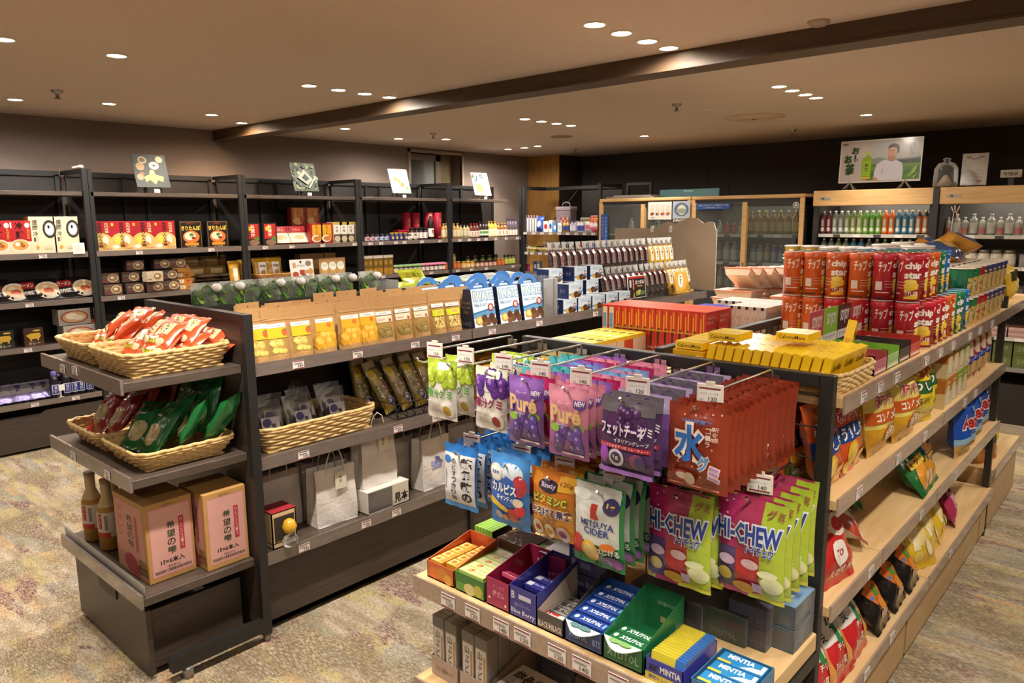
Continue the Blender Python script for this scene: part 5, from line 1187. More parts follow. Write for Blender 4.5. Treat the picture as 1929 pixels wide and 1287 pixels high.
# --- lowest shelf: paper carrier bags
def carrier(w=.2,d=.09,h=.25,card=True,logo=False,col='#ddd8d3'):
    m=M('soft'); n=6
    def fn(a,b_,off):
        return Vector(((a-.5)*w*(1-.02*b_), -(.5*d*(1-.25*b_)+off)+.004*math.sin(9*a+7*b_)+.002*math.sin(25*b_+3*a), h*b_))
    S=Surf((0,0,0),(w,0,0),(0,0,h),(0,-1,0),fn); m.grid(S,8,8,col)
    Sb=Surf((0,0,0),(w,0,0),(0,0,h),(0,-1,0),lambda a,b_,off:Vector(((a-.5)*w*(1-.02*b_),.5*d*(1-.25*b_)+off,h*b_))); m.grid(Sb,8,8,col,flip=True)
    for s_ in (-1,1):
        e=.5*(1+s_)
        for j in range(8):
            b0,b1=j/8,(j+1)/8; A0,A1=fn(e,b0,0),fn(e,b1,0); B0,B1=Sb.P(e,b0),Sb.P(e,b1); mid0=(A0+B0)/2-Vector((s_*.02*b0,0,0)); mid1=(A1+B1)/2-Vector((s_*.02*b1,0,0))
            m.f([m.v(A0),m.v(mid0),m.v(mid1),m.v(A1)],col); m.f([m.v(mid0),m.v(B0),m.v(B1),m.v(mid1)],col)
    m.quad((-w/2,-d/2,0),(-w/2,d/2,0),(w/2,d/2,0),(w/2,-d/2,0),col)
    m.draw(S,[('r',.0,.42,1,.425,'#b5ada6')],.0003,.0006,res=6)
    if logo:
        m.draw(S,[('e',.5,.56,.12,.06,'#8288b5'),('e',.46,.5,.16,.07,'#8f94bd'),('e',.6,.48,.12,.06,'#8288b5'),('r',.32,.38,.68,.42,'#8b90ba')],.0003,.0012,res=3)
    parts={'bag_body':m.done('bag_body')}
    hs=[]
    for y_ in (-d/2*.72,d/2*.72):
        m=M('card'); m.tube([(-w*.22,y_,h*.9),(-w*.2,y_-.002,h*1.1),(-w*.13,y_-.004,h*1.27),(0,y_-.004,h*1.34),(w*.13,y_-.004,h*1.27),(w*.2,y_-.002,h*1.1),(w*.22,y_,h*.9)],.003,5,'#d3cabc'); hs.append(m.done('cord_handle'))
    parts['cord_handle']=hs
    if card:
        m=M('card'); m.box(-.02,.035,-.001,.001,0,.075,'#dfd8c4'); m.draw(Surf((-.02,-.001,0),(.055,0,0),(0,0,.075),(0,-1,0)),[('v','南部',.35,.35,.6,.8,'#8f8674')])
        q=m.done('hang_card')
        for v in q.vertices: v.co=(v.co.x+.01,v.co.y-d/2-.006,v.co.z+h*.62)
        parts['hang_card']=q
    return parts
PB,PL,PP=carrier(),carrier(logo=True,card=False),carrier(card=False,col='#beb5ae')
place('paper_bag',PB,(1.78,2.66,.346),'white paper carrier bag with cream card, standing on the shelf beside the red egg box','paper bag',rz=-.05)
place('paper_bag',PB,(2.02,2.67,.452),'white paper carrier bag with cream card, standing on the sample egg box','paper bag',rz=.04)
place('paper_bag',PL,(2.36,2.66,.346),'white paper carrier bag printed with blue logo','paper bag',rz=.04,sc=(.95,1,1))
for rr in range(2):
    for i in range(7):
        place('paper_bag',PP,(1.58+.215*i+.05*rr,2.775+.085*rr,.346),f"plain grey white carrier bag, {ORD[i]} from the left in the {'middle' if rr==0 else 'rear'} row",'paper bag',group='plain carrier bags behind',rz=random.uniform(-.05,.05),sc=(1,.8,1))
m=M('card'); m.box(-.12,.12,.0,.16,0,.004,'#d8d2c8'); m.box(-.12,.12,.155,.16,0,.1,'#d8d2c8'); m.box(-.12,-.116,0,.16,0,.1,'#cfc9bf'); m.box(.02,.12,.0,.004,0,.1,'#cfc7b4'); m.box(.116,.12,0,.16,0,.1,'#cfc9bf'); m.box(-.12,.12,0,.16,.1,.104,'#dcd7ce')
m.draw(Surf((.02,0,0),(.1,0,0),(0,0,.1),(0,-1,0)),[('t','見本',.1,.15,.92,.62,'#24211f',.03)])
bx=m.done('box_body'); m=M('gloss_card'); m.lathe([(.01,-.045),(.03,-.035),(.04,-.01),(.042,.005),(.034,.03),(.015,.045)],16,['#e9e6df']*5)
for i,v in enumerate(m.V): m.V[i]=(v[0]-.055,v[1]+.05,v[2]+.052)
m2=M('acrylic'); m2.box(-.116,.02,.0,.002,.004,.1)
place('sample_egg_box',{'box_body':bx,'window_film':m2.done('window_film')},(2.03,2.58,.346),'opened sample box marked with two black characters, below the raised carrier bag','sample box')
place('white_egg',m.done('white_egg'),(2.03,2.58,.3465),'white egg inside the opened sample box','egg')
m=M('card'); m.box(-.055,.055,0,.004,0,.15,'#d9bf94'); m.box(-.055,-.05,0,.1,0,.15,'#cdb284'); m.box(.05,.055,0,.1,0,.15,'#cdb284'); m.box(-.055,.055,.0,.1,.146,.152,'#a32a33'); m.box(-.055,.055,.0,.1,0,.004,'#a32a33'); m.box(-.055,.055,.0,.1,.02,.024,'#b5434a'); m.box(-.045,.045,-.003,.0,.03,.13,'#3a3127')
place('red_topped_box',m.done('red_topped_box'),(1.5,2.585,.346),'small wooden box with red lid beside the dark end post','gift box')
m=M('gloss_card'); m.lathe([(.008,-.03),(.024,-.02),(.03,0),(.02,.024),(.006,.032)],12,['#d9a92c']*4)
for i,v in enumerate(m.V): m.V[i]=(v[0],v[1]-.04+.0,v[2]+.0)
m3=M('haze_film'); m3.lathe([(.01,0),(.034,.012),(.04,.035),(.03,.055)],14,['#c9b48c']*3,cap=(True,False))
place('gold_egg',m.done('gold_egg'),(1.5,2.586,.346+.095),'golden egg ornament at the front of the red lidded box','egg'); place('clear_bowl',m3.done('clear_bowl'),(1.50,2.545,.352),'clear glass bowl at the front of the red lidded box','bowl',sc=(.9,.5,.9))
r5=random.Random(2)
nuts=[(r5.uniform(.2,.8),r5.uniform(.08,.5)) for _ in range(18)]
m=bag(.085,.2,.04,[('r',.1,.05,.9,.55,'#6e5a48'),('f',nuts,.11,.035,'#8a7060','#c9b9a8'),('r',.3,.4,.7,.8,'#e3e0da')],'#b5aca2',mat='film',kind='stand',seal=.2)
place('nut_pouch',m.done('nut_pouch'),(2.60,2.60,.346),'clear pouch of nuts with white label beside the logo carrier bag','food pouch',rz=.1)
m=bag(.09,.2,.03,[('r',.1,.05,.9,.55,'#dcd8d2'),('e',.45,.75,.13,.09,'#3d2a22'),('e',.6,.8,.09,.06,'#4c342a'),('e',.45,.84,.04,.04,'#3d2a22')],'#b5aaa0',mat='film',kind='stand',seal=.2)
place('fig_pouch',m.done('fig_pouch'),(2.72,2.63,.346),'white pouch with dark fig picture on the lowest shelf','food pouch',rz=.1)
m=bag(.09,.17,.04,[('r',.2,.3,.8,.75,'#e8e5df')],'#b9b3ab',mat='haze_film',kind='stand',seal=.2); place('grey_pouch',m.done('grey_pouch'),(2.83,2.60,.346),'pale grey pouch with white label behind the oval sign','food pouch',rz=.1)
m=M('card'); m.lathe([(.045,0),(.045,.003)],20,['#d8c8a8'])
for i,v in enumerate(m.V): m.V[i]=(v[0]*1.15,-v[2],v[1]+.045)
m.draw(Surf((-.05,-.003,0),(.1,0,0),(0,0,.09),(0,-1,0)),[('t','黒にんにく',.12,.42,.88,.6,'#2a221c',.02)])
place('oval_sign',m.done('oval_sign'),(2.78,2.552,.357),'cream oval sign clipped to the lowest shelf edge','sign')

# --- baskets and goods on the near end shelves
EZ=1.115
b1=tray(.37,.36,.082,'wicker',flare=.84,rows=7,r_=.0065,rim=.013).done('wicker_basket_a'); b2=tray(.38,.36,.085,'wicker',flare=.86,rows=7,r_=.0065,rim=.013).done('wicker_basket_b')
place('wicker_basket',b1,(1.155,3.155,EZ),'wicker basket of orange snack bags, the farther of two on the top end shelf','basket'); place('wicker_basket',b2,(1.155,2.785,EZ),'wicker basket of orange snack bags, the nearer of two on the top end shelf','basket')
ori=[('r',.15,.42,.78,.84,'#e8cf9e'),('v','せんべい',.26,.46,.38,.82,'#3a2a1c',.02),('v','いかせん',.52,.46,.66,.82,'#3a2a1c',.02),('r',.1,.16,.42,.26,'#c9c92a'),('t','南部',.14,.17,.38,.25,'#3f4a1c'),('e',.65,.2,.2,.09,'#e6cfa8'),('e',.35,.3,.2,.06,'#ead6b0')]
OB=[bag(.11,.145,.04,ori,'#d4562c',seal=.05,wr=.25,seed=s_,mat='film').done('orange_snack_bag') for s_ in (1,2,3)]
spots0=[(1.02,3.20,1.13,-.9,.25),(1.10,3.13,1.15,-.8,.0),(1.20,3.2,1.155,-.8,-.1),(1.06,3.06,1.17,-.7,.35),(1.17,3.05,1.19,-.7,.1),(1.27,3.10,1.18,-.5,-.2),(1.22,3.17,1.22,-.5,.3),(1.29,3.2,1.2,-.4,-.15),(1.12,3.22,1.205,-.6,.1),
       (1.13,2.83,1.14,-.85,.0),(1.22,2.80,1.16,-.8,.25),(1.15,2.92,1.18,-.75,.3),(1.25,2.90,1.20,-.6,-.1),(1.29,2.81,1.19,-.5,.3),(1.22,2.96,1.23,-.5,.0),(1.30,2.72,1.2,-.45,-.35),(1.19,2.72,1.14,-.85,-.2),(1.28,2.98,1.24,-.3,.4)]
r7=random.Random(21); spots=[]
for bi,(cx,cy) in enumerate(((1.185,3.16),(1.185,2.80))):
    for lv,(n1,n2,zz) in enumerate(((3,3,1.122),(3,3,1.158),(2,2,1.192))):
        for a in range(n1):
            for b_ in range(n2): spots.append((cx-.065+.09*a+.02*lv,cy-.10+.095*b_+.02*lv-(.01 if bi else 0),zz,-1.12+.12*r7.random()+.1*lv,r7.uniform(-.5,.5),bi))
k_=[0,0]
for i,(x_,y_,z_,ti,rz_,bi) in enumerate(spots):
    k_[bi]+=1
    place('orange_snack_bag',OB[i%3],(x_-.05,y_,z_-.005),f"orange rice cracker bag, {ORD[k_[bi]-1]} counted up the heap of the {'nearer' if bi else 'farther'} basket",'snack bag',group='orange cracker bags',rot=(ti,0,RZ+rz_))
EZ=.775
b3=tray(.36,.36,.075,'wicker',flare=.8,rows=7,r_=.006,rim=.011).done('wicker_basket_c')
place('wicker_basket',b3,(1.155,3.145,EZ),'pale wicker basket of red bags on the middle end shelf','basket'); place('wicker_basket',b3,(1.155,2.78,EZ),'pale wicker basket of green bags on the middle end shelf','basket')
def seebag(c,c2,nm):
    return bag(.12,.22,.05,[('e',.5,.33,.3,.2,'#c9b98f'),('e',.42,.3,.14,.08,'#e0d3ac'),('e',.6,.4,.12,.07,'#d6c79c'),('r',.08,.66,.5,.7,'#dcd6cc'),('e',.5,.8,.09,.05,c2)],c,mat='film',wr=.3,seed=9,kind='pillow').done(nm)
RB,GBg=seebag('#9c1f1f','#b53a34','red_snack_bag'),seebag('#1f6e38','#3f8f55','green_snack_bag')
for i,(x_,y_,z_,ti,rz_) in enumerate(((1.05,3.23,.80,-.7,.15),(1.07,3.13,.80,-.7,-.05),(1.14,3.2,.82,-.5,.1),(1.16,3.09,.82,-.5,0),(1.22,3.17,.83,-.4,.1),(1.27,3.1,.83,-.35,-.1),(1.29,3.22,.83,-.3,.1))):
    place('red_snack_bag',RB,(x_,y_,z_),f"red seeing-window snack bag, {ORD[i]} from the front of its pale basket",'snack bag',group='red snack bags',rot=(ti,0,RZ+rz_))
for i,(x_,y_,z_,ti,rz_) in enumerate(((1.05,2.86,.80,-.85,.5),(1.06,2.76,.80,-.7,.1),(1.15,2.82,.82,-.6,-.2),(1.16,2.71,.82,-.55,-.5),(1.24,2.88,.84,-.4,.1),(1.27,2.76,.84,-.35,.3),(1.25,2.66,.83,-.6,-.9),(1.3,2.82,.84,-.2,0))):
    place('green_snack_bag',GBg,(x_,y_,z_),f"green seeing-window snack bag, {ORD[i]} from the front of its pale basket",'snack bag',group='green snack bags',rot=(ti,0,RZ+rz_))
# apple juice cartons and bottles
ca=[('r',.07,.06,.95,.93,'#c58f86'),('r',.09,.075,.93,.915,'#d6a39b'),('v','希望の雫',.42,.3,.60,.74,'#29402c',.02),('r',.68,.33,.79,.76,'#b03a48'),('v','りんごジュース',.705,.36,.765,.74,'#e6b0ae'),('t','1ℓ×6本入',.25,.2,.76,.27,'#3a3230',.02),('t','無添加 果汁100%',.4,.15,.66,.18,'#4a403c'),('t','青森県農村工業農業協同組合連合会',.12,.10,.9,.14,'#4a403c',.01),('t','JAアオレン',.36,.93,.64,.965,'#3a3230',.01)]
cl=[('r',.04,.05,.9,.93,'#cf9990'),('v','希望の雫',.4,.36,.6,.8,'#3f4a3a',.01),('r',.66,.35,.74,.8,'#b5525c'),('v','アオレン',.1,.45,.28,.86,'#c26a62',.01),('e',.45,.16,.2,.12,'#b5525c'),('e',.6,.1,.16,.08,'#b5525c'),('r',.68,.14,.96,.18,'#6b5230'),('r',.66,.08,.97,.12,'#7b6440'),('r',.72,.18,.92,.26,'#8d7448')]
m=carton(.275,.20,.30,'#b98d52',ca,cl,top=[('r',.2,.45,.55,.7,'#8c5a3f'),('r',0,.49,1,.5,'#8f6a3c')],mat='card'); JC=m.done('juice_carton')
# front faces the aisle (-y)
m=carton(.175,.26,.30,'#b98d52',ca,cl,top=[('r',.2,.45,.55,.7,'#8c5a3f'),('r',0,.49,1,.5,'#8f6a3c')],mat='card',bev=.002); J1=m.done('juice_carton')
place('juice_carton',J1,(1.083,2.66,.346),'large pink and brown apple juice carton on the lowest end shelf, nearer the bottles','carton',rz=.03)
m=carton(.168,.20,.30,'#c29658',ca,cl,mat='card',bev=.002); place('juice_carton',m.done('juice_carton_b'),(1.268,2.60,.346),'pink and brown apple juice carton beside the dark end post','carton',rz=.0)
p=bottle_parts(.04,.29,'#cdb98a','#8c7650','#d9d0cc',(.2,.55),neck=.48,shoulder=.56,liq='#b3873c',caph=.06,capr=.021,art=[('r',.0,.0,1,.2,'#c2452e'),('r',.38,.35,.62,.95,'#b5322c'),('v','りんご',.44,.4,.56,.9,'#efe4dc',.01),('r',.75,.3,.9,.9,'#8d8480')])
JB=p
for i,(x_,y_) in enumerate(((1.02,3.25),(1.085,3.19),(1.03,3.11),(1.17,3.16))):
    place('juice_bottle',JB,(x_,y_,.346),['cloudy apple juice bottle farthest left on the lowest end shelf','cloudy apple juice bottle between the two front bottles, half hidden','cloudy apple juice bottle touching the large carton','cloudy apple juice bottle behind the large carton'][i],'bottle',-1.2,'apple juice bottles')
# ================================================================== goods on the right island: near end
def hookpart(x_tip,y,z):
    """a display hook: lower rod carries the bags, upper rod the price ticket"""
    o=link('display_hook',None); o.location=(1.885,y,z); 
    Ln=1.885-x_tip
    m=M('chrome'); m.tube([(0,0,-.03),(-Ln+.02,0,-.03),(-Ln,0,-.022),(-Ln-.008,0,-.012)],.0035,6); link('lower_rod',m.done('lower_rod'),o)
    m=M('chrome'); m.tube([(0,0,-.035),(0,0,0),(-.012,0,.004),(-Ln+.09,0,.004),(-Ln+.07,0,-.002)],.0032,6); link('upper_rod',m.done('upper_rod'),o)
    m=M('chrome'); m.box(.0,.006,-.02,.02,-.04,-.01); link('bracket',m.done('bracket'),o)
    return o
def ticket(txt,price):
    m=M('plastic'); w,h=.062,.05; m.box(-w/2,w/2,0,.004,-h/2,h/2,'#efe6d8',bev=.0015); m.box(-.01,.01,.0,.006,h/2-.002,h/2+.006,'#e8dccb')
    S=Surf((-w/2,0,-h/2),(w,0,0),(0,0,h),(0,-1,0)); m.draw(S,[('r',.08,.08,.92,.88,'#f6f4f0'),('r',.1,.1,.9,.18,'#8c3a48'),('r',.1,.76,.9,.84,'#8c3a48'),('t',txt,.16,.5,.82,.62,'#a5a09e'),('t',price,.46,.22,.78,.42,'#6b6664',.01),('t','税込',.14,.22,.3,.34,'#9c9795')],.0002,.0004)
    return m.done('price_ticket')
TK=[ticket('ピュレグミ レモン','140'),ticket('果汁グミ ぶどう','150'),ticket('フェットチーネ','120'),ticket('水グミ コーラ味','130'),ticket('のどあめ','422')]
HN=1
def hook(label,y,z,x_tip,ti,tz=0):
    o=hookpart(x_tip,y,z); o['label']=label; o['category']='hook'; o['group']='chrome display hooks'
    t=link('price_ticket',TK[ti],o); t.location=(x_tip+.07-1.885-.004,0,-.0); t.rotation_euler=(0,0,RZ+.15)
    return o
UZ=1.247
hk=[('水',.772,UZ,1.47,3),('フ',.94,UZ,1.43,2),('P',1.108,UZ,1.43,0),('Q',1.25,UZ,1.44,0),('K',1.393,UZ,1.45,0),('W',1.555,UZ,1.46,1),('V',1.69,UZ,1.46,1)]
lab={'水':'chrome hook of the cola gummy bags, nearest the right post','フ':'chrome hook of the dark purple gummy bags','P':'chrome hook of the pink grape gummy bags','Q':'chrome hook of the violet grape gummy bags','K':'chrome hook of the white bag with purple grapes','W':'chrome hook of the white bag with green grapes','V':'empty chrome hook end at the far left of the upper row'}
for n_,y_,z_,xt,ti in hk: hook(lab[n_],y_,z_,xt,ti)
LZ=1.005
for y_,z_,xt,ti,lb in ((.708,1.008,1.62,0,'chrome hook of the right hand fruit chew bags'),(.868,.985,1.575,4,'chrome hook of the left hand fruit chew bags'),(1.03,.985,1.47,4,'chrome hook of the green rimmed cider candy bags'),(1.19,.985,1.47,4,'chrome hook of the orange fruit candy bags'),(1.335,.992,1.46,4,'chrome hook of the blue milk candy bags'),(1.535,.985,1.46,4,'chrome hook of the blue and white herb candy bags')):
    hook(lb,y_,z_,xt,ti)
def hang(mesh,y,z,x0,n,step,desc,group,w=None,jit=.02,meshes=None,sc=None):
    for i in range(n):
        me=(meshes[i%len(meshes)] if meshes else mesh)
        who='at the front of its hook' if i==0 else f"{ORD[i]} from the front on its hook"
        if i==0: who='hanging foremost on its hook'
        place('candy_bag',me,(x0+step*i,y+random.uniform(-.004,.004),z+random.uniform(-.003,.003)),f"{desc}, {who}",'candy bag',group=group,rot=(random.uniform(-.03,.02),0,RZ+random.uniform(-jit,jit)))
hole=[('r',.47,.93,.53,.955,'#2a1c1c')]
sf=[('e',random.Random(k).uniform(.1,.9),random.Random(k+50).uniform(.1,.95),.018,.012,'#d9a08a') for k in range(14)]
mz=bag(.152,.195,.025,sf+[('t','UHA味覚糖',.26,.80,.76,.85,'#3f74b8',.03),('p',[(.16,.55),(.36,.6),(.38,.68),(.18,.66)],'#e0cdbf'),('to','水',.14,.34,.68,.78,'#2f6fc2','#e9ddd6'),('v','新食感',.76,.62,.88,.8,'#dcc9be',.01),('v','コーラ',.68,.55,.76,.78,'#dcc9be',.01),('to','グ',.56,.26,.76,.44,'#5a9ad8','#e6d8d2'),('to','ミ',.74,.16,.92,.34,'#b58ac9','#e6d8d2'),
  ('e',.3,.16,.14,.075,'#a82a22'),('e',.3,.16,.10,.045,'#e6cfc2'),('e',.43,.14,.09,.08,'#cdb9a8'),('p',[(.08,.08),(.1,.28),(.18,.28),(.2,.08)],'#7a2414'),('r',.08,.05,.9,.06,'#c98a78')],'#8d3823',back='#7d2f1e',seal=.05,org='top',wr=.12,kind='pillow').done('cola_gummy_bag')
hang(mz,.765,UZ-.012,1.475,13,.031,'reddish brown cola gummy bag','reddish brown cola gummy bags')
gr=lambda seed,n,c,h,x0,x1,y0,y1,r: ('f',[(random.Random(seed+k).uniform(x0,x1),random.Random(seed+99+k).uniform(y0,y1)) for k in range(n)],r,r*.85,c,h)
fz=bag(.15,.185,.024,[('r',0,.8,1,1,'#6a6670'),('e',.5,.68,.4,.16,'#5a3566'),gr(3,16,'#4a2a5c','#8a6aa0',.3,.8,.6,.85,.08),('r',0,.2,1,.32,'#4f3566'),('to','フェットチーネ',.02,.5,.86,.68,'#efe9f4','#5f2d86'),('t','グミ',.8,.55,.99,.68,'#efe9f4',.03),('t','イタリアングレープ',.3,.42,.95,.48,'#efe6f4',.01),('r',.0,.34,.98,.4,'#b53044'),('t','しっとりあまずっぱ フルーティー!',.04,.35,.94,.39,'#f2e6ea',.01),('e',.35,.22,.15,.12,'#cfcbe0'),('e',.35,.22,.1,.08,'#43305c'),('t','1g',.3,.19,.4,.26,'#efe9f4',.02),('e',.75,.22,.14,.1,'#8a4a6a'),('e',.8,.2,.1,.09,'#47406e'),('e',.12,.25,.09,.12,'#9c4fc0'),('r',0,0,1,.06,'#9a6fc0')],'#4e3860',back='#c9b8dc',seal=.05,org='top',wr=.12).done('fettuccine_gummy_bag')
fz2=bag(.15,.17,.024,[('r',0,.75,1,1,'#b9a8cf'),('r',.1,.8,.9,.88,'#e6e0ec')],'#8a5fb0',seal=.05,org='top').done('fettuccine_gummy_bag_b')
hang(None,.93,UZ-.012,1.44,12,.034,'dark purple grape gummy bag','dark purple gummy bags',meshes=[fz,fz,fz2])
def pure(c,c2,cg,nm):
    return bag(.125,.185,.026,[('r',0,0,1,.45,c2),('e',.22,.42,.16,.06,'#8ab548'),('e',.8,.44,.14,.07,'#8ab548'),gr(11,15,cg[0],cg[1],.2,.85,.12,.42,.11),('to','Puré',.1,.5,.88,.74,'#e8c48a',c),('t','グレープ',.3,.76,.6,.8,'#efe0ec',.01),('p',[(.7,.84),(.98,.84),(.98,.74),(.84,.7),(.7,.74)],'#6a4fa0'),('t','NEW',.73,.76,.96,.83,'#f2ecf6',.03),('r',.35,.05,.9,.08,'#e2d8e0'),('t','GUMMY',.25,.46,.6,.49,'#e8d8ec')],c,back=c,seal=.05,org='top',wr=.14).done(nm)
pu1=pure('#8f63b8','#7a5a96',('#5f4596','#a596d0'),'pure_violet'); pu2=pure('#d98fa8','#9a5f96',('#6a4fa0','#a596d0'),'pure_pink'); pu3=pure('#b5245c','#a8305a',('#8c2450','#d0607c'),'pure_red'); pu4=pure('#4fa8b0','#d9b43a',('#d0a032','#efd070'),'pure_lemon'); pu5=pure('#7aa8dc','#b58fc9',('#8c6ab0','#b5a0d8'),'pure_blue')
hang(None,1.108,UZ-.012,1.445,12,.034,'pink and purple grape gummy bag','pink grape gummy bags',meshes=[pu2,pu2,pu2,pu1,pu3,pu2,pu5,pu2,pu5,pu3])
hang(None,1.252,UZ-.012,1.455,12,.034,'violet grape gummy bag','violet grape gummy bags',meshes=[pu1,pu3,pu2,pu1,pu4,pu4,pu1,pu5])
hang(None,1.345,UZ-.012,1.56,5,.06,'turquoise lemon gummy bag','turquoise lemon gummy bags',meshes=[pu4])
def kaju(c,h,tc,nm):
    return bag(.125,.18,.03,[('r',0,.62,1,1,c if nm=='w' else '#d8dcc8'),gr(21,14,c,h,.15,.95,.62,.9,.13),('r',.42,.84,.8,.96,'#dfe6cf'),('t','果汁グミ',.06,.36,.94,.52,tc,.03),('e',.75,.18,.22,.14,'#ece9e4'),('e',.75,.16,.12,.09,'#c9a92c' if nm=='w' else '#a3243c'),('r',.05,.28,.5,.3,'#c9c4bc')],'#dedbd5',back='#b8b5ae',seal=.05,org='top',wr=.14,mat='film').done('fruit_gummy_'+nm)
kw,kp=kaju('#a8c23c','#cfe07c','#5fa04a','w'),kaju('#5f3590','#9a78c0','#8c2450','p')
hang(kw,1.60,UZ-.012,1.475,2,.07,'white gummy bag with green grapes','white bags with green grapes')
hang(kp,1.41,UZ-.012,1.49,3,.055,'white gummy bag with purple grapes','white bags with purple grapes'); hang(kw,1.47,UZ-.005,1.62,2,.05,'white gummy bag with green grapes half hidden behind','half hidden green grape bags')
# lower row
hc=[('r',0,.05,.33,.48,'#5c4a80'),('r',.33,.05,.68,.5,'#b5303a'),('r',.68,.05,1,.98,'#a8bf3c'),('r',0,.48,.33,.98,'#b02a6c'),('r',.33,.48,.68,.98,'#a83a5c'),('f',[(random.Random(k).uniform(.02,.3),random.Random(k+9).uniform(.5,.95)) for k in range(12)],.02,.012,'#dca0c0','#efd0e0'),('e',.5,.3,.16,.11,'#c02a2e'),('e',.2,.35,.13,.05,'#d9c0dc'),('e',.55,.36,.13,.05,'#e3c2cc'),('e',.18,.2,.11,.07,'#d9c060'),('e',.85,.2,.15,.09,'#d8dca8'),('e',.8,.3,.14,.04,'#dfe6b8'),('e',.45,.1,.16,.06,'#d9a93a'),('r',.58,.08,.72,.18,'#cdb9dc'),('t','グミ',.74,.84,.98,.93,'#9c5a4a',.03),
    ('to','HI-CHEW',.04,.56,.97,.76,'#27489c','#dfe3ee'),('to','ハイチュウ',.48,.47,.88,.56,'#27489c','#dfe3ee')]
def cfn(a,b): return C('#b02a6c') if (a<.5 and b<.06) else (C('#c9c93a') if b<.06 else C('#a8305c'))
hw=bag(.178,.255,.038,hc,'#a8305c',back='#a8bf3c',seal=.05,org='top',wr=.14,colfn=cfn,nu=14).done('fruit_chew_bag')
hang(hw,.706,.985,1.645,5,.05,'fruit chew bag on the right hook','fruit chew bags on the right hook',jit=.03)
hang(hw,.868,.975,1.60,6,.05,'fruit chew bag on the left hook','fruit chew bags on the left hook',jit=.03)
mi=bag(.16,.225,.04,[('r',.06,.3,.94,.98,'#c9cfca'),('e',.25,.62,.2,.12,'#dfe4e0'),('e',.2,.85,.2,.06,'#dfe6e0'),('p',[(.42,.6),(.5,.72),(.58,.6),(.52,.66),(.56,.78),(.44,.78),(.48,.66)],'#b53a2c'),('e',.8,.78,.15,.1,'#3a3566'),('t','1g',.72,.75,.87,.82,'#d9b84a',.03),('t','MITSUYA',.22,.50,.86,.58,'#2f3f86',.02),('t','CIDER',.28,.41,.78,.49,'#2f3f86',.02),('e',.12,.24,.14,.13,'#b5302c'),('e',.4,.2,.18,.14,'#dcb53a'),('e',.4,.2,.13,.1,'#efd888'),('e',.75,.3,.13,.05,'#d9762c'),('t','はじける',.55,.2,.95,.28,'#e6dfe6',.03),('e',.8,.12,.2,.07,'#6a3a7a'),('e',.9,.1,.08,.05,'#a04fb0')],'#27804a',back='#1f6a3c',seal=.06,org='top',wr=.16,mat='film',seed=4).done('cider_candy_bag')
hang(mi,1.045,.985,1.49,8,.048,'green rimmed silver cider candy bag','green rimmed cider candy bags',jit=.03)
bi=bag(.15,.19,.034,[('r',0,.5,1,1,'#cf7a2a'),('e',.15,.85,.16,.1,'#d98f2c'),('e',.45,.78,.24,.1,'#332a44'),('t','Bindy',.28,.74,.62,.83,'#cfc3dc',.03),('r',.66,.74,1,.96,'#dca83a'),('t','120g',.7,.8,.96,.88,'#8c4a1c',.02),('to','ビタミンC',.1,.52,.86,.66,'#e3c84a','#4f8a3a'),('to','とろける果実',.04,.34,.96,.47,'#3f3560','#efe6da'),('t','のど飴',.34,.24,.62,.32,'#3f3560',.02),('e',.2,.14,.12,.12,'#dcd8c4'),('e',.2,.13,.06,.06,'#c9602c'),('e',.46,.12,.11,.11,'#e0d8c0'),('e',.46,.11,.06,.06,'#d9a02c'),('e',.76,.12,.15,.12,'#c9b0b8'),('e',.76,.12,.08,.07,'#8a4a6a')],'#cf9238',back='#a86a24',seal=.05,org='top',wr=.14).done('fruit_candy_bag')
hang(bi,1.19,.985,1.49,9,.043,'orange and yellow vitamin fruit candy bag','orange fruit candy bags',jit=.03)
cp=bag(.15,.21,.034,[('r',0,.55,1,1,'#4a8fd8'),('e',.6,.75,.3,.15,'#cfe0ee'),('e',.82,.62,.16,.15,'#c2404a'),('e',.42,.5,.44,.23,'#2f62b8'),('e',.22,.74,.19,.12,'#e0dcc8'),('e',.22,.74,.15,.095,'#eef0f2'),('t','乳酸菌',.12,.72,.32,.77,'#3f6ab0',.02),('to','カルピス',.1,.48,.78,.62,'#eef0f4','#2f62b8'),('t','キャンディ',.26,.38,.68,.46,'#eef0f4',.03),('p',[(.05,.32),(.5,.22),(.56,.27),(.1,.4)],'#d9b83a'),('e',.66,.2,.14,.1,'#b8262c'),('e',.84,.3,.12,.09,'#c9363a'),('e',.8,.4,.12,.06,'#e6dcc8'),('e',.3,.16,.09,.06,'#b5c2dc'),('e',.46,.14,.07,.05,'#cf8f5a')],'#3f84cf',back='#2f6ab8',seal=.05,org='top',wr=.14).done('milk_candy_bag')
hang(cp,1.335,1.0,1.475,9,.043,'blue milk candy bag with strawberries','blue milk candy bags',jit=.03)
ry=bag(.135,.195,.032,[('r',.04,.08,.96,.86,'#dfe2e6'),('r',.0,0,1,.08,'#3f8fd8'),('e',.16,.76,.12,.06,'#3a7ac9'),('v','龍角散の',.6,.12,.9,.84,'#1c1c22',.04),('v','のどすっきり飴',.3,.12,.45,.8,'#2a2a30',.01),('r',.08,.3,.12,.6,'#a8acb0')],'#2f78c9',back='#24589c',seal=.05,org='top',wr=.12,mat='film').done('herb_candy_bag')
hang(ry,1.535,.985,1.485,9,.043,'blue and white herb throat candy bag','blue and white herb candy bags',jit=.05)
m=M('plastic'); m.box(-.012,.012,0,.18,0,.004,'#dcd6cf'); place('white_strip',m.done('white_strip'),(1.62,1.19,.74),'loose white price strip hanging under the fruit candy bags','strip',rot=(0,.5,-.4)).location.z=.73

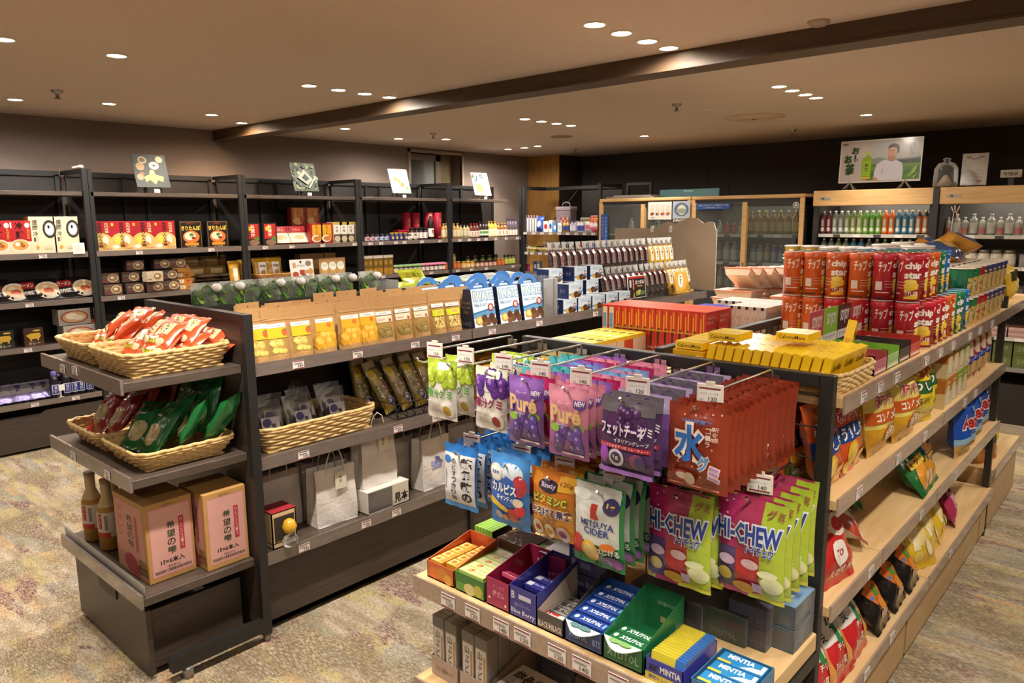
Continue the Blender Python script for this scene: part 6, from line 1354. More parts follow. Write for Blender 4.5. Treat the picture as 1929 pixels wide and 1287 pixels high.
# --- gum counter
GZ=.5555
def open_box(w,d,h,hb,col,inner,art=(),back=(),lip=None,floor=.004):
    """display box, low in front and high at the back"""
    m=M('gloss_card'); t=.002; hf=h
    m.box(-w/2,w/2,0,t,0,hf,col); m.box(-w/2,w/2,d-t,d,0,hb,col); m.box(-w/2,w/2,0,d,0,floor,col)
    for s_ in (-1,1):
        x0,x1=(s_*w/2-(t if s_>0 else 0), s_*w/2+(0 if s_>0 else t))
        a=[(x0,0,0),(x0,d,0),(x0,d,hb),(x0,0,hf)]; b_=[(x1,0,0),(x1,d,0),(x1,d,hb),(x1,0,hf)]
        A=[m.v(p) for p in a]; B_=[m.v(p) for p in b_]
        m.f(A[::-1],inner if s_>0 else col); m.f(B_,inner if s_<0 else col)
        for i in range(4): j=(i+1)%4; m.f([A[i],A[j],B_[j],B_[i]],col)
    m.quad((-w/2+t,d-t-.0003,floor),(-w/2+t,d-t-.0003,hb),(w/2-t,d-t-.0003,hb),(w/2-t,d-t-.0003,floor),inner)
    m.draw(Surf((-w/2,0,0),(w,0,0),(0,0,hf),(0,-1,0)),list(art),.0002,.0003)
    m.draw(Surf((-w/2+t,d-t-.0006,floor),(w-2*t,0,0),(0,0,hb-floor),(0,-1,0)),list(back),.0002,.0003)
    return m.done('display_box')
def gum(w,d,h,col,art): m=carton(w,d,h,col,(),top=art,bev=.0008); return m.done('gum_pack')
# display boxes (y centre, width, kind)
GX=1.43
def disp(y,w,d,h,hb,col,inner,art,back,label): place('display_box',open_box(w,d,h,hb,col,inner,art,back),(GX,y,GZ),label,'display box',RZ)
frt=[('e',.3,.4,.2,.35,'#d9762c'),('e',.6,.5,.2,.35,'#c9862c'),('e',.8,.3,.15,.3,'#e0a04a')]
disp(1.583,.118,.19,.055,.09,'#c9622c','#c2552c',frt,[],'orange display box of orange flavour gum, farthest left on the gum shelf')
disp(1.457,.118,.19,.06,.065,'#5f9a3f','#86a83f',[('r',0,.5,1,1,'#3f7a34'),('e',.5,.3,.2,.3,'#cfc98a'),('e',.8,.4,.15,.3,'#b5b04a')],[],'green display box of muscat gum, second on the gum shelf')
disp(1.345,.088,.19,.085,.12,'#a12a56','#8c1f44',[('t','梅ガム',.3,.4,.8,.62,'#e0a8b8',.02),('t','すっきり',.3,.7,.8,.82,'#d98ca0'),('e',.15,.3,.05,.05,'#efd0d8'),('e',.85,.2,.05,.05,'#efd0d8')],[('t','大人気',.4,.5,.8,.75,'#efe0d8',.02),('r',.3,.3,.6,.42,'#dcc9a0')],'plum red display box, third on the gum shelf')
disp(1.25,.098,.19,.09,.125,'#3a3a8c','#34348a',[('t','Blue Berry',.06,.1,.94,.3,'#d0d0ea',.02),('t','噛むブルーベリー',.2,.38,.8,.5,'#b5b5dc'),('r',.35,.65,.8,.8,'#c9c9dc'),('t','B',.08,.6,.2,.85,'#d9d9ea',.02)],[('t','Blue Berry',.2,.6,.95,.85,'#d9d6e6',.02),('r',.3,.3,.6,.45,'#d9c39a')],'blue berry gum display box with blue front, fourth on the gum shelf')
disp(1.155,.09,.19,.05,.12,'#4a4644','#b8ada0',[('t','BLACK★BLACK',.05,.15,.95,.6,'#d8d3cc',.02)],[('r',.35,.55,.65,.66,'#a98a5c')],'black and grey display box with high pale back, fifth on the gum shelf')
disp(1.045,.118,.2,.06,.1,'#24457f','#2c55a0',[('t','XYLITOL',.1,.3,.6,.6,'#8fa3cf',.02),('t','BTS',.75,.3,.95,.6,'#8fa3cf',.02)],[],'navy blue display box of dental gum, sixth on the gum shelf')
disp(.925,.115,.2,.065,.125,'#1f6a40','#2c7a4c',[('t','XYLITOL',.1,.25,.9,.6,'#8fbf9c',.02)],[('t','大切な歯のために',.3,.6,.8,.7,'#cfe0d0'),('r',.4,.2,.55,.34,'#c9b48a')],'dark green display box of dental gum, seventh on the gum shelf')
disp(.81,.1,.17,.055,.058,'#3a3f9c','#3f4aa0',[('r',0,0,1,.35,'#cfc23a'),('t','MINTIA',.4,.5,.95,.8,'#e0e2ee',.03),('t','MINT',.1,.45,.36,.75,'#1f2450',.04),('t','限定ミント',.1,.08,.6,.28,'#3a3f9c',.02)],[],'purple blue display box of mint tablets with yellow fronts')
disp(.675,.13,.16,.05,.052,'#3f78a0','#3a6d95',[('r',.35,.45,.8,1,'#5f9ad0'),('t','MINTIA',.4,.2,.75,.36,'#8fb0cc')],[],'steel blue display box of mint tablets nearest the camera')
go=gum(.05,.05,.018,'#dfa23a',[('r',.05,.1,.6,.9,'#e6cf7c'),('e',.35,.5,.18,.25,'#cf6a24'),('e',.8,.5,.15,.35,'#e08a34')]); gg=gum(.1,.034,.02,'#c4d07c',[('r',.05,.1,.95,.9,'#d6deA0'.lower()),('e',.35,.5,.1,.3,'#cfa23c'),('e',.42,.6,.05,.15,'#c9502c'),('t','マスカット',.55,.3,.95,.6,'#6a8a3a')])
k=0
for j in range(4):
    for i in range(2):
        place('gum_pack',go,(GX+.01+.04*j+.012*(i),1.611-.056*i,GZ+.038),f"yellow and orange fruit gum pack, row {['one','two','three','four'][j]} from the front, {'left' if i==0 else 'right'} column",'gum',RZ,'fruit gum packs in the orange box',sc=(1,.75,1)); k+=1
for j in range(5): place('gum_pack',gg,(GX+.006+.036*j,1.457,GZ+.046),f"pale green muscat gum pack, {ORD[j]} from the front of the green box",'gum',RZ,'muscat gum packs')
gb=gum(.08,.03,.016,'#34348a',[('r',.05,.15,.3,.8,'#d9d9e6'),('t','Blue Berry',.35,.3,.95,.75,'#c9c9e6',.01)])
for j in range(2): place('gum_pack',gb,(GX+.05+.04*j,1.25,GZ+.06),f"dark blue berry gum pack, {'front' if j==0 else 'rear'} one lying in its box",'gum',RZ,'blue berry gum packs')
gp=gum(.075,.03,.012,'#b54a6a',[('r',.2,.2,.8,.8,'#8c2a44')])
place('gum_pack',gp,(GX+.06,1.345,GZ+.05),'crumpled plum red gum pack in the plum box','gum',rot=(-.3,.1,RZ+.1))
gk=gum(.078,.028,.014,'#8d8a88',[('t','BLACK',.1,.2,.9,.8,'#2c2a2a',.03)]); gn=gum(.078,.028,.014,'#b52a2c',[('t','New!',.1,.15,.6,.85,'#efe6e0',.03),('r',.6,0,1,1,'#d9d4cf')])
for j in range(4): place('gum_pack',gk if j else gn,(GX+.012+.034*j,1.155,GZ+.02),['red gum pack lettered New at the front of the black and grey box','grey gum pack with black lettering, second from the front','grey gum pack with black lettering, third from the front','grey gum pack with black lettering, rearmost in its box'][j],'gum',RZ,'gum in the black and grey box')
gx=gum(.106,.032,.018,'#27489c',[('e',.12,.5,.06,.28,'#dfe4ee'),('t','XYLITOL',.25,.25,.85,.78,'#eef0f6',.04,.2),('r',.9,.2,.97,.8,'#7fb5dc')]); gx2=gum(.1,.032,.018,'#1f6a40',[('e',.12,.5,.06,.28,'#cfe0d4'),('t','XYLITOL',.25,.25,.9,.78,'#eef2ee',.04,.2)])
for j in range(5): place('gum_pack',gx,(GX+.012+.036*j,1.045,GZ+.045+.006*j),f"blue dental gum pack with white lettering, {ORD[j]} from the front",'gum',RZ,'blue dental gum packs')
for j in range(2): place('gum_pack',gx2,(GX+.012+.036*j,.925,GZ+.04),f"green dental gum pack with white lettering, {'front' if j==0 else 'rear'} one",'gum',RZ,'green dental gum packs')
m=M('gloss_card')
def lip(c,c2,nm):
    m=M('gloss_card'); pts=[(-.055,0,.05)]+[(-.055+.11*i/10,-.03*math.sin(PI*i/10),.05-.012*math.sin(PI*i/10)) for i in range(11)]+[(.055,0,.05)]
    a=[m.v(p) for p in pts]; b_=[m.v((p[0],p[1],p[2]-.0015)) for p in pts]; m.f(a,c); m.f(b_[::-1],c)
    m.draw(Surf((-.05,-.02,.0455),(.1,0,0),(0,.025,.005),(0,0,1)),[('e',.3,.5,.15,.3,c2),('e',.6,.5,.2,.3,c2)],.0003,.002); return m.done(nm)
place('shelf_flap',lip('#dfe2e2','#5f8a8c','flap_a'),(GX-.001,1.045,GZ+.012),'curved white card flap at the front of the blue dental gum box','flap',RZ); place('shelf_flap',lip('#cfe0d0','#7fb06a','flap_b'),(GX-.001,.925,GZ+.016),'curved pale green card flap at the front of the green dental gum box','flap',RZ)
mt=M('gloss_card'); mt.box(-.045,.045,0,.008,0,.052,'#cfc23c'); mt.box(.02,.045,-.0005,.0085,0,.0525,'#3a6fb8'); mt=mt.done('mint_case')
for j in range(14): place('mint_case',mt,(GX+.008+.0112*j,.81,GZ+.012),f"yellow mint tablet case, {ORD[j]} from the front in the upright file",'mints',group='yellow mint cases',rot=(-.25,0,RZ))
mb=gum(.095,.045,.012,'#2f86c4',[('t','MINTIA',.15,.5,.75,.9,'#eef2f6',.03),('p',[(.5,.05),(.95,.1),(.9,.5),(.7,.4)],'#e0eaf2'),('r',.0,.0,.3,.2,'#d9c84a'),('r',.9,.1,.99,.9,'#dfe6ec')])
for j in range(3): place('mint_case',mb,(GX+.008+.05*j,.675,GZ+.038),f"blue mint tablet case with white lettering, {ORD[j]} from the front",'mints',RZ,'blue mint cases',sc=(1.15,1,1))
# back row of stock boxes on the counter
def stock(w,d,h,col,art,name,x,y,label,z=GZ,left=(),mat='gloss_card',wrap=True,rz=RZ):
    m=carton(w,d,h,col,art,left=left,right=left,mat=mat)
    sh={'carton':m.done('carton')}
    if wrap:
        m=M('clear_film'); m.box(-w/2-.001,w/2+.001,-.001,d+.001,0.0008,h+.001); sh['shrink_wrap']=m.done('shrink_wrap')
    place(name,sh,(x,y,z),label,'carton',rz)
m=carton(.012,.1,.085,'#20241c',[('r',0,.6,1,1,'#7fb53a')],top=[('r',0,0,1,1,'#86b83a')]); gk=m.done('green_gum_stick')
for i in range(6): place('green_gum_stick',gk,(1.66,1.655-.0135*i,GZ),f"black and lime gum box standing upright, {ORD[i]} from the left at the back",'gum',RZ,'black and lime gum boxes')
stock(.13,.10,.075,'#c27a3a',[('e',.3,.5,.2,.3,'#d9a04a'),('e',.7,.5,.2,.3,'#d98f3a')],'gum_stock_box',1.655,1.49,'orange shrink wrapped gum carton behind the front boxes',left=[('r',.5,0,1,1,'#b5652c')])
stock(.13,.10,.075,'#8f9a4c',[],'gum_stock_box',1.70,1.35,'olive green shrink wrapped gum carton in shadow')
stock(.1,.1,.115,'#8c2a56',[('t','アセロラ',.2,.35,.8,.6,'#e88fb0',.03),('e',.15,.85,.06,.06,'#d9a0b8')],'gum_stock_box',1.60,1.285,'magenta gum carton behind the berry gum box',wrap=False)
for k_,z_ in enumerate((GZ,GZ+.0905)): stock(.125,.1,.088,'#2f2c5c',[('t','Blue Berry',.1,.55,.9,.8,'#8f8cb5',.02),('r',.3,.2,.6,.4,'#6b6894'),('t','B',.08,.2,.18,.45,'#a5a2c9',.02)],'gum_stock_box',1.61,1.165,f"dark blue berry gum carton, {'lower' if k_==0 else 'upper'} of the stacked two",z=z_,left=[('r',0,0,1,1,'#4f4238')],wrap=False)
stock(.1,.1,.06,'#4a4240',[('r',.6,.2,.95,.8,'#8a5044')],'gum_stock_box',1.68,1.03,'dark grey gum carton behind the blue dental gum')
stock(.12,.1,.075,'#262f52',[('t','XYLITOL',.15,.2,.8,.4,'#8088a8',.02)],'gum_stock_box',1.69,.91,'dark navy dental gum carton at the back')
stock(.115,.1,.08,'#3f6a48',[('t','XYLITOL',.15,.15,.8,.35,'#a9c0a8',.02),('r',.5,.5,.9,.75,'#8a5c4c')],'gum_stock_box',1.70,.79,'dark green dental gum carton at the back',wrap=True)
stock(.1,.1,.055,'#3c3a66',[('t','エンドペッパー',.1,.3,.9,.5,'#8f8cb0')],'mint_stock_box',1.715,.675+.06,'slate blue mint carton at the back, left of the clear wrapped boxes')
stock(.1,.1,.055,'#5a5480',[('t','ミント',.1,.3,.9,.5,'#a8a5c4')],'mint_stock_box',1.715,.675+.06,'slate violet mint carton stacked on the slate blue one',z=GZ+.057)
for k_ in range(2): 
    m=carton(.10,.13,.062,'#5f93b8',[('r',.1,.1,.9,.9,'#87a5b5'),('r',.2,.2,.6,.7,'#a59c8a')],left=[('r',.1,.2,.9,.8,'#8fb0c9')],right=[('r',.1,.2,.9,.8,'#8fb0c9')],top=[('r',.1,.3,.9,.7,'#3a78b5'),('p',[(.3,.4),(.8,.5),(.7,.3)],'#e0e6ec')])
    sh={'carton':m.done('carton')}; m=M('clear_film'); m.box(-.052,.052,-.001,.131,.0008,.0632); sh['shrink_wrap']=m.done('shrink_wrap')
    place('mint_stock_box',sh,(1.755,.68,GZ+.0645*k_),f"clear wrapped light blue mint carton, {'upper' if k_ else 'lower'} of the two beside the black post",'carton',RZ)
# --- lowest end deck
m=carton(.05,.05,.19,'#8f8a86',[('r',.08,.03,.92,.8,'#cfcac4'),('v','山ぶどう',.25,.1,.6,.78,'#2c2a29',.02),('r',.72,.2,.86,.7,'#b5863a'),('r',.0,.82,1,1,'#6f6b68')],left=[('r',.1,.05,.9,.8,'#b9b4ae'),('v','山きのこ',.3,.1,.6,.78,'#3a3735',.01)],top=[('r',0,0,1,1,'#7d7976'),('r',0,.4,1,.6,'#6a6663')],mat='gloss_card'); YM=m.done('candy_stick_box')
n=0
for i,y_ in enumerate((1.62,1.565,1.49,1.435)):
    for j in range(5 if i<2 else 4):
        place('tall_candy_box',YM,(1.45+.054*j,y_,.228),f"tall grey candy box, {ORD[j]} from the front in column {['one','two','three','four'][i]} from the left",'candy box',RZ,'tall grey candy boxes'); n+=1
for i,(y_,w_) in enumerate(((1.592,.118),(1.463,.118))):
    m=M('card'); m.box(-w_/2,w_/2,-.004,-.002,0,.06,'#b5a598'); m.box(-w_/2,w_/2,-.004,.29,-.003,0,'#b5a598'); 
    for s_ in (-1,1):
        a=[m.v((s_*w_/2,y2,z2)) for y2,z2 in ((-.004,0),(.29,0),(.29,.14),(-.004,.06))]; m.f(a if s_>0 else a[::-1],'#a59588')
    m.draw(Surf((-w_/2,-.004,0),(w_,0,0),(0,0,.06),(0,-1,0)),[('t','ミルク飴セット',.15,.3,.85,.6,'#8c5f50',.01)])
    place('candy_tray',m.done('candy_tray'),(1.45,y_,.2185),f"shallow card tray under the tall grey candy boxes, {'left' if i==0 else 'right'} one",'tray',RZ)
m=carton(.14,.14,.07,'#c9c6c2',[],top=[('t','龍角散',.1,.2,.9,.8,'#3f3d3c',.03)]); place('white_candy_box',m.done('white_candy_box'),(1.45,1.32,.216),'white box with black lettering on the lowest end deck','candy box',RZ)
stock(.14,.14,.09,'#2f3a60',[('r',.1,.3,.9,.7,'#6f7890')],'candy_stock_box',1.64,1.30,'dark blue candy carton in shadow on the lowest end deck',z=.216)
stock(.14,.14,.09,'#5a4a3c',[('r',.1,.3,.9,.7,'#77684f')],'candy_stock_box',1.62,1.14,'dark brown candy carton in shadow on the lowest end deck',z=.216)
m=bag(.2,.2,.06,[('e',.5,.5,.3,.2,'#c9c02c')],'#a82a30'); place('red_snack_bag',m.done('red_yellow_bag'),(1.72,.70,.216),'red and yellow bag under the counter beside the black post','snack bag',rot=(-.2,0,RZ))
# ================================================================== right island, top
# chocolate biscuit boxes on the left half
m=carton(.036,.195,.068,'#e0c03a',[('r',.1,.1,.9,.8,'#b5a37a')],right=[('r',0,0,1,.8,'#cdbfae'),('r',.25,.0,.55,.8,'#b5432c')],top=[('r',.0,.0,1,1,'#e6cf3c'),('r',.1,.1,.5,.3,'#efe6c9'),('e',.5,.62,.35,.09,'#5f4028'),('r',.15,.8,.8,.84,'#a58a3c'),('r',0,.93,.2,1,'#5f9a4c')]); yc=m.done('yellow_choco_box')
for j in range(2):
    for i in range(5): place('yellow_choco_box',yc,(2.02+.2*j,1.655-.038*i,1.1505),f"yellow chocolate biscuit box lying flat, {ORD[i]} from the left in the {'front' if j==0 else 'rear'} row",'biscuit box',RZ,'yellow chocolate boxes')
m=carton(.0295,.098,.158,'#c0352a',[('r',.2,.5,.34,.86,'#dfa72c'),('r',.55,.55,.69,.95,'#dfa72c'),('p',[(.3,.2),(.62,.2),(.7,.52),(.5,.56),(.3,.5)],'#5a2a1a'),('r',0,.46,1,.5,'#c08a3a'),('r',.38,.12,.58,.46,'#3d1c14'),('t','Pocky',.1,.02,.9,.1,'#e9d5cc',.02)],right=[('r',.0,.0,1,.22,'#b9b5a4'),('r',0,.22,1,.26,'#c0913a'),('t','チョコレート',.06,.82,.7,.9,'#e6c4bc',.02),('t','あたり',.06,.72,.5,.79,'#e6c4bc',.02)]+[('r',.06,.3+.07*k,.66,.315+.07*k,'#d98c80') for k in range(5)]+[('r',.8,.35,.9,.75,'#7a3020')],top=[('r',0,0,1,1,'#c9432f'),('r',.1,.1,.9,.9,'#cf5138')]); pk=m.done('red_stick_box')
m=carton(.0295,.098,.158,'#c0352a',[('r',.15,.05,.85,.95,'#d6cdbc'),('r',.2,.45,.7,.8,'#5fa0cf'),('r',.2,.1,.8,.4,'#bdb5a2')]); pk2=m.done('red_stick_box_side')
for j in range(2):
    for i in range(15):
        place('stick_biscuit_box',pk2 if (i<2 and j==0) else pk,(2.43+.1*j,1.682-.0302*i,1.1505),f"tall red chocolate stick box, {ORD[i]} from the left in the {'front' if j==0 else 'rear'} row",'biscuit box',RZ,'red chocolate stick boxes')
m=carton(.024,.13,.135,'#dcc88a',[('r',.1,.1,.9,.9,'#d4c4a0')],top=[('r',0,0,1,1,'#e3d08c'),('r',.2,.1,.8,.3,'#efe6c4')],right=[('r',.1,.4,.4,.9,'#d9d4cc'),('r',.2,.5,.35,.8,'#3f6fb0')]); cb2=m.done('cream_biscuit_box')
for i in range(9): place('cream_biscuit_box',cb2,(2.66,1.68-.0245*i,1.1505),f"cream biscuit box standing behind the red stick boxes, {ORD[i]} from the left",'biscuit box',RZ,'cream biscuit boxes')
m=carton(.022,.12,.14,'#3c3a8c',[('p',[(.5,.35),(.8,.55),(.5,.75),(.2,.55)],'#b5603a'),('e',.5,.55,.15,.08,'#5a2a24')],top=[('r',0,0,1,1,'#45439a'),('r',.1,.3,.9,.4,'#6a68b0')],right=[('e',.3,.6,.12,.1,'#b5603a'),('e',.7,.6,.12,.1,'#b5603a')]); pb2=m.done('indigo_biscuit_box')
for i in range(6): place('indigo_biscuit_box',pb2,(2.72+.0*i,1.452-.0225*i,1.1505),f"indigo blue biscuit box, {ORD[i]} from the left beside the white boxes",'biscuit box',RZ,'indigo biscuit boxes')
wa=[('r',.06,.04,.94,.96,'#c9bfb2'),('t','おとな',.2,.65,.8,.75,'#7a6f66'),('r',.3,.2,.5,.5,'#a89c8e'),('r',.6,.1,.66,.7,'#9c9084'),('r',.3,.92,.7,1,'#2c2624')]
m=carton(.031,.15,.148,'#d2c9be',wa,top=[('r',0,0,1,1,'#d9d2ca'),('r',.1,.2,.9,.3,'#8f857c'),('r',.1,.5,.9,.56,'#6b625a'),('r',.1,.75,.9,.8,'#8f857c')],right=[('t','ゆめのような',.1,.78,.9,.86,'#8c8078'),('p',[(.35,.62),(.65,.62),(.58,.54),(.42,.54)],'#2c2422'),('e',.4,.35,.12,.12,'#b5aca2'),('r',.5,.2,.8,.22,'#a59c92')]); wb=m.done('white_biscuit_box')
for j in range(2):
    for i in range(9 if j else 5):
        place('white_biscuit_box',wb,(2.77+.152*j,(1.312-.0315*i) if j==0 else (1.44-.0315*i),1.1505),f"white and brown biscuit box, {ORD[i]} from the left in the {'front' if j==0 else 'rear'} row before the trays",'biscuit box',RZ,'white biscuit boxes')
# shallow trays of ready meals
def mealtray(c,body):
    m=M('gloss_card'); w,d,h=.2,.15,.036
    for (f0,z0),(f1,z1),cc in (((.84,0),(.95,h-.006),body),((.95,h-.006),(1.0,h-.003),c),((1.0,h-.003),(1.0,h),c)):
        a=[(-1,-1),(1,-1),(1,1),(-1,1)]
        A=[m.v((x*w/2*f0,y*d/2*f0,z0)) for x,y in a]; B_=[m.v((x*w/2*f1,y*d/2*f1,z1)) for x,y in a]
        for i in range(4): j=(i+1)%4; m.f([A[i],A[j],B_[j],B_[i]],cc)
    m.quad(*[(x*w/2*.84,y*d/2*.84,0) for x,y in ((-1,-1),(-1,1),(1,1),(1,-1))],body)
    m.quad(*[(x*w/2,y*d/2,h) for x,y in ((-1,-1),(1,-1),(1,1),(-1,1))],'#ddd3c6'); m.draw(Surf((-w/2,-d/2,h),(w,0,0),(0,d,0),(0,0,1)),[('r',.1,.1,.9,.9,'#cfc2b2'),('e',.5,.5,.3,.3,'#d88a6c')],.0003,.0004)
    return m.done('meal_tray')
MT=[mealtray('#d9704c','#c9ae94'),mealtray('#cf6848','#b9a08a')]
n=0
for s_,(x_,y_,hh) in enumerate(((3.42,1.59,4),(3.42,1.42,3),(3.30,1.25,4),(3.66,1.59,5),(3.54,1.25,5),(3.66,1.42,5),(3.78,1.25,5),(3.92,1.50,5))):
    for k in range(hh):
        place('meal_tray',MT[(s_+k)%2],(x_+random.uniform(-.006,.006),y_+random.uniform(-.006,.006),1.151+.0365*k),f"shallow orange rimmed meal tray, {ORD[k]} from the bottom of the {ORD[s_]} stack from the front",'tray',RZ+random.uniform(-.06,.06),'orange rimmed meal trays')
for k in range(8):
    place('meal_tray',MT[k%2],(3.40+.05*k,1.56-.035*k,1.302),f"orange rimmed meal tray leaning over on its side, {ORD[k]} from the left",'tray',group='leaning meal trays',rot=(0,.5,0),sc=.9)
m=carton(.05,.05,.08,'#a82a30',[('r',.1,.2,.9,.7,'#c98a80')]); place('small_red_pack',m.done('small_red_pack'),(3.36,1.665,1.2505-.1),'small red pack at the left edge beside the meal trays','food pack',RZ)
m=bag(.1,.16,.05,[('r',.1,.5,.9,.95,'#b52a24'),('e',.5,.3,.3,.2,'#dc7a34'),('r',.42,.1,.58,.6,'#e8d8cc')],'#cf4a26'); rpp=m.done('red_orange_pouch')
for i,y_ in enumerate((1.655,1.6)): place('red_orange_pouch',rpp,(4.2+.0*i,y_-.06*i,1.1505),f"red and orange food pouch standing at the far end, {'left' if i==0 else 'right'} one",'food pouch',group='red and orange pouches',rot=(0,0,RZ))
def cup(r0,r1,h,body,band,art=None,lid='#d9d2c8'):
    m=M('gloss_card'); m.lathe([(r0,0),(r0+(r1-r0)*.5,h*.5),(r1,h*.94)],16,[body,band],cap=(True,False))
    S=Surf((0,0,0),(r1*1.6,0,0),(0,0,h),(0,-1,0),lambda a,b,off:Vector((math.sin((a-.5)*1.9)*(r0+(r1-r0)*b*1.02+off+.0004),-math.cos((a-.5)*1.9)*(r0+(r1-r0)*b*1.02+off+.0004),h*b)))
    if art: m.draw(S,art,.0002,.0004,res=3)
    bd=m.done('cup_body'); m=M('gloss_card'); m.lathe([(r1+.001,h*.93),(r1+.004,h*.95),(r1+.004,h*.975),(r1-.002,h)],16,[lid]*3); return {'cup_body':bd,'lid':m.done('lid')}
CG=cup(.034,.046,.115,'#a8842c','#b08c30',[('r',.2,.35,.5,.85,'#e6ddc4'),('e',.5,.15,.14,.1,'#efe6cc'),('r',.62,.1,.85,.6,'#d8d0c2')])
CW=cup(.036,.05,.11,'#c9c2bc','#cfc8c2',[('r',.35,.2,.6,.6,'#4a4f9c'),('p',[(.1,.7),(.3,.7),(.2,.55)],'#b5302c'),('r',.68,.2,.72,.5,'#6b655f'),('t','カップ',.3,.66,.8,.8,'#57514c')])
CGr=cup(.034,.047,.11,'#3f8a44','#48924c',[('r',.0,0,.4,1,'#c9c2b8'),('e',.75,.3,.2,.25,'#cfae3a'),('e',.55,.75,.1,.05,'#b5302c')])
CF=cup(.045,.068,.085,'#cdbcae','#d6c8ba',[('p',[(.1,.6),(.35,.6),(.22,.4)],'#b5302c'),('t','ごんぶと',.42,.35,.9,.7,'#4f4844',.02)])
# cups on top of the trays and the spine side
k=0
gold=[(3.92,1.50,1.151+.183),(3.92,1.42,1.151+.183),(3.66,1.42,1.3345),(3.66,1.33,1.3345)]
for i,(x_,y_,z_) in enumerate(((3.9,1.52,1.3345),(3.93,1.43,1.3345),(3.70,1.44,1.3345),(3.78,1.26,1.3345),(3.76,1.19,1.3345))):
    place('noodle_cup',[CG,CG,CGr,CG,CW][i],(x_,y_,z_),f"{['gold noodle cup at the far left','gold noodle cup in the middle','green noodle cup','gold noodle cup near the mesh','white noodle cup'][i]} on top of the meal trays",'noodle cup',RZ+.3,'noodle cups on the trays')
for t in range(3):
    for j in range(2):
        for i in range(4):
            y_=1.03-.14*j; x_=3.72+.155*i
            place('noodle_cup',CF if (i+j)%2 else CW,(x_,y_,1.1905+.108*t),f"white noodle cup, {ORD[i]} in depth and {ORD[j]} from the left, {['bottom','middle','top'][t]} layer beside the spine",'noodle cup',RZ,'stacked white noodle cups',sc=(1,1,1.25) if ((i+j)%2) else None)
m=carton(.46,.3,.2,'#b89a70',[('r',.1,.2,.9,.8,'#a88a60')]); place('cup_carton',m.done('cup_carton'),(4.04,1.41,1.1505),'kraft carton carrying the row of noodle cups beyond the meal trays','carton',RZ)
for i in range(9):
    for d_ in range(2):
        place('noodle_cup',[CG,CG,CGr,CW,CF][[0,0,1,2,3,4,3,4,3][i]%5] if d_==0 else CW,(4.10+.11*d_,1.60-.0485*i*1.0-.0,1.3515),f"noodle cup on the kraft carton, {ORD[i]} from the left in the {'front' if d_==0 else 'rear'} line",'noodle cup',RZ+.4,'noodle cups on the kraft carton',sc=(.9,.9,1.2)) if i%2==0 else None
# ---- right half: calorie snack basket
bk=tray(.42,.31,.055,'wicker',flare=.96,rows=6,r_=.006,rim=.009); place('snack_basket',bk.done('snack_basket'),(2.09,.825,1.1905),'rectangular wicker basket of yellow snack boxes at the near corner of the pale island','basket',PI/2)
m=carton(.09,.022,.085,'#f3c81c',[('t','CalorieMate',.1,.55,.9,.8,'#3a3018',.01)],top=[('r',0,0,1,1,'#f7d22e')],right=[('t','Calorie',.2,.3,.8,.5,'#3a3018')],left=[('r',.1,.1,.9,.4,'#dda81c')]); cm=m.done('calorie_box')
m=carton(.09,.1,.022,'#f3c81c',[('t','CalorieMate',.08,.25,.92,.75,'#3a3018',.01)],top=[('r',0,0,1,1,'#f7d22e'),('t','CalorieMate',.1,.3,.9,.45,'#6b5520'),('e',.6,.75,.12,.05,'#efe0c0')]); cf=m.done('calorie_box_flat')
for j in range(3):
    for i in range(13):
        place('calorie_snack_box',cm,(1.995+.096*j,.985-.0272*i,1.2),f"yellow snack box filed upright, {ORD[i]} from the left in the {['front','middle','rear'][j]} row of the basket",'snack box',group='yellow snack boxes filed upright',rot=(.22,0,0))

m=carton(.1,.105,.07,'#dda81c'); place('calorie_stock_box',m.done('calorie_stock'),(1.95,1.055,1.1905),'yellow snack carton under the flat boxes at the left of the basket','snack box',RZ)
for i,(x_,y_,z_) in enumerate(((1.955,1.055,1.2625),(1.955,.95,1.2985),(2.06,1.06,1.262),(2.05,.79,1.303))):
    place('calorie_snack_box',cf,(x_,y_,z_),['flat yellow snack box, farther left of the two with lettering towards the frame','flat yellow snack box, right of the two with lettering towards the frame','flat yellow snack box lying at the left behind the lettered ones','flat yellow snack box lying across the filed yellow boxes'][i],'snack box',RZ,'flat yellow snack boxes')
place('calorie_snack_box',cm,(2.27,.70,1.235),'yellow snack box standing askew at the far right of the basket','snack box',group=None,rot=(.15,.4,.25),sc=(.7,1.1,1.1))
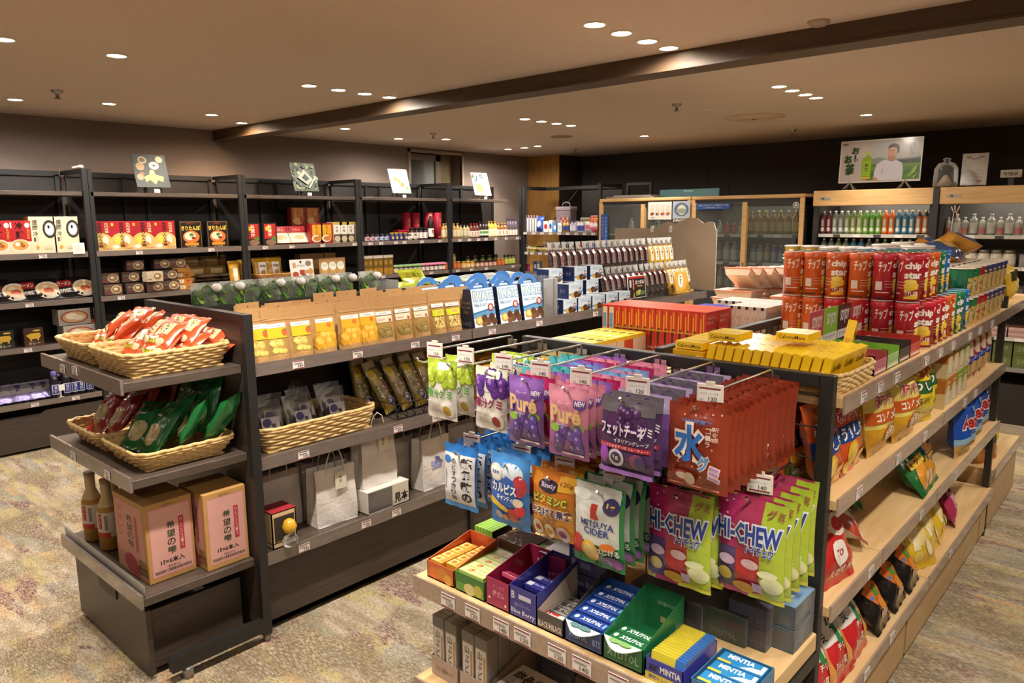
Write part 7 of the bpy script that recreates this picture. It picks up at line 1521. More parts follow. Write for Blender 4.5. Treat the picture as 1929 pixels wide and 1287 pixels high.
# ---- soy bar display boxes with header cards
for i,(c,c2,nm,x_) in enumerate((('#b5505c','#c97a84','pink',2.31),('#7fb83a','#a5c98a','lime green',2.435),('#3b2f2d','#5a4c48','dark brown',2.56),('#b5352c','#c95a4c','red',2.685))):
    m=M('gloss_card'); w=.12; d=.19; h=.06
    m.box(-w/2,w/2,0,.002,0,h*.7,c2); m.box(-w/2,w/2,d-.002,d,0,h,c); m.box(-w/2,w/2,0,d,0,.002,'#8c8378'); m.box(-w/2,-w/2+.002,0,d,0,h,c,mat='card'); m.box(w/2-.002,w/2,0,d,0,h,c)
    m.box(-w/2+.0021,-w/2+.003,.002,d-.002,.002,h-.001,'#9c9484'); m.box(-w/2,-w/2+.002,0,.02,0,h+.006,c)
    m.box(-w/2,w/2,d+.0,d+.003,.0,.17,c)
    m.draw(Surf((-w/2,0,0),(w,0,0),(0,0,h*.7),(0,-1,0)),[('r',.1,.15,.9,.3,'#d9d2cc'),('r',.1,.5,.9,.56,c)],.0003,.0004)
    m.draw(Surf((-w/2,d,0),(w,0,0),(0,0,.17),(0,-1,0)),[('r',0,.36,1,.52,'#dcd6cf'),('t','SOYJOY',.16,.62,.86,.9,'#ece6e0',.03),('t','ピーナッツ',.15,.4,.8,.49,'#6b605a')],.0003,.0004)
    place('soy_bar_display',m.done('soy_bar_display'),(x_,.625,1.1905),f"{nm} display box with matching header card lettered SOYJOY",'display box',0,'soy bar display boxes')
    mb=bag(.035,.14,.018,[('r',.1,.3,.9,.6,c),('e',.5,.2,.3,.08,'#d98a3a')],'#dcd6d2',mat='foil',seal=.07,nu=6,nv=8).done('soy_bar')
    for j in range(3):
        place('soy_bar',mb,(x_-.03+.028*(j%3),.655+.02*(j//3),1.1935+.02*(j//3)+.004*(j%3)),f"white and {nm} soy bar lying in its display box, {ORD[j]} of three",'snack bar',group=f"{nm} soy bars",rot=(-1.35,random.uniform(-.3,.3),random.uniform(-.35,.35)))
# ---- potato crisp cans
def can(c,c2,kata):
    r=.0365; h=.163
    m=M('gloss_card'); m.lathe([(r,.004),(r,h-.016)],18,[c],cap=(True,False)); m.lathe([(r+.0005,0),(r+.0005,.004)],18,['#d8d4ce'],cap=(True,False))
    S=Surf((0,0,0),(r*1.9,0,0),(0,0,h),(0,-1,0),lambda a,b,off:Vector((math.sin((a-.5)*2.1)*(r+off),-math.cos((a-.5)*2.1)*(r+off),h*b)))
    S2=Surf((0,0,0),(r*1.9,0,0),(0,0,h),(0,-1,0),lambda a,b,off:Vector((-math.cos((a-.5)*2.1)*(r+off),-math.sin((a-.5)*2.1)*(r+off),h*b)))
    m.draw(S,[('t','chip',.08,.66,.82,.84,'#ece6de',.045),('t','star',.08,.50,.86,.64,'#ece6de',.045),('r',.12,.08,.7,.36,'#d9b23a'),('e',.4,.36,.32,.07,'#e0bc48'),('e',.36,.44,.26,.05,'#e8cc62'),('p',[(.08,.12),(.12,.22),(.78,.30),(.76,.2)],c2),('t','うすしお味',.16,.15,.68,.25,'#efe4d4',.02),('e',.2,.9,.1,.02,'#d9b8a8')],.0002,.0004,res=3)
    m.draw(S2,[('t',kata,.2,.62,.75,.86,'#e6dcd0',.03),('r',.1,.24,.4,.42,'#cfc3b8'),('r',.12,.18,.7,.2,'#d8c8bc'),('r',.5,.3,.85,.31,'#d8b0a0'),('r',.5,.36,.85,.37,'#d8b0a0'),('r',.5,.42,.85,.43,'#d8b0a0'),('r',.05,.06,.6,.09,'#2a2422')],.0002,.0004,res=3)
    bd=m.done('can_body'); m=M('plastic'); m.lathe([(r+.002,h-.02),(r+.002,h-.004),(r,h-.001),(r-.003,h)],18,[c]*3,cap=(False,False)); m.lathe([(r-.003,h-.002),(r-.004,h-.0018)],18,[c if c[1] in 'bB' else '#8fb5c0'],cap=(False,True))
    return {'can_body':bd,'lid':m.done('lid')}
CC={'r':can('#b01f2c','#8c2418','チップ'),'o':can('#c4561f','#8c2a14','チップ'),'g':can('#22784a','#3f6a3a','チップ'),'b':can('#1f6cb5','#5f86a8','チップ')}
CN={'r':'red','o':'orange','g':'green','b':'blue'}
low=[('rrrooggb',.655),('rrooggbb',.735),('roogg',.815),('ooo',.895),('ooo',.975),('oo',1.055)]
up=[('rroogb',.685),('rooggb',.765),('oooggb',.845),('ooogb',.925),('oog',1.005),('og',1.08)]
for tier,rows_,x0,z0 in ((0,low,2.87,1.1905),(1,up,2.79,1.3545)):
    for j,(s_,y_) in enumerate(rows_):
        for k,ch in enumerate(s_):
            x_=x0+.079*k
            place('crisp_can',CC[ch],(x_,y_,z0),f"{CN[ch]} crisp can, {ORD[k]} in line going away, {ORD[j]} line from the aisle, {'lower' if tier==0 else 'upper'} tier",'crisp can',rz=.35 if (k+j)%3 else -.9,group='crisp cans, '+('lower' if tier==0 else 'upper')+' tier')
for j,(x_,y_,ch) in enumerate(((2.79,.685,'r'),(2.79,.765,'r'),(2.79,.845,'o'),(2.79,.925,'o'),(2.79,1.005,'o'),(2.79,1.08,'o'))):
    place('crisp_can',CC['r' if j<4 else 'o'],(x_,y_,1.1905),f"{'red' if j<4 else 'orange'} crisp can at the near face of the lower tier, {ORD[5-j]} from the left",'crisp can',rz=.3,group='crisp cans, near face of the lower tier')
# ---- snack cups
def scup(c,c2,nm):
    r0,r1,h=.034,.047,.115
    m=M('film'); m.lathe([(r0,0),(r1,h)],16,[c],cap=(True,False)); m.lathe([(r1,h),(r1+.005,h+.002),(r1-.002,h+.006)],16,[c2,'#d9cdb8'],cap=(False,True))
    S=Surf((0,0,0),(r1*1.6,0,0),(0,0,h),(0,-1,0),lambda a,b,off:Vector((math.sin((a-.5)*2.0)*(r0+(r1-r0)*b+off),-math.cos((a-.5)*2.0)*(r0+(r1-r0)*b+off),h*b)))
    r6=random.Random(nm); m.draw(S,[('r',0,0,1,.7,'#cfae6a')]+[('e',r6.uniform(.05,.95),r6.uniform(.05,.9),.06,.04,r6.choice(['#e3cf8f','#c9913a',c,'#dcc27a',c2])) for _ in range(16)]+[('e',.4,.5,.14,.12,'#efe6cc')],.0002,.0004,res=3)
    return m.done(nm)
SC_={'g':scup('#27754a','#2f8a55','green_cup'),'r':scup('#b5232c','#c9343c','red_cup'),'w':scup('#3c4c8c','#d6d0c8','blue_cup')}
for t in range(2):
    for j in range(2):
        for i in range(8):
            ch='ggrwwwww'[i] if t else 'ggrrwwww'[i]
            place('snack_cup',SC_[ch],(3.50+.105*i,.665+.108*j,1.1905+.123*t),f"{ {'g':'green','r':'red','w':'blue and cream'}[ch]} snack cup, {ORD[i]} along the aisle, {ORD[j]} line deep, {'lower' if t==0 else 'upper'} layer",'snack cup',rz=.2,group='snack cups beside the crisp cans')
def snack(w,h,t,col,art,nm,**k): return bag(w,h,t,art,col,seal=.05,wr=.2,**k).done(nm)
cz=snack(.16,.17,.07,'#33446b',[('e',.5,.5,.3,.25,'#b5904a'),('r',.2,.7,.8,.85,'#c9a24a')],'navy_orange_bag',back='#c98a2c')
for i,(x_,y_,z_) in enumerate(((3.9,.74,1.436),(4.05,.82,1.436),(4.2,.76,1.436))): place('navy_snack_bag',cz,(x_,y_,z_),f"crumpled navy and orange snack bag on top of the snack cups, {ORD[i]} from the left",'snack bag',group='navy and orange bags',rot=(-1.1,.2*i,.4*i))
yb2=snack(.17,.2,.08,'#cfa83a',[('r',.1,.55,.9,.8,'#3f3a2c'),('e',.5,.35,.3,.18,'#dcc27a')],'golden_black_bag')
for i,(x_,y_,z_) in enumerate(((4.52,.70,1.1905),(4.66,.66,1.1905),(4.85,.68,1.1905),(5.0,.72,1.1905))): place('golden_snack_bag',yb2 if i else cz,(x_,y_,z_),['blue grey snack bag at the start of the farther section','golden snack bag with dark band, first on the farther top shelf','golden snack bag with dark band, middle of the farther top shelf','golden snack bag with dark band, last on the farther top shelf'][i],'snack bag',group='bags on the farther top shelf',rot=(-.15,0,.1*i))
m=carton(.2,.16,.14,'#c9c4bd'); wbx=m.done('white_stock_box')
for i,(x_,y_,z_) in enumerate(((4.55,1.30,1.1505),(4.80,1.30,1.1505),(4.80,1.30,1.292))): place('white_stock_box',wbx,(x_,y_,z_),f"plain white box on the farther island section, {['first','second','topmost'][i]}",'box',RZ,'plain white boxes')

# ================================================================== right island, aisle side shelves
S2,S3,S4=.9155,.6155,.2625
us=snack(.20,.27,.07,'#c9562a',[('r',0,.38,1,.58,'#27498c'),('to','うすしお味',.06,.4,.94,.56,'#efeae4','#27498c'),('to','ポテトチップス',.05,.62,.95,.78,'#b5274c','#efe2dc'),('t','Calbee',.3,.84,.7,.92,'#8c2a1c',.03),('e',.32,.24,.24,.14,'#dfb53a'),('e',.3,.26,.14,.08,'#e8c552'),('e',.72,.12,.24,.1,'#dcae34'),('e',.4,.28,.03,.03,'#efe9df'),('e',.4,.28,.012,.012,'#2a2422'),('e',.14,.1,.12,.08,'#e0b83e')],'salt_crisp_bag',back='#b54a24')
for i,(x_,y_) in enumerate(((2.03,.655),(2.22,.66))): place('crisp_bag',us,(x_,y_,S2),f"orange and blue lightly salted crisp bag, {'nearer the black post' if i==0 else 'second from the black post'}",'crisp bag',group='orange and blue crisp bags',rot=(-.25,0,.05),sc=(1,1,.9))
for i,x_ in enumerate((2.06,2.26)): place('crisp_bag',us,(x_,.76,S2),f"orange and blue crisp bag in the second row, {'nearer the post' if i==0 else 'farther from the post'}",'crisp bag',group='orange and blue crisp bags behind',rot=(-.2,0,-.05),sc=(1,1,.88))
cs=snack(.205,.27,.08,'#dcc86a',[('r',.0,.0,1,.36,'#d0a02c'),('t','Calbee',.2,.86,.75,.94,'#b5401c',.02),('to','ポテトチップス',.12,.62,.98,.80,'#b5274c','#efe6c4'),('r',0,.42,1,.58,'#bf5a22'),('t','コンソメパンチ',.12,.44,.96,.56,'#efe9d8',.035),('e',.45,.26,.26,.12,'#b5502c'),('e',.45,.26,.22,.1,'#ead9a8'),('t','45',.34,.22,.54,.31,'#241f1c',.03),('t','Oh!',.4,.06,.6,.12,'#4f3a20',.01)],'consomme_crisp_bag')
for i,(x_,y_,r_) in enumerate(((2.36,.72,-.1),(2.45,.655,.0),(2.66,.635,-.06))): place('crisp_bag',cs,(x_,y_,S2),['yellow consomme crisp bag squeezed behind the orange ones','yellow consomme crisp bag in the middle','large yellow consomme crisp bag at the front with 45 in a circle'][i],'crisp bag',group='yellow consomme bags',rot=(-.15,0,r_),sc=(1,1.15,.87))
nr=snack(.2,.25,.09,'#d9c42c',[('r',0,.46,1,.66,'#2f5a34'),('to','のりしお',.08,.5,.95,.64,'#efeae0','#2f5a34'),('t','堅あげ',.12,.7,.88,.84,'#b52f3a',.03),('t','贅沢',.3,.3,.65,.4,'#6b5c20',.02),('e',.5,.16,.3,.1,'#e3cf6a')],'nori_crisp_bag')
for i,(x_,r_) in enumerate(((2.88,-.3),(3.06,.15))): place('crisp_bag',nr,(x_,.65+.01*i,S2),f"yellow and dark green seaweed crisp bag, {'nearer' if i==0 else 'farther'} one",'crisp bag',group='yellow and green seaweed bags',rot=(-.2,0,r_),sc=(1,1,.9))
def stickbox(c,cc):
    m=carton(.095,.3,.115,c,[('r',.0,0,1,.5,'#dccaa0'),('e',.5,.5,.4,.25,'#dccaa0'),('e',.5,.3,.28,.28,'#e8dab4'),('r',.2,.8,.8,.86,'#e0c89c'),('r',.42,.1,.58,.16,'#a5743c')],left=[('r',0,0,1,.5,'#cdb98a'),('r',0,.5,1,.94,cc),('t','jagabee',.3,.6,.85,.76,'#3a2c1c',.02),('e',.5,.25,.16,.14,'#b09a6a'),('e',.5,.25,.1,.09,'#8c7a50'),('p',[(.75,.1),(.8,.5),(.9,.1)],'#d9c07a')]); return m.done('potato_stick_box')
so,sg=stickbox('#bf7a2c','#a8642a'),stickbox('#8aa83a','#7f9a34')
for t in range(2):
    for i in range(4):
        place('potato_stick_box',so if i<2 else sg,(3.20+.1*i,.62,S2+.116*t),f"{'orange' if i<2 else 'green'} potato stick box, {ORD[i]} from the left, {'lower' if t==0 else 'upper'} layer",'snack box',group='potato stick boxes')
cr=snack(.13,.235,.05,'#c9a46a',[('r',0,.05,1,.12,'#a52a2c'),('r',0,.38,1,.52,'#2f3f9c'),('t','フルグラ',.1,.41,.9,.5,'#d9dcec',.03),('r',0,.5,1,1,'#a8443c'),('e',.5,.82,.4,.15,'#e3d08c'),('e',.45,.65,.36,.13,'#ead9c0')],'cereal_bag')
for i in range(4): place('cereal_bag',cr,(3.66+.135*i+.05,.66,S2),f"tall cereal snack bag with blue band, {ORD[i]} from the left",'snack bag',group='cereal snack bags',rot=(-.04,0,.03))
# S3
eb=snack(.2,.26,.08,'#b52a24',[('r',0,.55,.6,.95,'#cf8a3a'),('t','かっぱ',.55,.5,.88,.86,'#241f1c',.03),('e',.62,.62,.22,.13,'#d8c9c0'),('e',.62,.62,.14,.08,'#c23a30'),('e',.5,.32,.2,.14,'#e6ddd4'),('t','70',.42,.28,.58,.36,'#a8241c',.02),('t','えびせん',.2,.1,.8,.18,'#efe2d4',.02)],'shrimp_snack_bag')
for i,(x_,y_,ti) in enumerate(((2.09,.635,-.42),(2.04,.77,-.3))): place('snack_bag',eb,(x_,y_,S3),f"red shrimp snack bag with white round mark, {'front' if i==0 else 'rear'} one by the post",'snack bag',group='red shrimp snack bags',rot=(ti,0,-.15))
wr_=snack(.2,.27,.08,'#d9d3cc',[('r',.8,0,1,1,'#bf3a2c'),('r',0,0,.12,1,'#a8402c'),('t','ポテト',.3,.72,.8,.84,'#6b3a24',.02),('t','60',.42,.38,.66,.5,'#cfb02c',.05),('r',.3,.6,.6,.64,'#b5602c'),('e',.55,.25,.15,.06,'#b5826a')],'white_red_bag')
place('snack_bag',wr_,(2.45,.68,S3),'white and red snack bag lying on its back on the third shelf','snack bag',rot=(-1.0,.1,.45),sc=1.1)
m=snack(.12,.1,.05,'#2a3050',[('t','しお',.2,.3,.8,.7,'#d9d6e0',.03)],'navy_bag'); place('snack_bag',m,(1.99,.72,S3),'small navy bag beside the black post on the third shelf','snack bag',rot=(-.5,0,.1))
gn=snack(.3,.25,.09,'#1f6a34',[('to','A-Pelma',.05,.66,.95,.86,'#a82a28','#e0d4b8'),('e',.3,.25,.24,.2,'#d9952c'),('e',.7,.25,.24,.2,'#d9952c'),('r',.05,.4,.5,.52,'#dfb43a'),('t','ヒシャ',.1,.42,.42,.5,'#2a2018',.03),('t','15',.62,.34,.78,.5,'#241c18',.05),('e',.3,.2,.1,.07,'#e6c27a'),('e',.5,.12,.12,.07,'#e6c27a'),('r',.42,.1,.58,.24,'#d9c9c4'),('e',.75,.14,.12,.07,'#dfae4c')],'green_pretzel_bag')
place('snack_bag',gn,(3.10,.625,S3),'large green snack bag with golden pieces, leaning back at the front of the third shelf','snack bag',rot=(-.75,0,.05)); place('snack_bag',gn,(3.32,.72,S3),'green snack bag standing behind the large leaning one','snack bag',rot=(-.4,0,-.1)); place('snack_bag',gn,(2.80,.80,S3),'green snack bag lying deep in the third shelf','snack bag',rot=(-1.2,0,.4))
ae=snack(.19,.265,.09,'#1f4fae',[('r',0,0,1,.3,'#c9a250'),('p',[(0,.3),(1,.42),(1,.26),(0,.2)],'#8ab8d8'),('to','Aerial',.12,.46,.92,.68,'#a8242c','#e8e0d8'),('r',.45,.72,.8,.8,'#7f9ad0'),('e',.2,.84,.1,.05,'#b5423a'),('e',.4,.12,.14,.07,'#dcb868'),('e',.7,.15,.14,.07,'#d8ae5a')],'blue_corn_bag')
for i,(x_,y_) in enumerate(((3.64,.63),(3.84,.64),(4.05,.65))): place('snack_bag',ae,(x_,y_,S3),f"blue corn snack bag with red lettering, {ORD[i]} from the left",'snack bag',group='blue corn snack bags',rot=(-.1,0,-.12))
# S4
rd=snack(.2,.24,.08,'#b5262a',[('r',0,.45,.9,.95,'#cfcbc6'),('v','ドンタコス',.1,.5,.3,.95,'#211d1c',.03),('v','チリ',.4,.6,.6,.95,'#211d1c',.03),('r',.5,.4,.62,.72,'#2f7a44'),('t','チリ味',.45,.33,.75,.42,'#e9dfd6',.02),('p',[(.7,.6),(.95,.1),(.6,.15)],'#cf8a3a'),('t','えんどう豆',.15,.18,.6,.26,'#efe2da',.02)],'chili_snack_bag')
for i,(x_,y_,ti) in enumerate(((2.04,.635,-.55),(2.19,.63,-.6),(2.36,.635,-.55),(2.12,.80,-.3))): place('snack_bag',rd,(x_,y_,S4+.0),f"red and white snack bag, {['first','second','third','rear one'][i]} from the post on the bottom shelf",'snack bag',group='red and white chili bags',rot=(ti,.05,-.1+.08*i))
bk2=snack(.17,.235,.07,'#1d1816',[('t','カラムーチョ',.1,.66,.9,.84,'#9c2a28',.05),('p',[(.1,.6),(.5,.7),(.95,.5),(.6,.3),(.3,.35)],'#cf6a28'),('r',.45,.44,.62,.6,'#3f8a34'),('e',.6,.32,.16,.1,'#d98a34'),('e',.3,.46,.07,.04,'#3f7ab5'),('e',.4,.2,.1,.05,'#c9a890'),('e',.6,.18,.1,.05,'#bf9c84')],'hot_snack_bag')
for i,(x_,y_) in enumerate(((2.59,.625),(2.785,.625),(2.97,.625))): place('snack_bag',bk2,(x_,y_,S4),f"black hot chilli snack bag, {ORD[i]} from the left on the bottom shelf",'snack bag',group='black hot snack bags',rot=(-.65,0,.05))
yl=snack(.2,.24,.08,'#dcb82c',[('e',.5,.5,.3,.16,'#ecd58a'),('p',[(.2,.3),(.4,.75),(.55,.7),(.45,.3)],'#efe2b8'),('t','じ',.6,.68,.8,.84,'#a8342c',.04),('e',.3,.2,.16,.08,'#e8cc62'),('e',.7,.3,.1,.14,'#efe2b8')],'yellow_curl_bag')
for i,(x_,r_) in enumerate(((3.15,-.3),(3.34,.0),(3.53,.1))): place('snack_bag',yl,(x_,.64+.005*i,S4),f"bright yellow curl snack bag, {ORD[i]} from the left on the bottom shelf",'snack bag',group='yellow curl bags',rot=(-.55,0,r_))
pk_=snack(.19,.23,.07,'#a8345c',[('r',0,.55,1,1,'#6b1f34'),('p',[(.2,.3),(.4,.6),(.8,.5),(.7,.35)],'#d98ca5')],'pink_snack_bag'); place('snack_bag',pk_,(3.76,.65,S4),'pink and dark red snack bag at the end of the bottom shelf','snack bag',rot=(-.5,0,.2))
# farther raised deck
S5=.3455
ka=snack(.13,.24,.05,'#2b211c',[('e',.4,.75,.3,.14,'#b5522c'),('r',0,0,1,.35,'#b5702c'),('t','からあげ',.15,.45,.85,.58,'#8c8274',.02),('e',.6,.4,.2,.1,'#3a302a'),('e',.3,.15,.2,.1,'#cf8f3c'),('e',.7,.12,.2,.1,'#c9803a'),('r',.7,.6,.8,.9,'#d9b53a')],'fried_snack_pouch',kind='stand')
place('snack_bag',ka,(4.50,.70,S5),'dark brown standing snack pouch at the start of the raised deck, partly hidden','snack bag',rz=-.5); place('snack_bag',ka,(4.66,.67,S5),'dark brown standing snack pouch with orange foot on the raised deck','snack bag',rz=.1)
yv=snack(.16,.22,.07,'#cfcf2c',[('t','すっぱ',.3,.7,.7,.9,'#3a5a20',.02)],'acid_yellow_bag'); place('snack_bag',yv,(4.86,.69,S5),'acid yellow snack bag on the raised deck','snack bag',rot=(-.2,0,.1))
bo=snack(.16,.24,.07,'#2c2f24',[('t','コーンポタ',.1,.6,.9,.8,'#b5a23a',.03),('e',.4,.3,.16,.08,'#d9942c'),('e',.7,.25,.14,.06,'#c9833a'),('e',.5,.45,.12,.05,'#dcd4c0')],'black_orange_bag'); place('snack_bag',bo,(4.98,.76,S5),'black and orange snack bag leaning on the raised deck','snack bag',rot=(-.35,0,.3))
gr_=snack(.24,.28,.09,'#8fc22c',[('r',0,.7,1,.73,'#1f2418'),('r',0,.75,1,.77,'#1f2418'),('t','わさビーフ',.1,.4,.9,.6,'#26331a',.03),('e',.3,.25,.16,.1,'#2f4a20'),('e',.7,.2,.14,.1,'#3f5a24')],'lime_snack_bag')
for i,(x_,y_,z_) in enumerate(((5.02,.92,S5),(4.8,.98,S5))): place('snack_bag',gr_,(x_,y_,z_),['lime green and black snack bag, larger one at the far end','lime green and black snack bag, half hidden behind the blue bags'][i],'snack bag',group='lime green snack bags',rot=(-.35,0,.2-.3*i),sc=1.2)
# stock carton under the mesh end, seen through it
m=carton(.3,.4,.2,'#c9a878',[('r',.1,.3,.9,.7,'#d9bd92'),('r',.6,.1,.8,.25,'#3a3530')],left=[('r',.2,.2,.8,.8,'#b5946a')]); kc=m.done('kraft_stock_carton')
place('kraft_stock_carton',kc,(2.2,.93,S2),'kraft stock carton behind the crisp bags, seen through the mesh','carton',RZ).scale=(.45,.3,.8)

# ================================================================== coolers on the far wall
def cooler(name,y0,y1,zt,label,kind):
    o=link(name,None); o.location=(6.9,y1,0); o['category']='cooler'; o['label']=label; W=y1-y0; D=.66
    m=M('black_panel'); m.box(.02,D,-.03,0,.05,zt-.035,'#1c1a19'); m.box(.02,D,-W,-W+.03,.05,zt-.035); m.box(D-.03,D,-W+.03,-.03,.05,zt-.035,mat='plastic',col='#6b655a'); m.box(.02,D,-W,0,0,.08); m.box(.02,D,-W,0,zt-.10,zt-.035)
    m.box(.14,.17,-W+.1,-.1,zt-.115,zt-.10,mat='fill_glow') if kind=='o' else None  # glowing strip added to brighten the inside of the open coolers
    ll=bpy.data.lights.new('cooler_fill','AREA'); ll.shape='RECTANGLE'; ll.size=.06; ll.size_y=W-.2; ll.energy=1.3 if kind=='o' else .8; ll.color=(1,.93,.82); lo=link('cooler_fill',ll,o); lo.location=(.15,-W/2,zt-.125); lo.rotation_euler=(0,-.5,0)  # unseen area light added to lift the dark cooler interior
    link('cabinet',m.done('cabinet'),o); return o,W,D
def shelfpart(o,W,D,z,tags=6):
    m=M('plastic'); m.box(.07,D-.05,-W+.04,-.04,z-.012,z,'#8c887e'); m.box(.062,.07,-W+.04,-.04,z-.025,z+.004,'#c9c6ba')
    for k in range(tags): m.box(.060,.062,-W+.06+(W-.12)*k/tags,-W+.12+(W-.12)*k/tags,z-.024,z+.0,'#efece4' if k%2 else '#4a453e')
    link('shelf',m.done('shelf'),o)
def pet(body,lab,cap='#e6e4de',top='#cfd4cc'): return bottle_parts(.036,.205,body,cap,lab,(.08,.74),neck=.34,shoulder=.74,art=[('r',.3,.4,.7,.85,top),('e',.5,.2,.3,.14,top)],caph=.07)
for (y0,y1,nm,lb) in ((3.75,4.875,'sliding_door_cooler','wood framed glass cooler at the left, with two posters on its door'),(2.61,3.745,'sliding_door_cooler','wood framed glass cooler in the middle, with blue banner and paw sticker')):
    o,W,D=cooler(nm,y0,y1,1.845,lb,'s')
    m=M('oak_band'); m.box(0,D,-W,0,1.81,1.845,bev=.008); m.box(0,.03,-.04,0,0,1.81); m.box(0,.03,-W,-W+.04,0,1.81); m.box(0,.03,-W+.04,-.04,0,.3); link('outer_frame',m.done('outer_frame'),o)
    for d_,(a,b_,x_) in enumerate(((-W/2-.02,-.04,.0),(-W+.04,-W/2+.02,.022))):
        m=M('oak_band'); m.box(x_,x_+.02,b_-.012,b_,.3,1.78); m.box(x_,x_+.02,a,a+.045,.3,1.78) if d_==0 else m.box(x_,x_+.02,b_-.045,b_,.3,1.78); m.box(x_+.001,x_+.019,a+.01,b_-.01,.3,.34)
        q=link('door',m.done('door'),o)
        m=M('glass'); m.box(x_+.008,x_+.012,a+.03,b_-.02,.34,1.78); link('glass_pane',m.done('glass_pane'),q)
        m=M('steel'); yh=a+.02 if d_==0 else b_-.02; m.tube([(x_-.004,yh,.92),(x_-.03,yh,.95),(x_-.03,yh,1.17),(x_-.004,yh,1.2)],.009,6); link('handle',m.done('handle'),q)
    for z in (1.47,1.20,.93,.66): shelfpart(o,W,D,z)
ob=bottle_parts(.032,.22,'#8a6a34','#b59a4c','#b59d6c',(.15,.55)); db=bottle_parts(.035,.25,'#3a352c','#8c8470','#8d8878',(.1,.45)); gb2=bottle_parts(.036,.2,'#7f8078','#a5a196','#b5b3a8',(.1,.6)); bb2=bottle_parts(.031,.2,'#3a4a7a','#c9c4b0','#8d97b0',(.1,.6)); rb2=bottle_parts(.034,.18,'#7a3028','#8c5a44','#b5604c',(.1,.6))
jarc=jar_parts(.035,.1,'#55504a','#4a4640','#8d7f74')
def fill(y0,y1,n,z,shapes,name,desc,where,x=7.02,grp='',sc=None):
    for i in range(n):
        y_=y1-(y1-y0)*(i+.5)/n
        place(name,shapes[i%len(shapes)] if isinstance(shapes,list) else shapes,(x,y_,z),f"{desc}, {ORD[i]} from the left {where}",'bottle',RZ,grp or desc+' '+where,sc=sc)
fill(3.82,4.80,9,1.4705,[jarc,jarc,gb2],'chilled_jar','dim jar or bottle','on the top shelf of the left cooler',sc=.8)
fill(3.82,4.80,9,1.2005,[gb2,gb2,db],'chilled_bottle','dim bottle','on the second shelf of the left cooler')
fill(3.22,3.68,6,1.4705,[rb2,rb2,gb2],'chilled_bottle','short reddish bottle','on the top shelf behind the banner',sc=.7)
fill(2.68,3.20,7,1.4705,[ob],'chilled_bottle','amber glass bottle','on the top shelf of the middle cooler'); fill(2.68,3.20,7,1.4705,[ob],'chilled_bottle','tall amber back row bottle','on the middle cooler top shelf',x=7.2,sc=1.05)
fill(3.2,3.68,6,1.2005,[gb2,gb2,db],'chilled_bottle','clear glass bottle','on the second shelf behind the banner'); fill(2.68,3.16,7,1.2005,[gb2,gb2,ob,bb2,bb2,rb2,rb2],'chilled_bottle','mixed small bottle','on the middle cooler second shelf',sc=.85)
fill(2.7,3.66,12,.9305,[ob,db],'chilled_bottle','amber bottle','on the third shelf of the middle cooler')
# open drinks coolers
pets=[('#3c1f22','#8c3a44','#c9a0a8'),('#3c1f22','#7a2f38','#c9a0a8'),('#5a5a50','#8c9488','#dfe2d8'),('#5a5a50','#8c9488','#dfe2d8'),('#5c6a3c','#8fa05c','#cfd8a8'),('#5c6a3c','#8fa05c','#cfd8a8'),('#6f8a3c','#a5b86c','#dfe6b8'),('#4f8a2c','#6fa63a','#e6efc8'),('#4f8a2c','#659c32','#e6efc8'),('#4f8a2c','#6fa63a','#e6efc8'),('#c2561c','#dc7428','#efb58c'),('#c2561c','#dc7428','#efb58c'),('#2f5a70','#4a8098','#d9a878'),('#2f5a70','#4a8098','#e0b080'),('#2f5a70','#4a8098','#d9a878'),('#4a4038','#c27a4c','#e6c4a0'),('#4a4038','#c27a4c','#e6c4a0')]
pn=['dark red','dark red','pale grey','pale grey','olive','olive','pale green','bright green','bright green','bright green','orange','orange','blue','blue','blue','copper','copper']
pm={}
for i,pp in enumerate(pets):
    if pp not in pm: pm[pp]=pet(*pp)
o,W,D=cooler('open_drinks_cooler',1.56,2.53,1.865,'open drinks cooler with pale wood top band, left of the black upright','o')
def topband(o,W):
    m=M('oak_band'); m.box(-.01,.05,-W,0,1.73,1.865,bev=.006); m.box(.05,.6,-W,0,1.835,1.865); link('top_band',m.done('top_band'),o)
    m=M('plastic'); m.box(-.014,-.01,-.155,-.055,1.785,1.808,'#a59f94',bev=.001); m.box(-.016,-.014,-.10,-.08,1.79,1.803,'#3a3632'); link('control_plate',m.done('control_plate'),o)
    m=M('black_panel'); m.box(0,.03,-W,0,.0,.32); link('kick_panel',m.done('kick_panel'),o)
topband(o,W)
for z in (1.48,1.235,.98,.72): shelfpart(o,W,D,z,5)
for i,pp in enumerate(pets): place('drink_bottle',pm[pp],(7.03,2.475-.0525*i,1.4805),f"{pn[i]} drink bottle, {ORD[i]} from the left, upper row of the left drinks cooler",'drink bottle',RZ,'drink bottles on the top shelf',sc=(.72,.72,1))
for i in range(14): place('drink_bottle',pm[pets[[2,3,4,2,13,12,2,3,7,4,5,2,3,2][i]]],(7.03,2.46-.065*i,1.2355),f"drink bottle on the second shelf of the left drinks cooler, {ORD[i]} from the left",'drink bottle',RZ,'drink bottles on the second shelf',sc=(.84,.84,1))
o,W,D=cooler('open_drinks_cooler',.2,1.52,1.865,'open drinks cooler with pale wood top band, right of the black upright','o'); topband(o,W)
for z in (1.48,1.235,.95,.68): shelfpart(o,W,D,z,6)
m=M('black_metal'); m.box(-.02,.04,-.02,.02,.0,1.86); place('cooler_upright',m.done('cooler_upright'),(6.9,1.54,0),'black upright post between the two open drinks coolers','post')
rb3=bottle_parts(.034,.18,'#a8402f','#dcd6cc','#c9c2ba',(.4,.85),neck=.5,shoulder=.75,art=[('r',.1,.1,.9,.5,'#8d97a5')]); cl2=bottle_parts(.03,.17,'#a5a294','#d9d6cc','#b5685c',(.1,.4)); wj=jar_parts(.045,.13,'#c9c0a8','#8c8270','#d9d2c0')
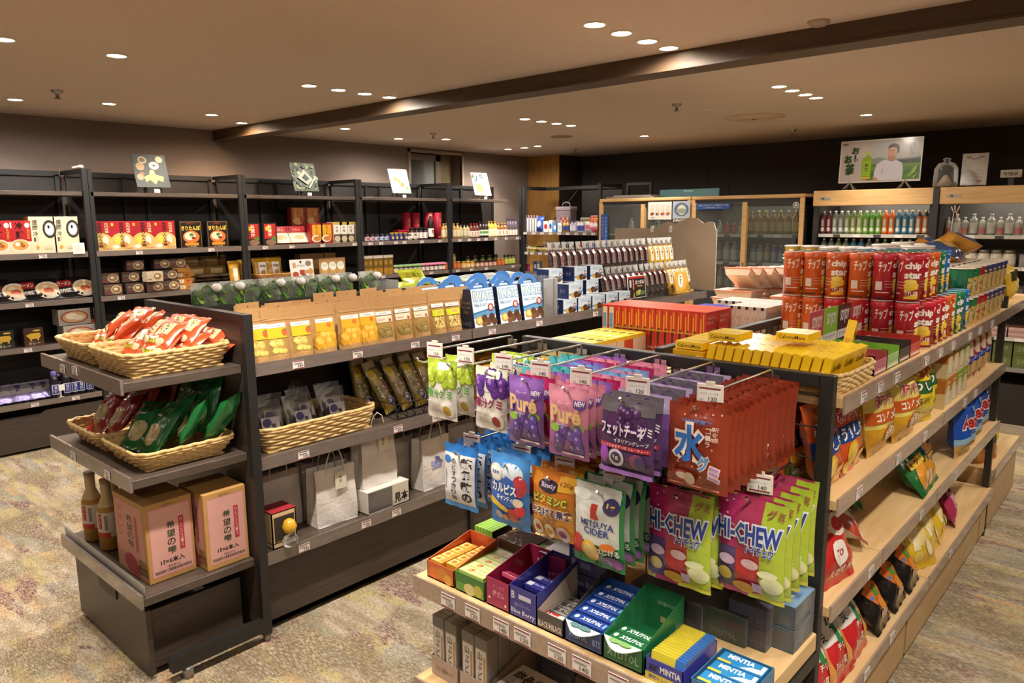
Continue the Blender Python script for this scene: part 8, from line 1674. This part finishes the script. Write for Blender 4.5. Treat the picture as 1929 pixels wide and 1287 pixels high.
fill(.95,1.5,9,1.4805,[cl2,gb2],'drink_bottle','small clear bottle with red foot','right of the upright',x=7.04,sc=.85); fill(.24,.94,11,1.4805,rb3,'drink_bottle','red juice bottle','atop the right drinks cooler shelves',x=7.04)
fill(.98,1.5,6,1.2355,wj,'cream_jar','round cream jar','on the second shelf of the right drinks cooler',x=7.05)
m=carton(.09,.1,.1,'#8c857c',[('r',.1,.2,.9,.8,'#9c958c'),('r',.2,.3,.8,.34,'#6b655e')]); gx_=m.done('grey_pack')
fill(.35,.96,6,1.2355,gx_,'grey_pack','grey boxed drink','on the second shelf of the right drinks cooler',x=7.03)
m=carton(.11,.16,.14,'#3c3834',[('r',.1,.2,.9,.8,'#6b6458')]); dk=m.done('dark_pouch'); m=carton(.12,.2,.04,'#b58a80',[('r',.0,.5,1,1,'#c9a89c')],top=[('r',.1,.1,.9,.9,'#a8604c')]); mtp=m.done('meat_pack')
for i in range(10): place('dark_pouch',dk,(7.03,1.44-.122*i,.9505),f"dark chilled pouch, {ORD[i]} from the left on the third shelf of the right drinks cooler",'food pouch',RZ,'dark chilled pouches')
for i in range(9):
    for t in range(2): place('meat_pack',mtp,(6.98,1.43-.13*i,.6805+.041*t),f"flat pink meat pack, {ORD[i]} from the left, {'lower' if t==0 else 'upper'} of its pile",'meat pack',RZ,'flat pink meat packs')
m=carton(.13,.16,.1,'#6a7440',[('t','249',.2,.3,.8,.7,'#8f9a68',.02)]); gbx=m.done('green_chilled_box')
o['label']=o['label']
m=M('plastic'); m.box(0,.6,-W+.03,-.03,.42,.44,'#8c887e'); link('shelf',m.done('deck'),o)
for i in range(8):
    for t in range(2): place('green_chilled_box',gbx,(7.0,1.42-.14*i,.4405+.101*t),f"dull green chilled box, {ORD[i]} from the left, {'lower' if t==0 else 'upper'} of its pile",'box',RZ,'dull green chilled boxes')
# strings with a small white hanger on the right drinks cooler
m=M('plastic'); m.tube([(0,0,0),(.005,.01,-.16),(.0,.02,-.42)],.003,5,'#c9bfae'); m.tube([(0,-.02,0),(0,-.05,-.1),(0,-.07,-.2)],.006,5,'#b58c78'); 
for a_ in ((0,0,0,0,.02,.05),(0,-.01,0,0,-.005,.06),(0,-.02,0,0,-.04,.055)): m.tube([a_[:3],a_[3:]],.005,5,'#d0b5a5')
m.box(-.004,.004,-.06,-.08,-.24,-.2,'#d9d6d0'); place('hook_hanger',m.done('hook_hanger'),(6.86,1.40,1.66),'pale claw shaped hanger with strings on the right drinks cooler','hanger')
# posters, signs and things on the coolers
def sheet(w,h,base,art,nm,t=.002):
    m=M('gloss_card'); m.box(-w/2,w/2,0,t,0,h,base); m.draw(Surf((-w/2,0,0),(w,0,0),(0,0,h),(0,-1,0)),art,.0004,.0005); return m.done(nm)
def onplane(px0,px1,py0,py1,x):
    a=at(px0,py1,x=x); b_=at(px1,py0,x=x); return (a.y+b_.y)/2, a.z, a.y-b_.y, b_.z-a.z
y_,z_,w,h=onplane(1221,1266,380,414,6.89)
place('price_poster',sheet(w,h,'#dcd6cc',[('r',.1+.22*i,.5,.26+.22*i,.85,'#cfc8bc') for i in range(4)]+[('e',.16+.22*i,.32,.05,.08,['#5a3a34','#3f4a7a','#8c4a34','#8d7a7c'][i]) for i in range(4)]+[('e',.22+.22*i,.36,.05,.07,['#c9552c','#d99a3a','#cf6a34','#c9502c'][i]) for i in range(4)]+[('r',.15,.1,.3,.13,'#3a3632')],'price_poster'),(6.885,y_,z_),'white poster of four dessert cups on the left glass cooler','poster',RZ)
y_,z_,w,h=onplane(1267,1301,379,420,6.89)
place('penguin_poster',sheet(w,h,'#a9aebc',[('e',.5,.62,.42,.32,'#4f6a80'),('e',.52,.6,.26,.24,'#c9c6b0'),('e',.5,.55,.3,.12,'#8d9488'),('r',0,0,1,.2,'#24211f'),('t','DINOSITE',.05,.04,.95,.18,'#e6e0d4',.03)],'dino_poster'),(6.885,y_,z_),'blue poster with round pale shape and lettering on the left glass cooler','poster',RZ)
y_,z_,w,h=onplane(1132,1146,404,468,6.89)
place('blue_notice',sheet(w,h,'#2a4f96',[('v','冷たいお酒はこちら',.55,.05,.85,.95,'#9ab0dc'),('v','未成年の方へ',.15,.3,.4,.95,'#8aa2d0')],'blue_notice'),(6.885,y_,z_),'tall blue notice with white characters at the left edge of the glass cooler','notice',RZ)
y_,z_,w,h=onplane(1312,1376,383,395,6.89)
place('blue_banner',sheet(w,h,'#2a4f96',[('t','20歳以上の年齢であることを確認できない場合',.05,.55,.95,.85,'#cdd6ea'),('t','には酒類を販売しません。',.22,.15,.78,.42,'#cdd6ea')],'blue_banner'),(6.885,y_,z_),'wide blue banner with two lines of white characters on the middle glass cooler','notice',RZ)
m=M('gloss_card'); m.draw(Surf((-.03,0,0),(.06,0,0),(0,0,.06),(0,-1,0)),[('e',.5,.5,.5,.5,'#cfd0cc'),('e',.5,.5,.4,.4,'#6b6f6c'),('e',.5,.5,.22,.2,'#cfd0cc'),('e',.5,.82,.1,.08,'#cfd0cc')]); q=onplane(1494,1504,382,393,6.91)
place('paw_sticker',m.done('paw_sticker'),(6.917,q[0],q[1]),'round white paw sticker at the top right of the middle glass cooler','sticker',RZ)
# the tea poster: man in a white shirt before a tea field
y_,z_,w,h=onplane(1579,1740,256,346,7.1)
sky=[('r',.015,.03,.985,.97,'#b3aaa2'),('r',.35,.35,.985,.97,'#a9a7a4'),('p',[(.35,.42),(.35,.52),(.5,.58),(.62,.52),(.985,.56),(.985,.42)],'#7f8782'),('p',[(.68,.5),(.985,.52),(.985,.4),(.68,.42)],'#39453a'),('r',.35,.05,.985,.42,'#4f7a2c'),('p',[(.35,.35),(.985,.42),(.985,.36),(.35,.28)],'#5f8c34'),('p',[(.35,.2),(.985,.26),(.985,.2),(.35,.12)],'#42691f')]
man=[('p',[(.44,.04),(.445,.25),(.47,.42),(.54,.5),(.62,.53),(.70,.5),(.775,.42),(.79,.25),(.785,.04)],'#c2c0cb'),('p',[(.44,.04),(.43,.12),(.47,.12),(.50,.04)],'#b58a6c'),('p',[(.595,.5),(.6,.62),(.68,.64),(.69,.5),(.65,.46)],'#a87c5f'),('e',.645,.70,.062,.13,'#b98d6e'),('p',[(.59,.74),(.60,.83),(.65,.88),(.71,.86),(.73,.78),(.72,.66),(.705,.66),(.70,.76),(.66,.80),(.61,.78)],'#2d221c'),('e',.625,.72,.008,.012,'#2d221c'),('e',.663,.72,.008,.012,'#2d221c'),('r',.635,.63,.658,.638,'#7f4a3c'),('p',[(.643,.72),(.635,.67),(.648,.67)],'#9c7356'),('p',[(.52,.2),(.55,.36),(.56,.2)],'#aeacbb')]
pbot=[('p',[(.29,.08),(.285,.5),(.30,.58),(.335,.60),(.335,.68),(.375,.68),(.375,.60),(.405,.58),(.41,.5),(.40,.08)],'#7d9c2a'),('r',.295,.15,.40,.5,'#8fae2c'),('r',.33,.64,.38,.72,'#a8b848'),('r',.29,.08,.40,.13,'#c9a93a'),('v','お茶',.325,.24,.37,.46,'#26411c',.03)]
leafp=[('p',[(.86,.12),(.92,.32),(.96,.36),(.94,.2)],'#8ab03a'),('p',[(.83,.1),(.87,.2),(.9,.1)],'#6f9a2c'),('p',[(.9,.08),(.97,.18),(.93,.06)],'#7fa834')]
place('tea_poster',sheet(w,h,'#cfc8c0',sky+man+pbot+leafp+[('t','お',.15,.68,.245,.84,'#1f2a20',.03),('t','ー',.19,.56,.21,.66,'#1f2a20'),('t','い',.185,.5,.235,.58,'#1f2a20',.02),('t','お',.06,.48,.17,.66,'#24492a',.05),('t','茶',.08,.2,.2,.46,'#24492a',.05),('r',.03,.9,.1,.93,'#6b665f'),('v','しぜんのちから',.85,.6,.865,.88,'#5a5650'),('v','ひろがる',.885,.6,.9,.88,'#5a5650')],'tea_poster',.004),(7.1,y_,z_),'large green tea poster of a man in a white shirt, standing on the drinks cooler','poster',rot=(-.06,0,RZ))
m=M('plastic')
for s_ in (-1,1): m.tube([(s_*.05,-.03,0),(0,0,.07),(s_*.05,.05,0)],.007,5,'#8f8a82')
m.tube([(-.05,-.03,.004),(-.02,-.05,.03)],.006,5,'#8f8a82'); es=m.done('poster_foot')
for i,px in enumerate((1600,1704)): place('poster_foot',es,(7.09,at(px,352,x=7.09).y,1.8655),f"grey folding foot under the tea poster, {'left' if i==0 else 'right'} one",'stand',RZ,'poster feet')
m=M('clear_film'); m.lathe([(.085,.0),(.09,.02),(.085,.15),(.06,.19),(.02,.205),(.03,.225),(.015,.235)],14); ob_=m.done('clear_bag'); m=M('soft'); m.lathe([(.07,.003),(.05,.04),(.02,.09),(.005,.1)],12,['#b59c86']*3); 
place('tied_clear_bag',{'clear_bag':ob_,'brown_filling':m.done('filling')},(6.98,at(1780,352,x=6.98).y,1.8655),'tied clear bag with pale brown filling on top of the drinks coolers','bag')
y_,z_,w,h=onplane(1808,1863,287,350,7.3)
place('certificate',sheet(w,h,'#b5aca4',[('r',.04,.03,.96,.97,'#bdb4ab'),('e',.25,.88,.12,.04,'#8a8468'),('e',.75,.88,.12,.04,'#8a8468'),('r',.1,.6,.13,.85,'#9a947c'),('r',.87,.6,.9,.85,'#9a947c'),('t','食品衛生表彰',.35,.8,.65,.86,'#6b645c')]+[('r',.15,.45-.1*k,.85,.46-.1*k,'#948c84') for k in range(4)]+[('e',.72,.12,.08,.04,'#a8564c')],'certificate'),(7.3,y_,z_),'framed white certificate with red seal leaning above the drinks coolers','certificate',rot=(-.08,0,RZ))
y_,z_,w,h=onplane(1884,1926,319,335,7.3)
place('name_board',sheet(w,h,'#c2b9a8',[('t','今地米',.1,.2,.85,.75,'#3a3430',.02),('e',.93,.2,.03,.06,'#a8463c')],'name_board'),(7.3,y_,z_-.0),'small white board with brush characters right of the certificate','sign',RZ)
m=M('plastic'); m.box(-.02,.02,0,.02,0,1.0,'#3a3632'); 
place('board_stand',m.done('board_stand'),(7.32,y_,1.866),'short dark stand behind the small board with brush characters','stand',RZ,sc=(1,1,max(.05,z_-1.866)))
m=M('card'); m.box(0,.25,-.3,.3,0,.02,'#8f8a80'); m.box(.02,.24,-.25,.22,.02,.035,'#a59f94'); bk_=m.done('flat_boards'); place('flat_board_stack',bk_,(7.0,4.55,1.8455),'stack of flat grey boards on the left glass cooler','boards')
m=M('card'); m.box(0,.02,-.35,.35,0,.09,'#5a8a92'); m.box(-.001,0,-.05,.06,.06,.08,'#8fb5b8'); place('turquoise_panel',m.done('turquoise_panel'),(7.3,4.0,1.8455),'long turquoise panel lying behind the top of the glass coolers','panel')
m=M('black_metal'); m.box(0,.03,-.32,-.29,0,2.05); m.box(0,.03,0,.03,0,2.05); m.box(0,.03,-.29,0,2.02,2.05); place('black_rack_frame',m.done('black_rack_frame'),(7.75,5.05,0),'slim black frame standing behind the left glass cooler','frame')
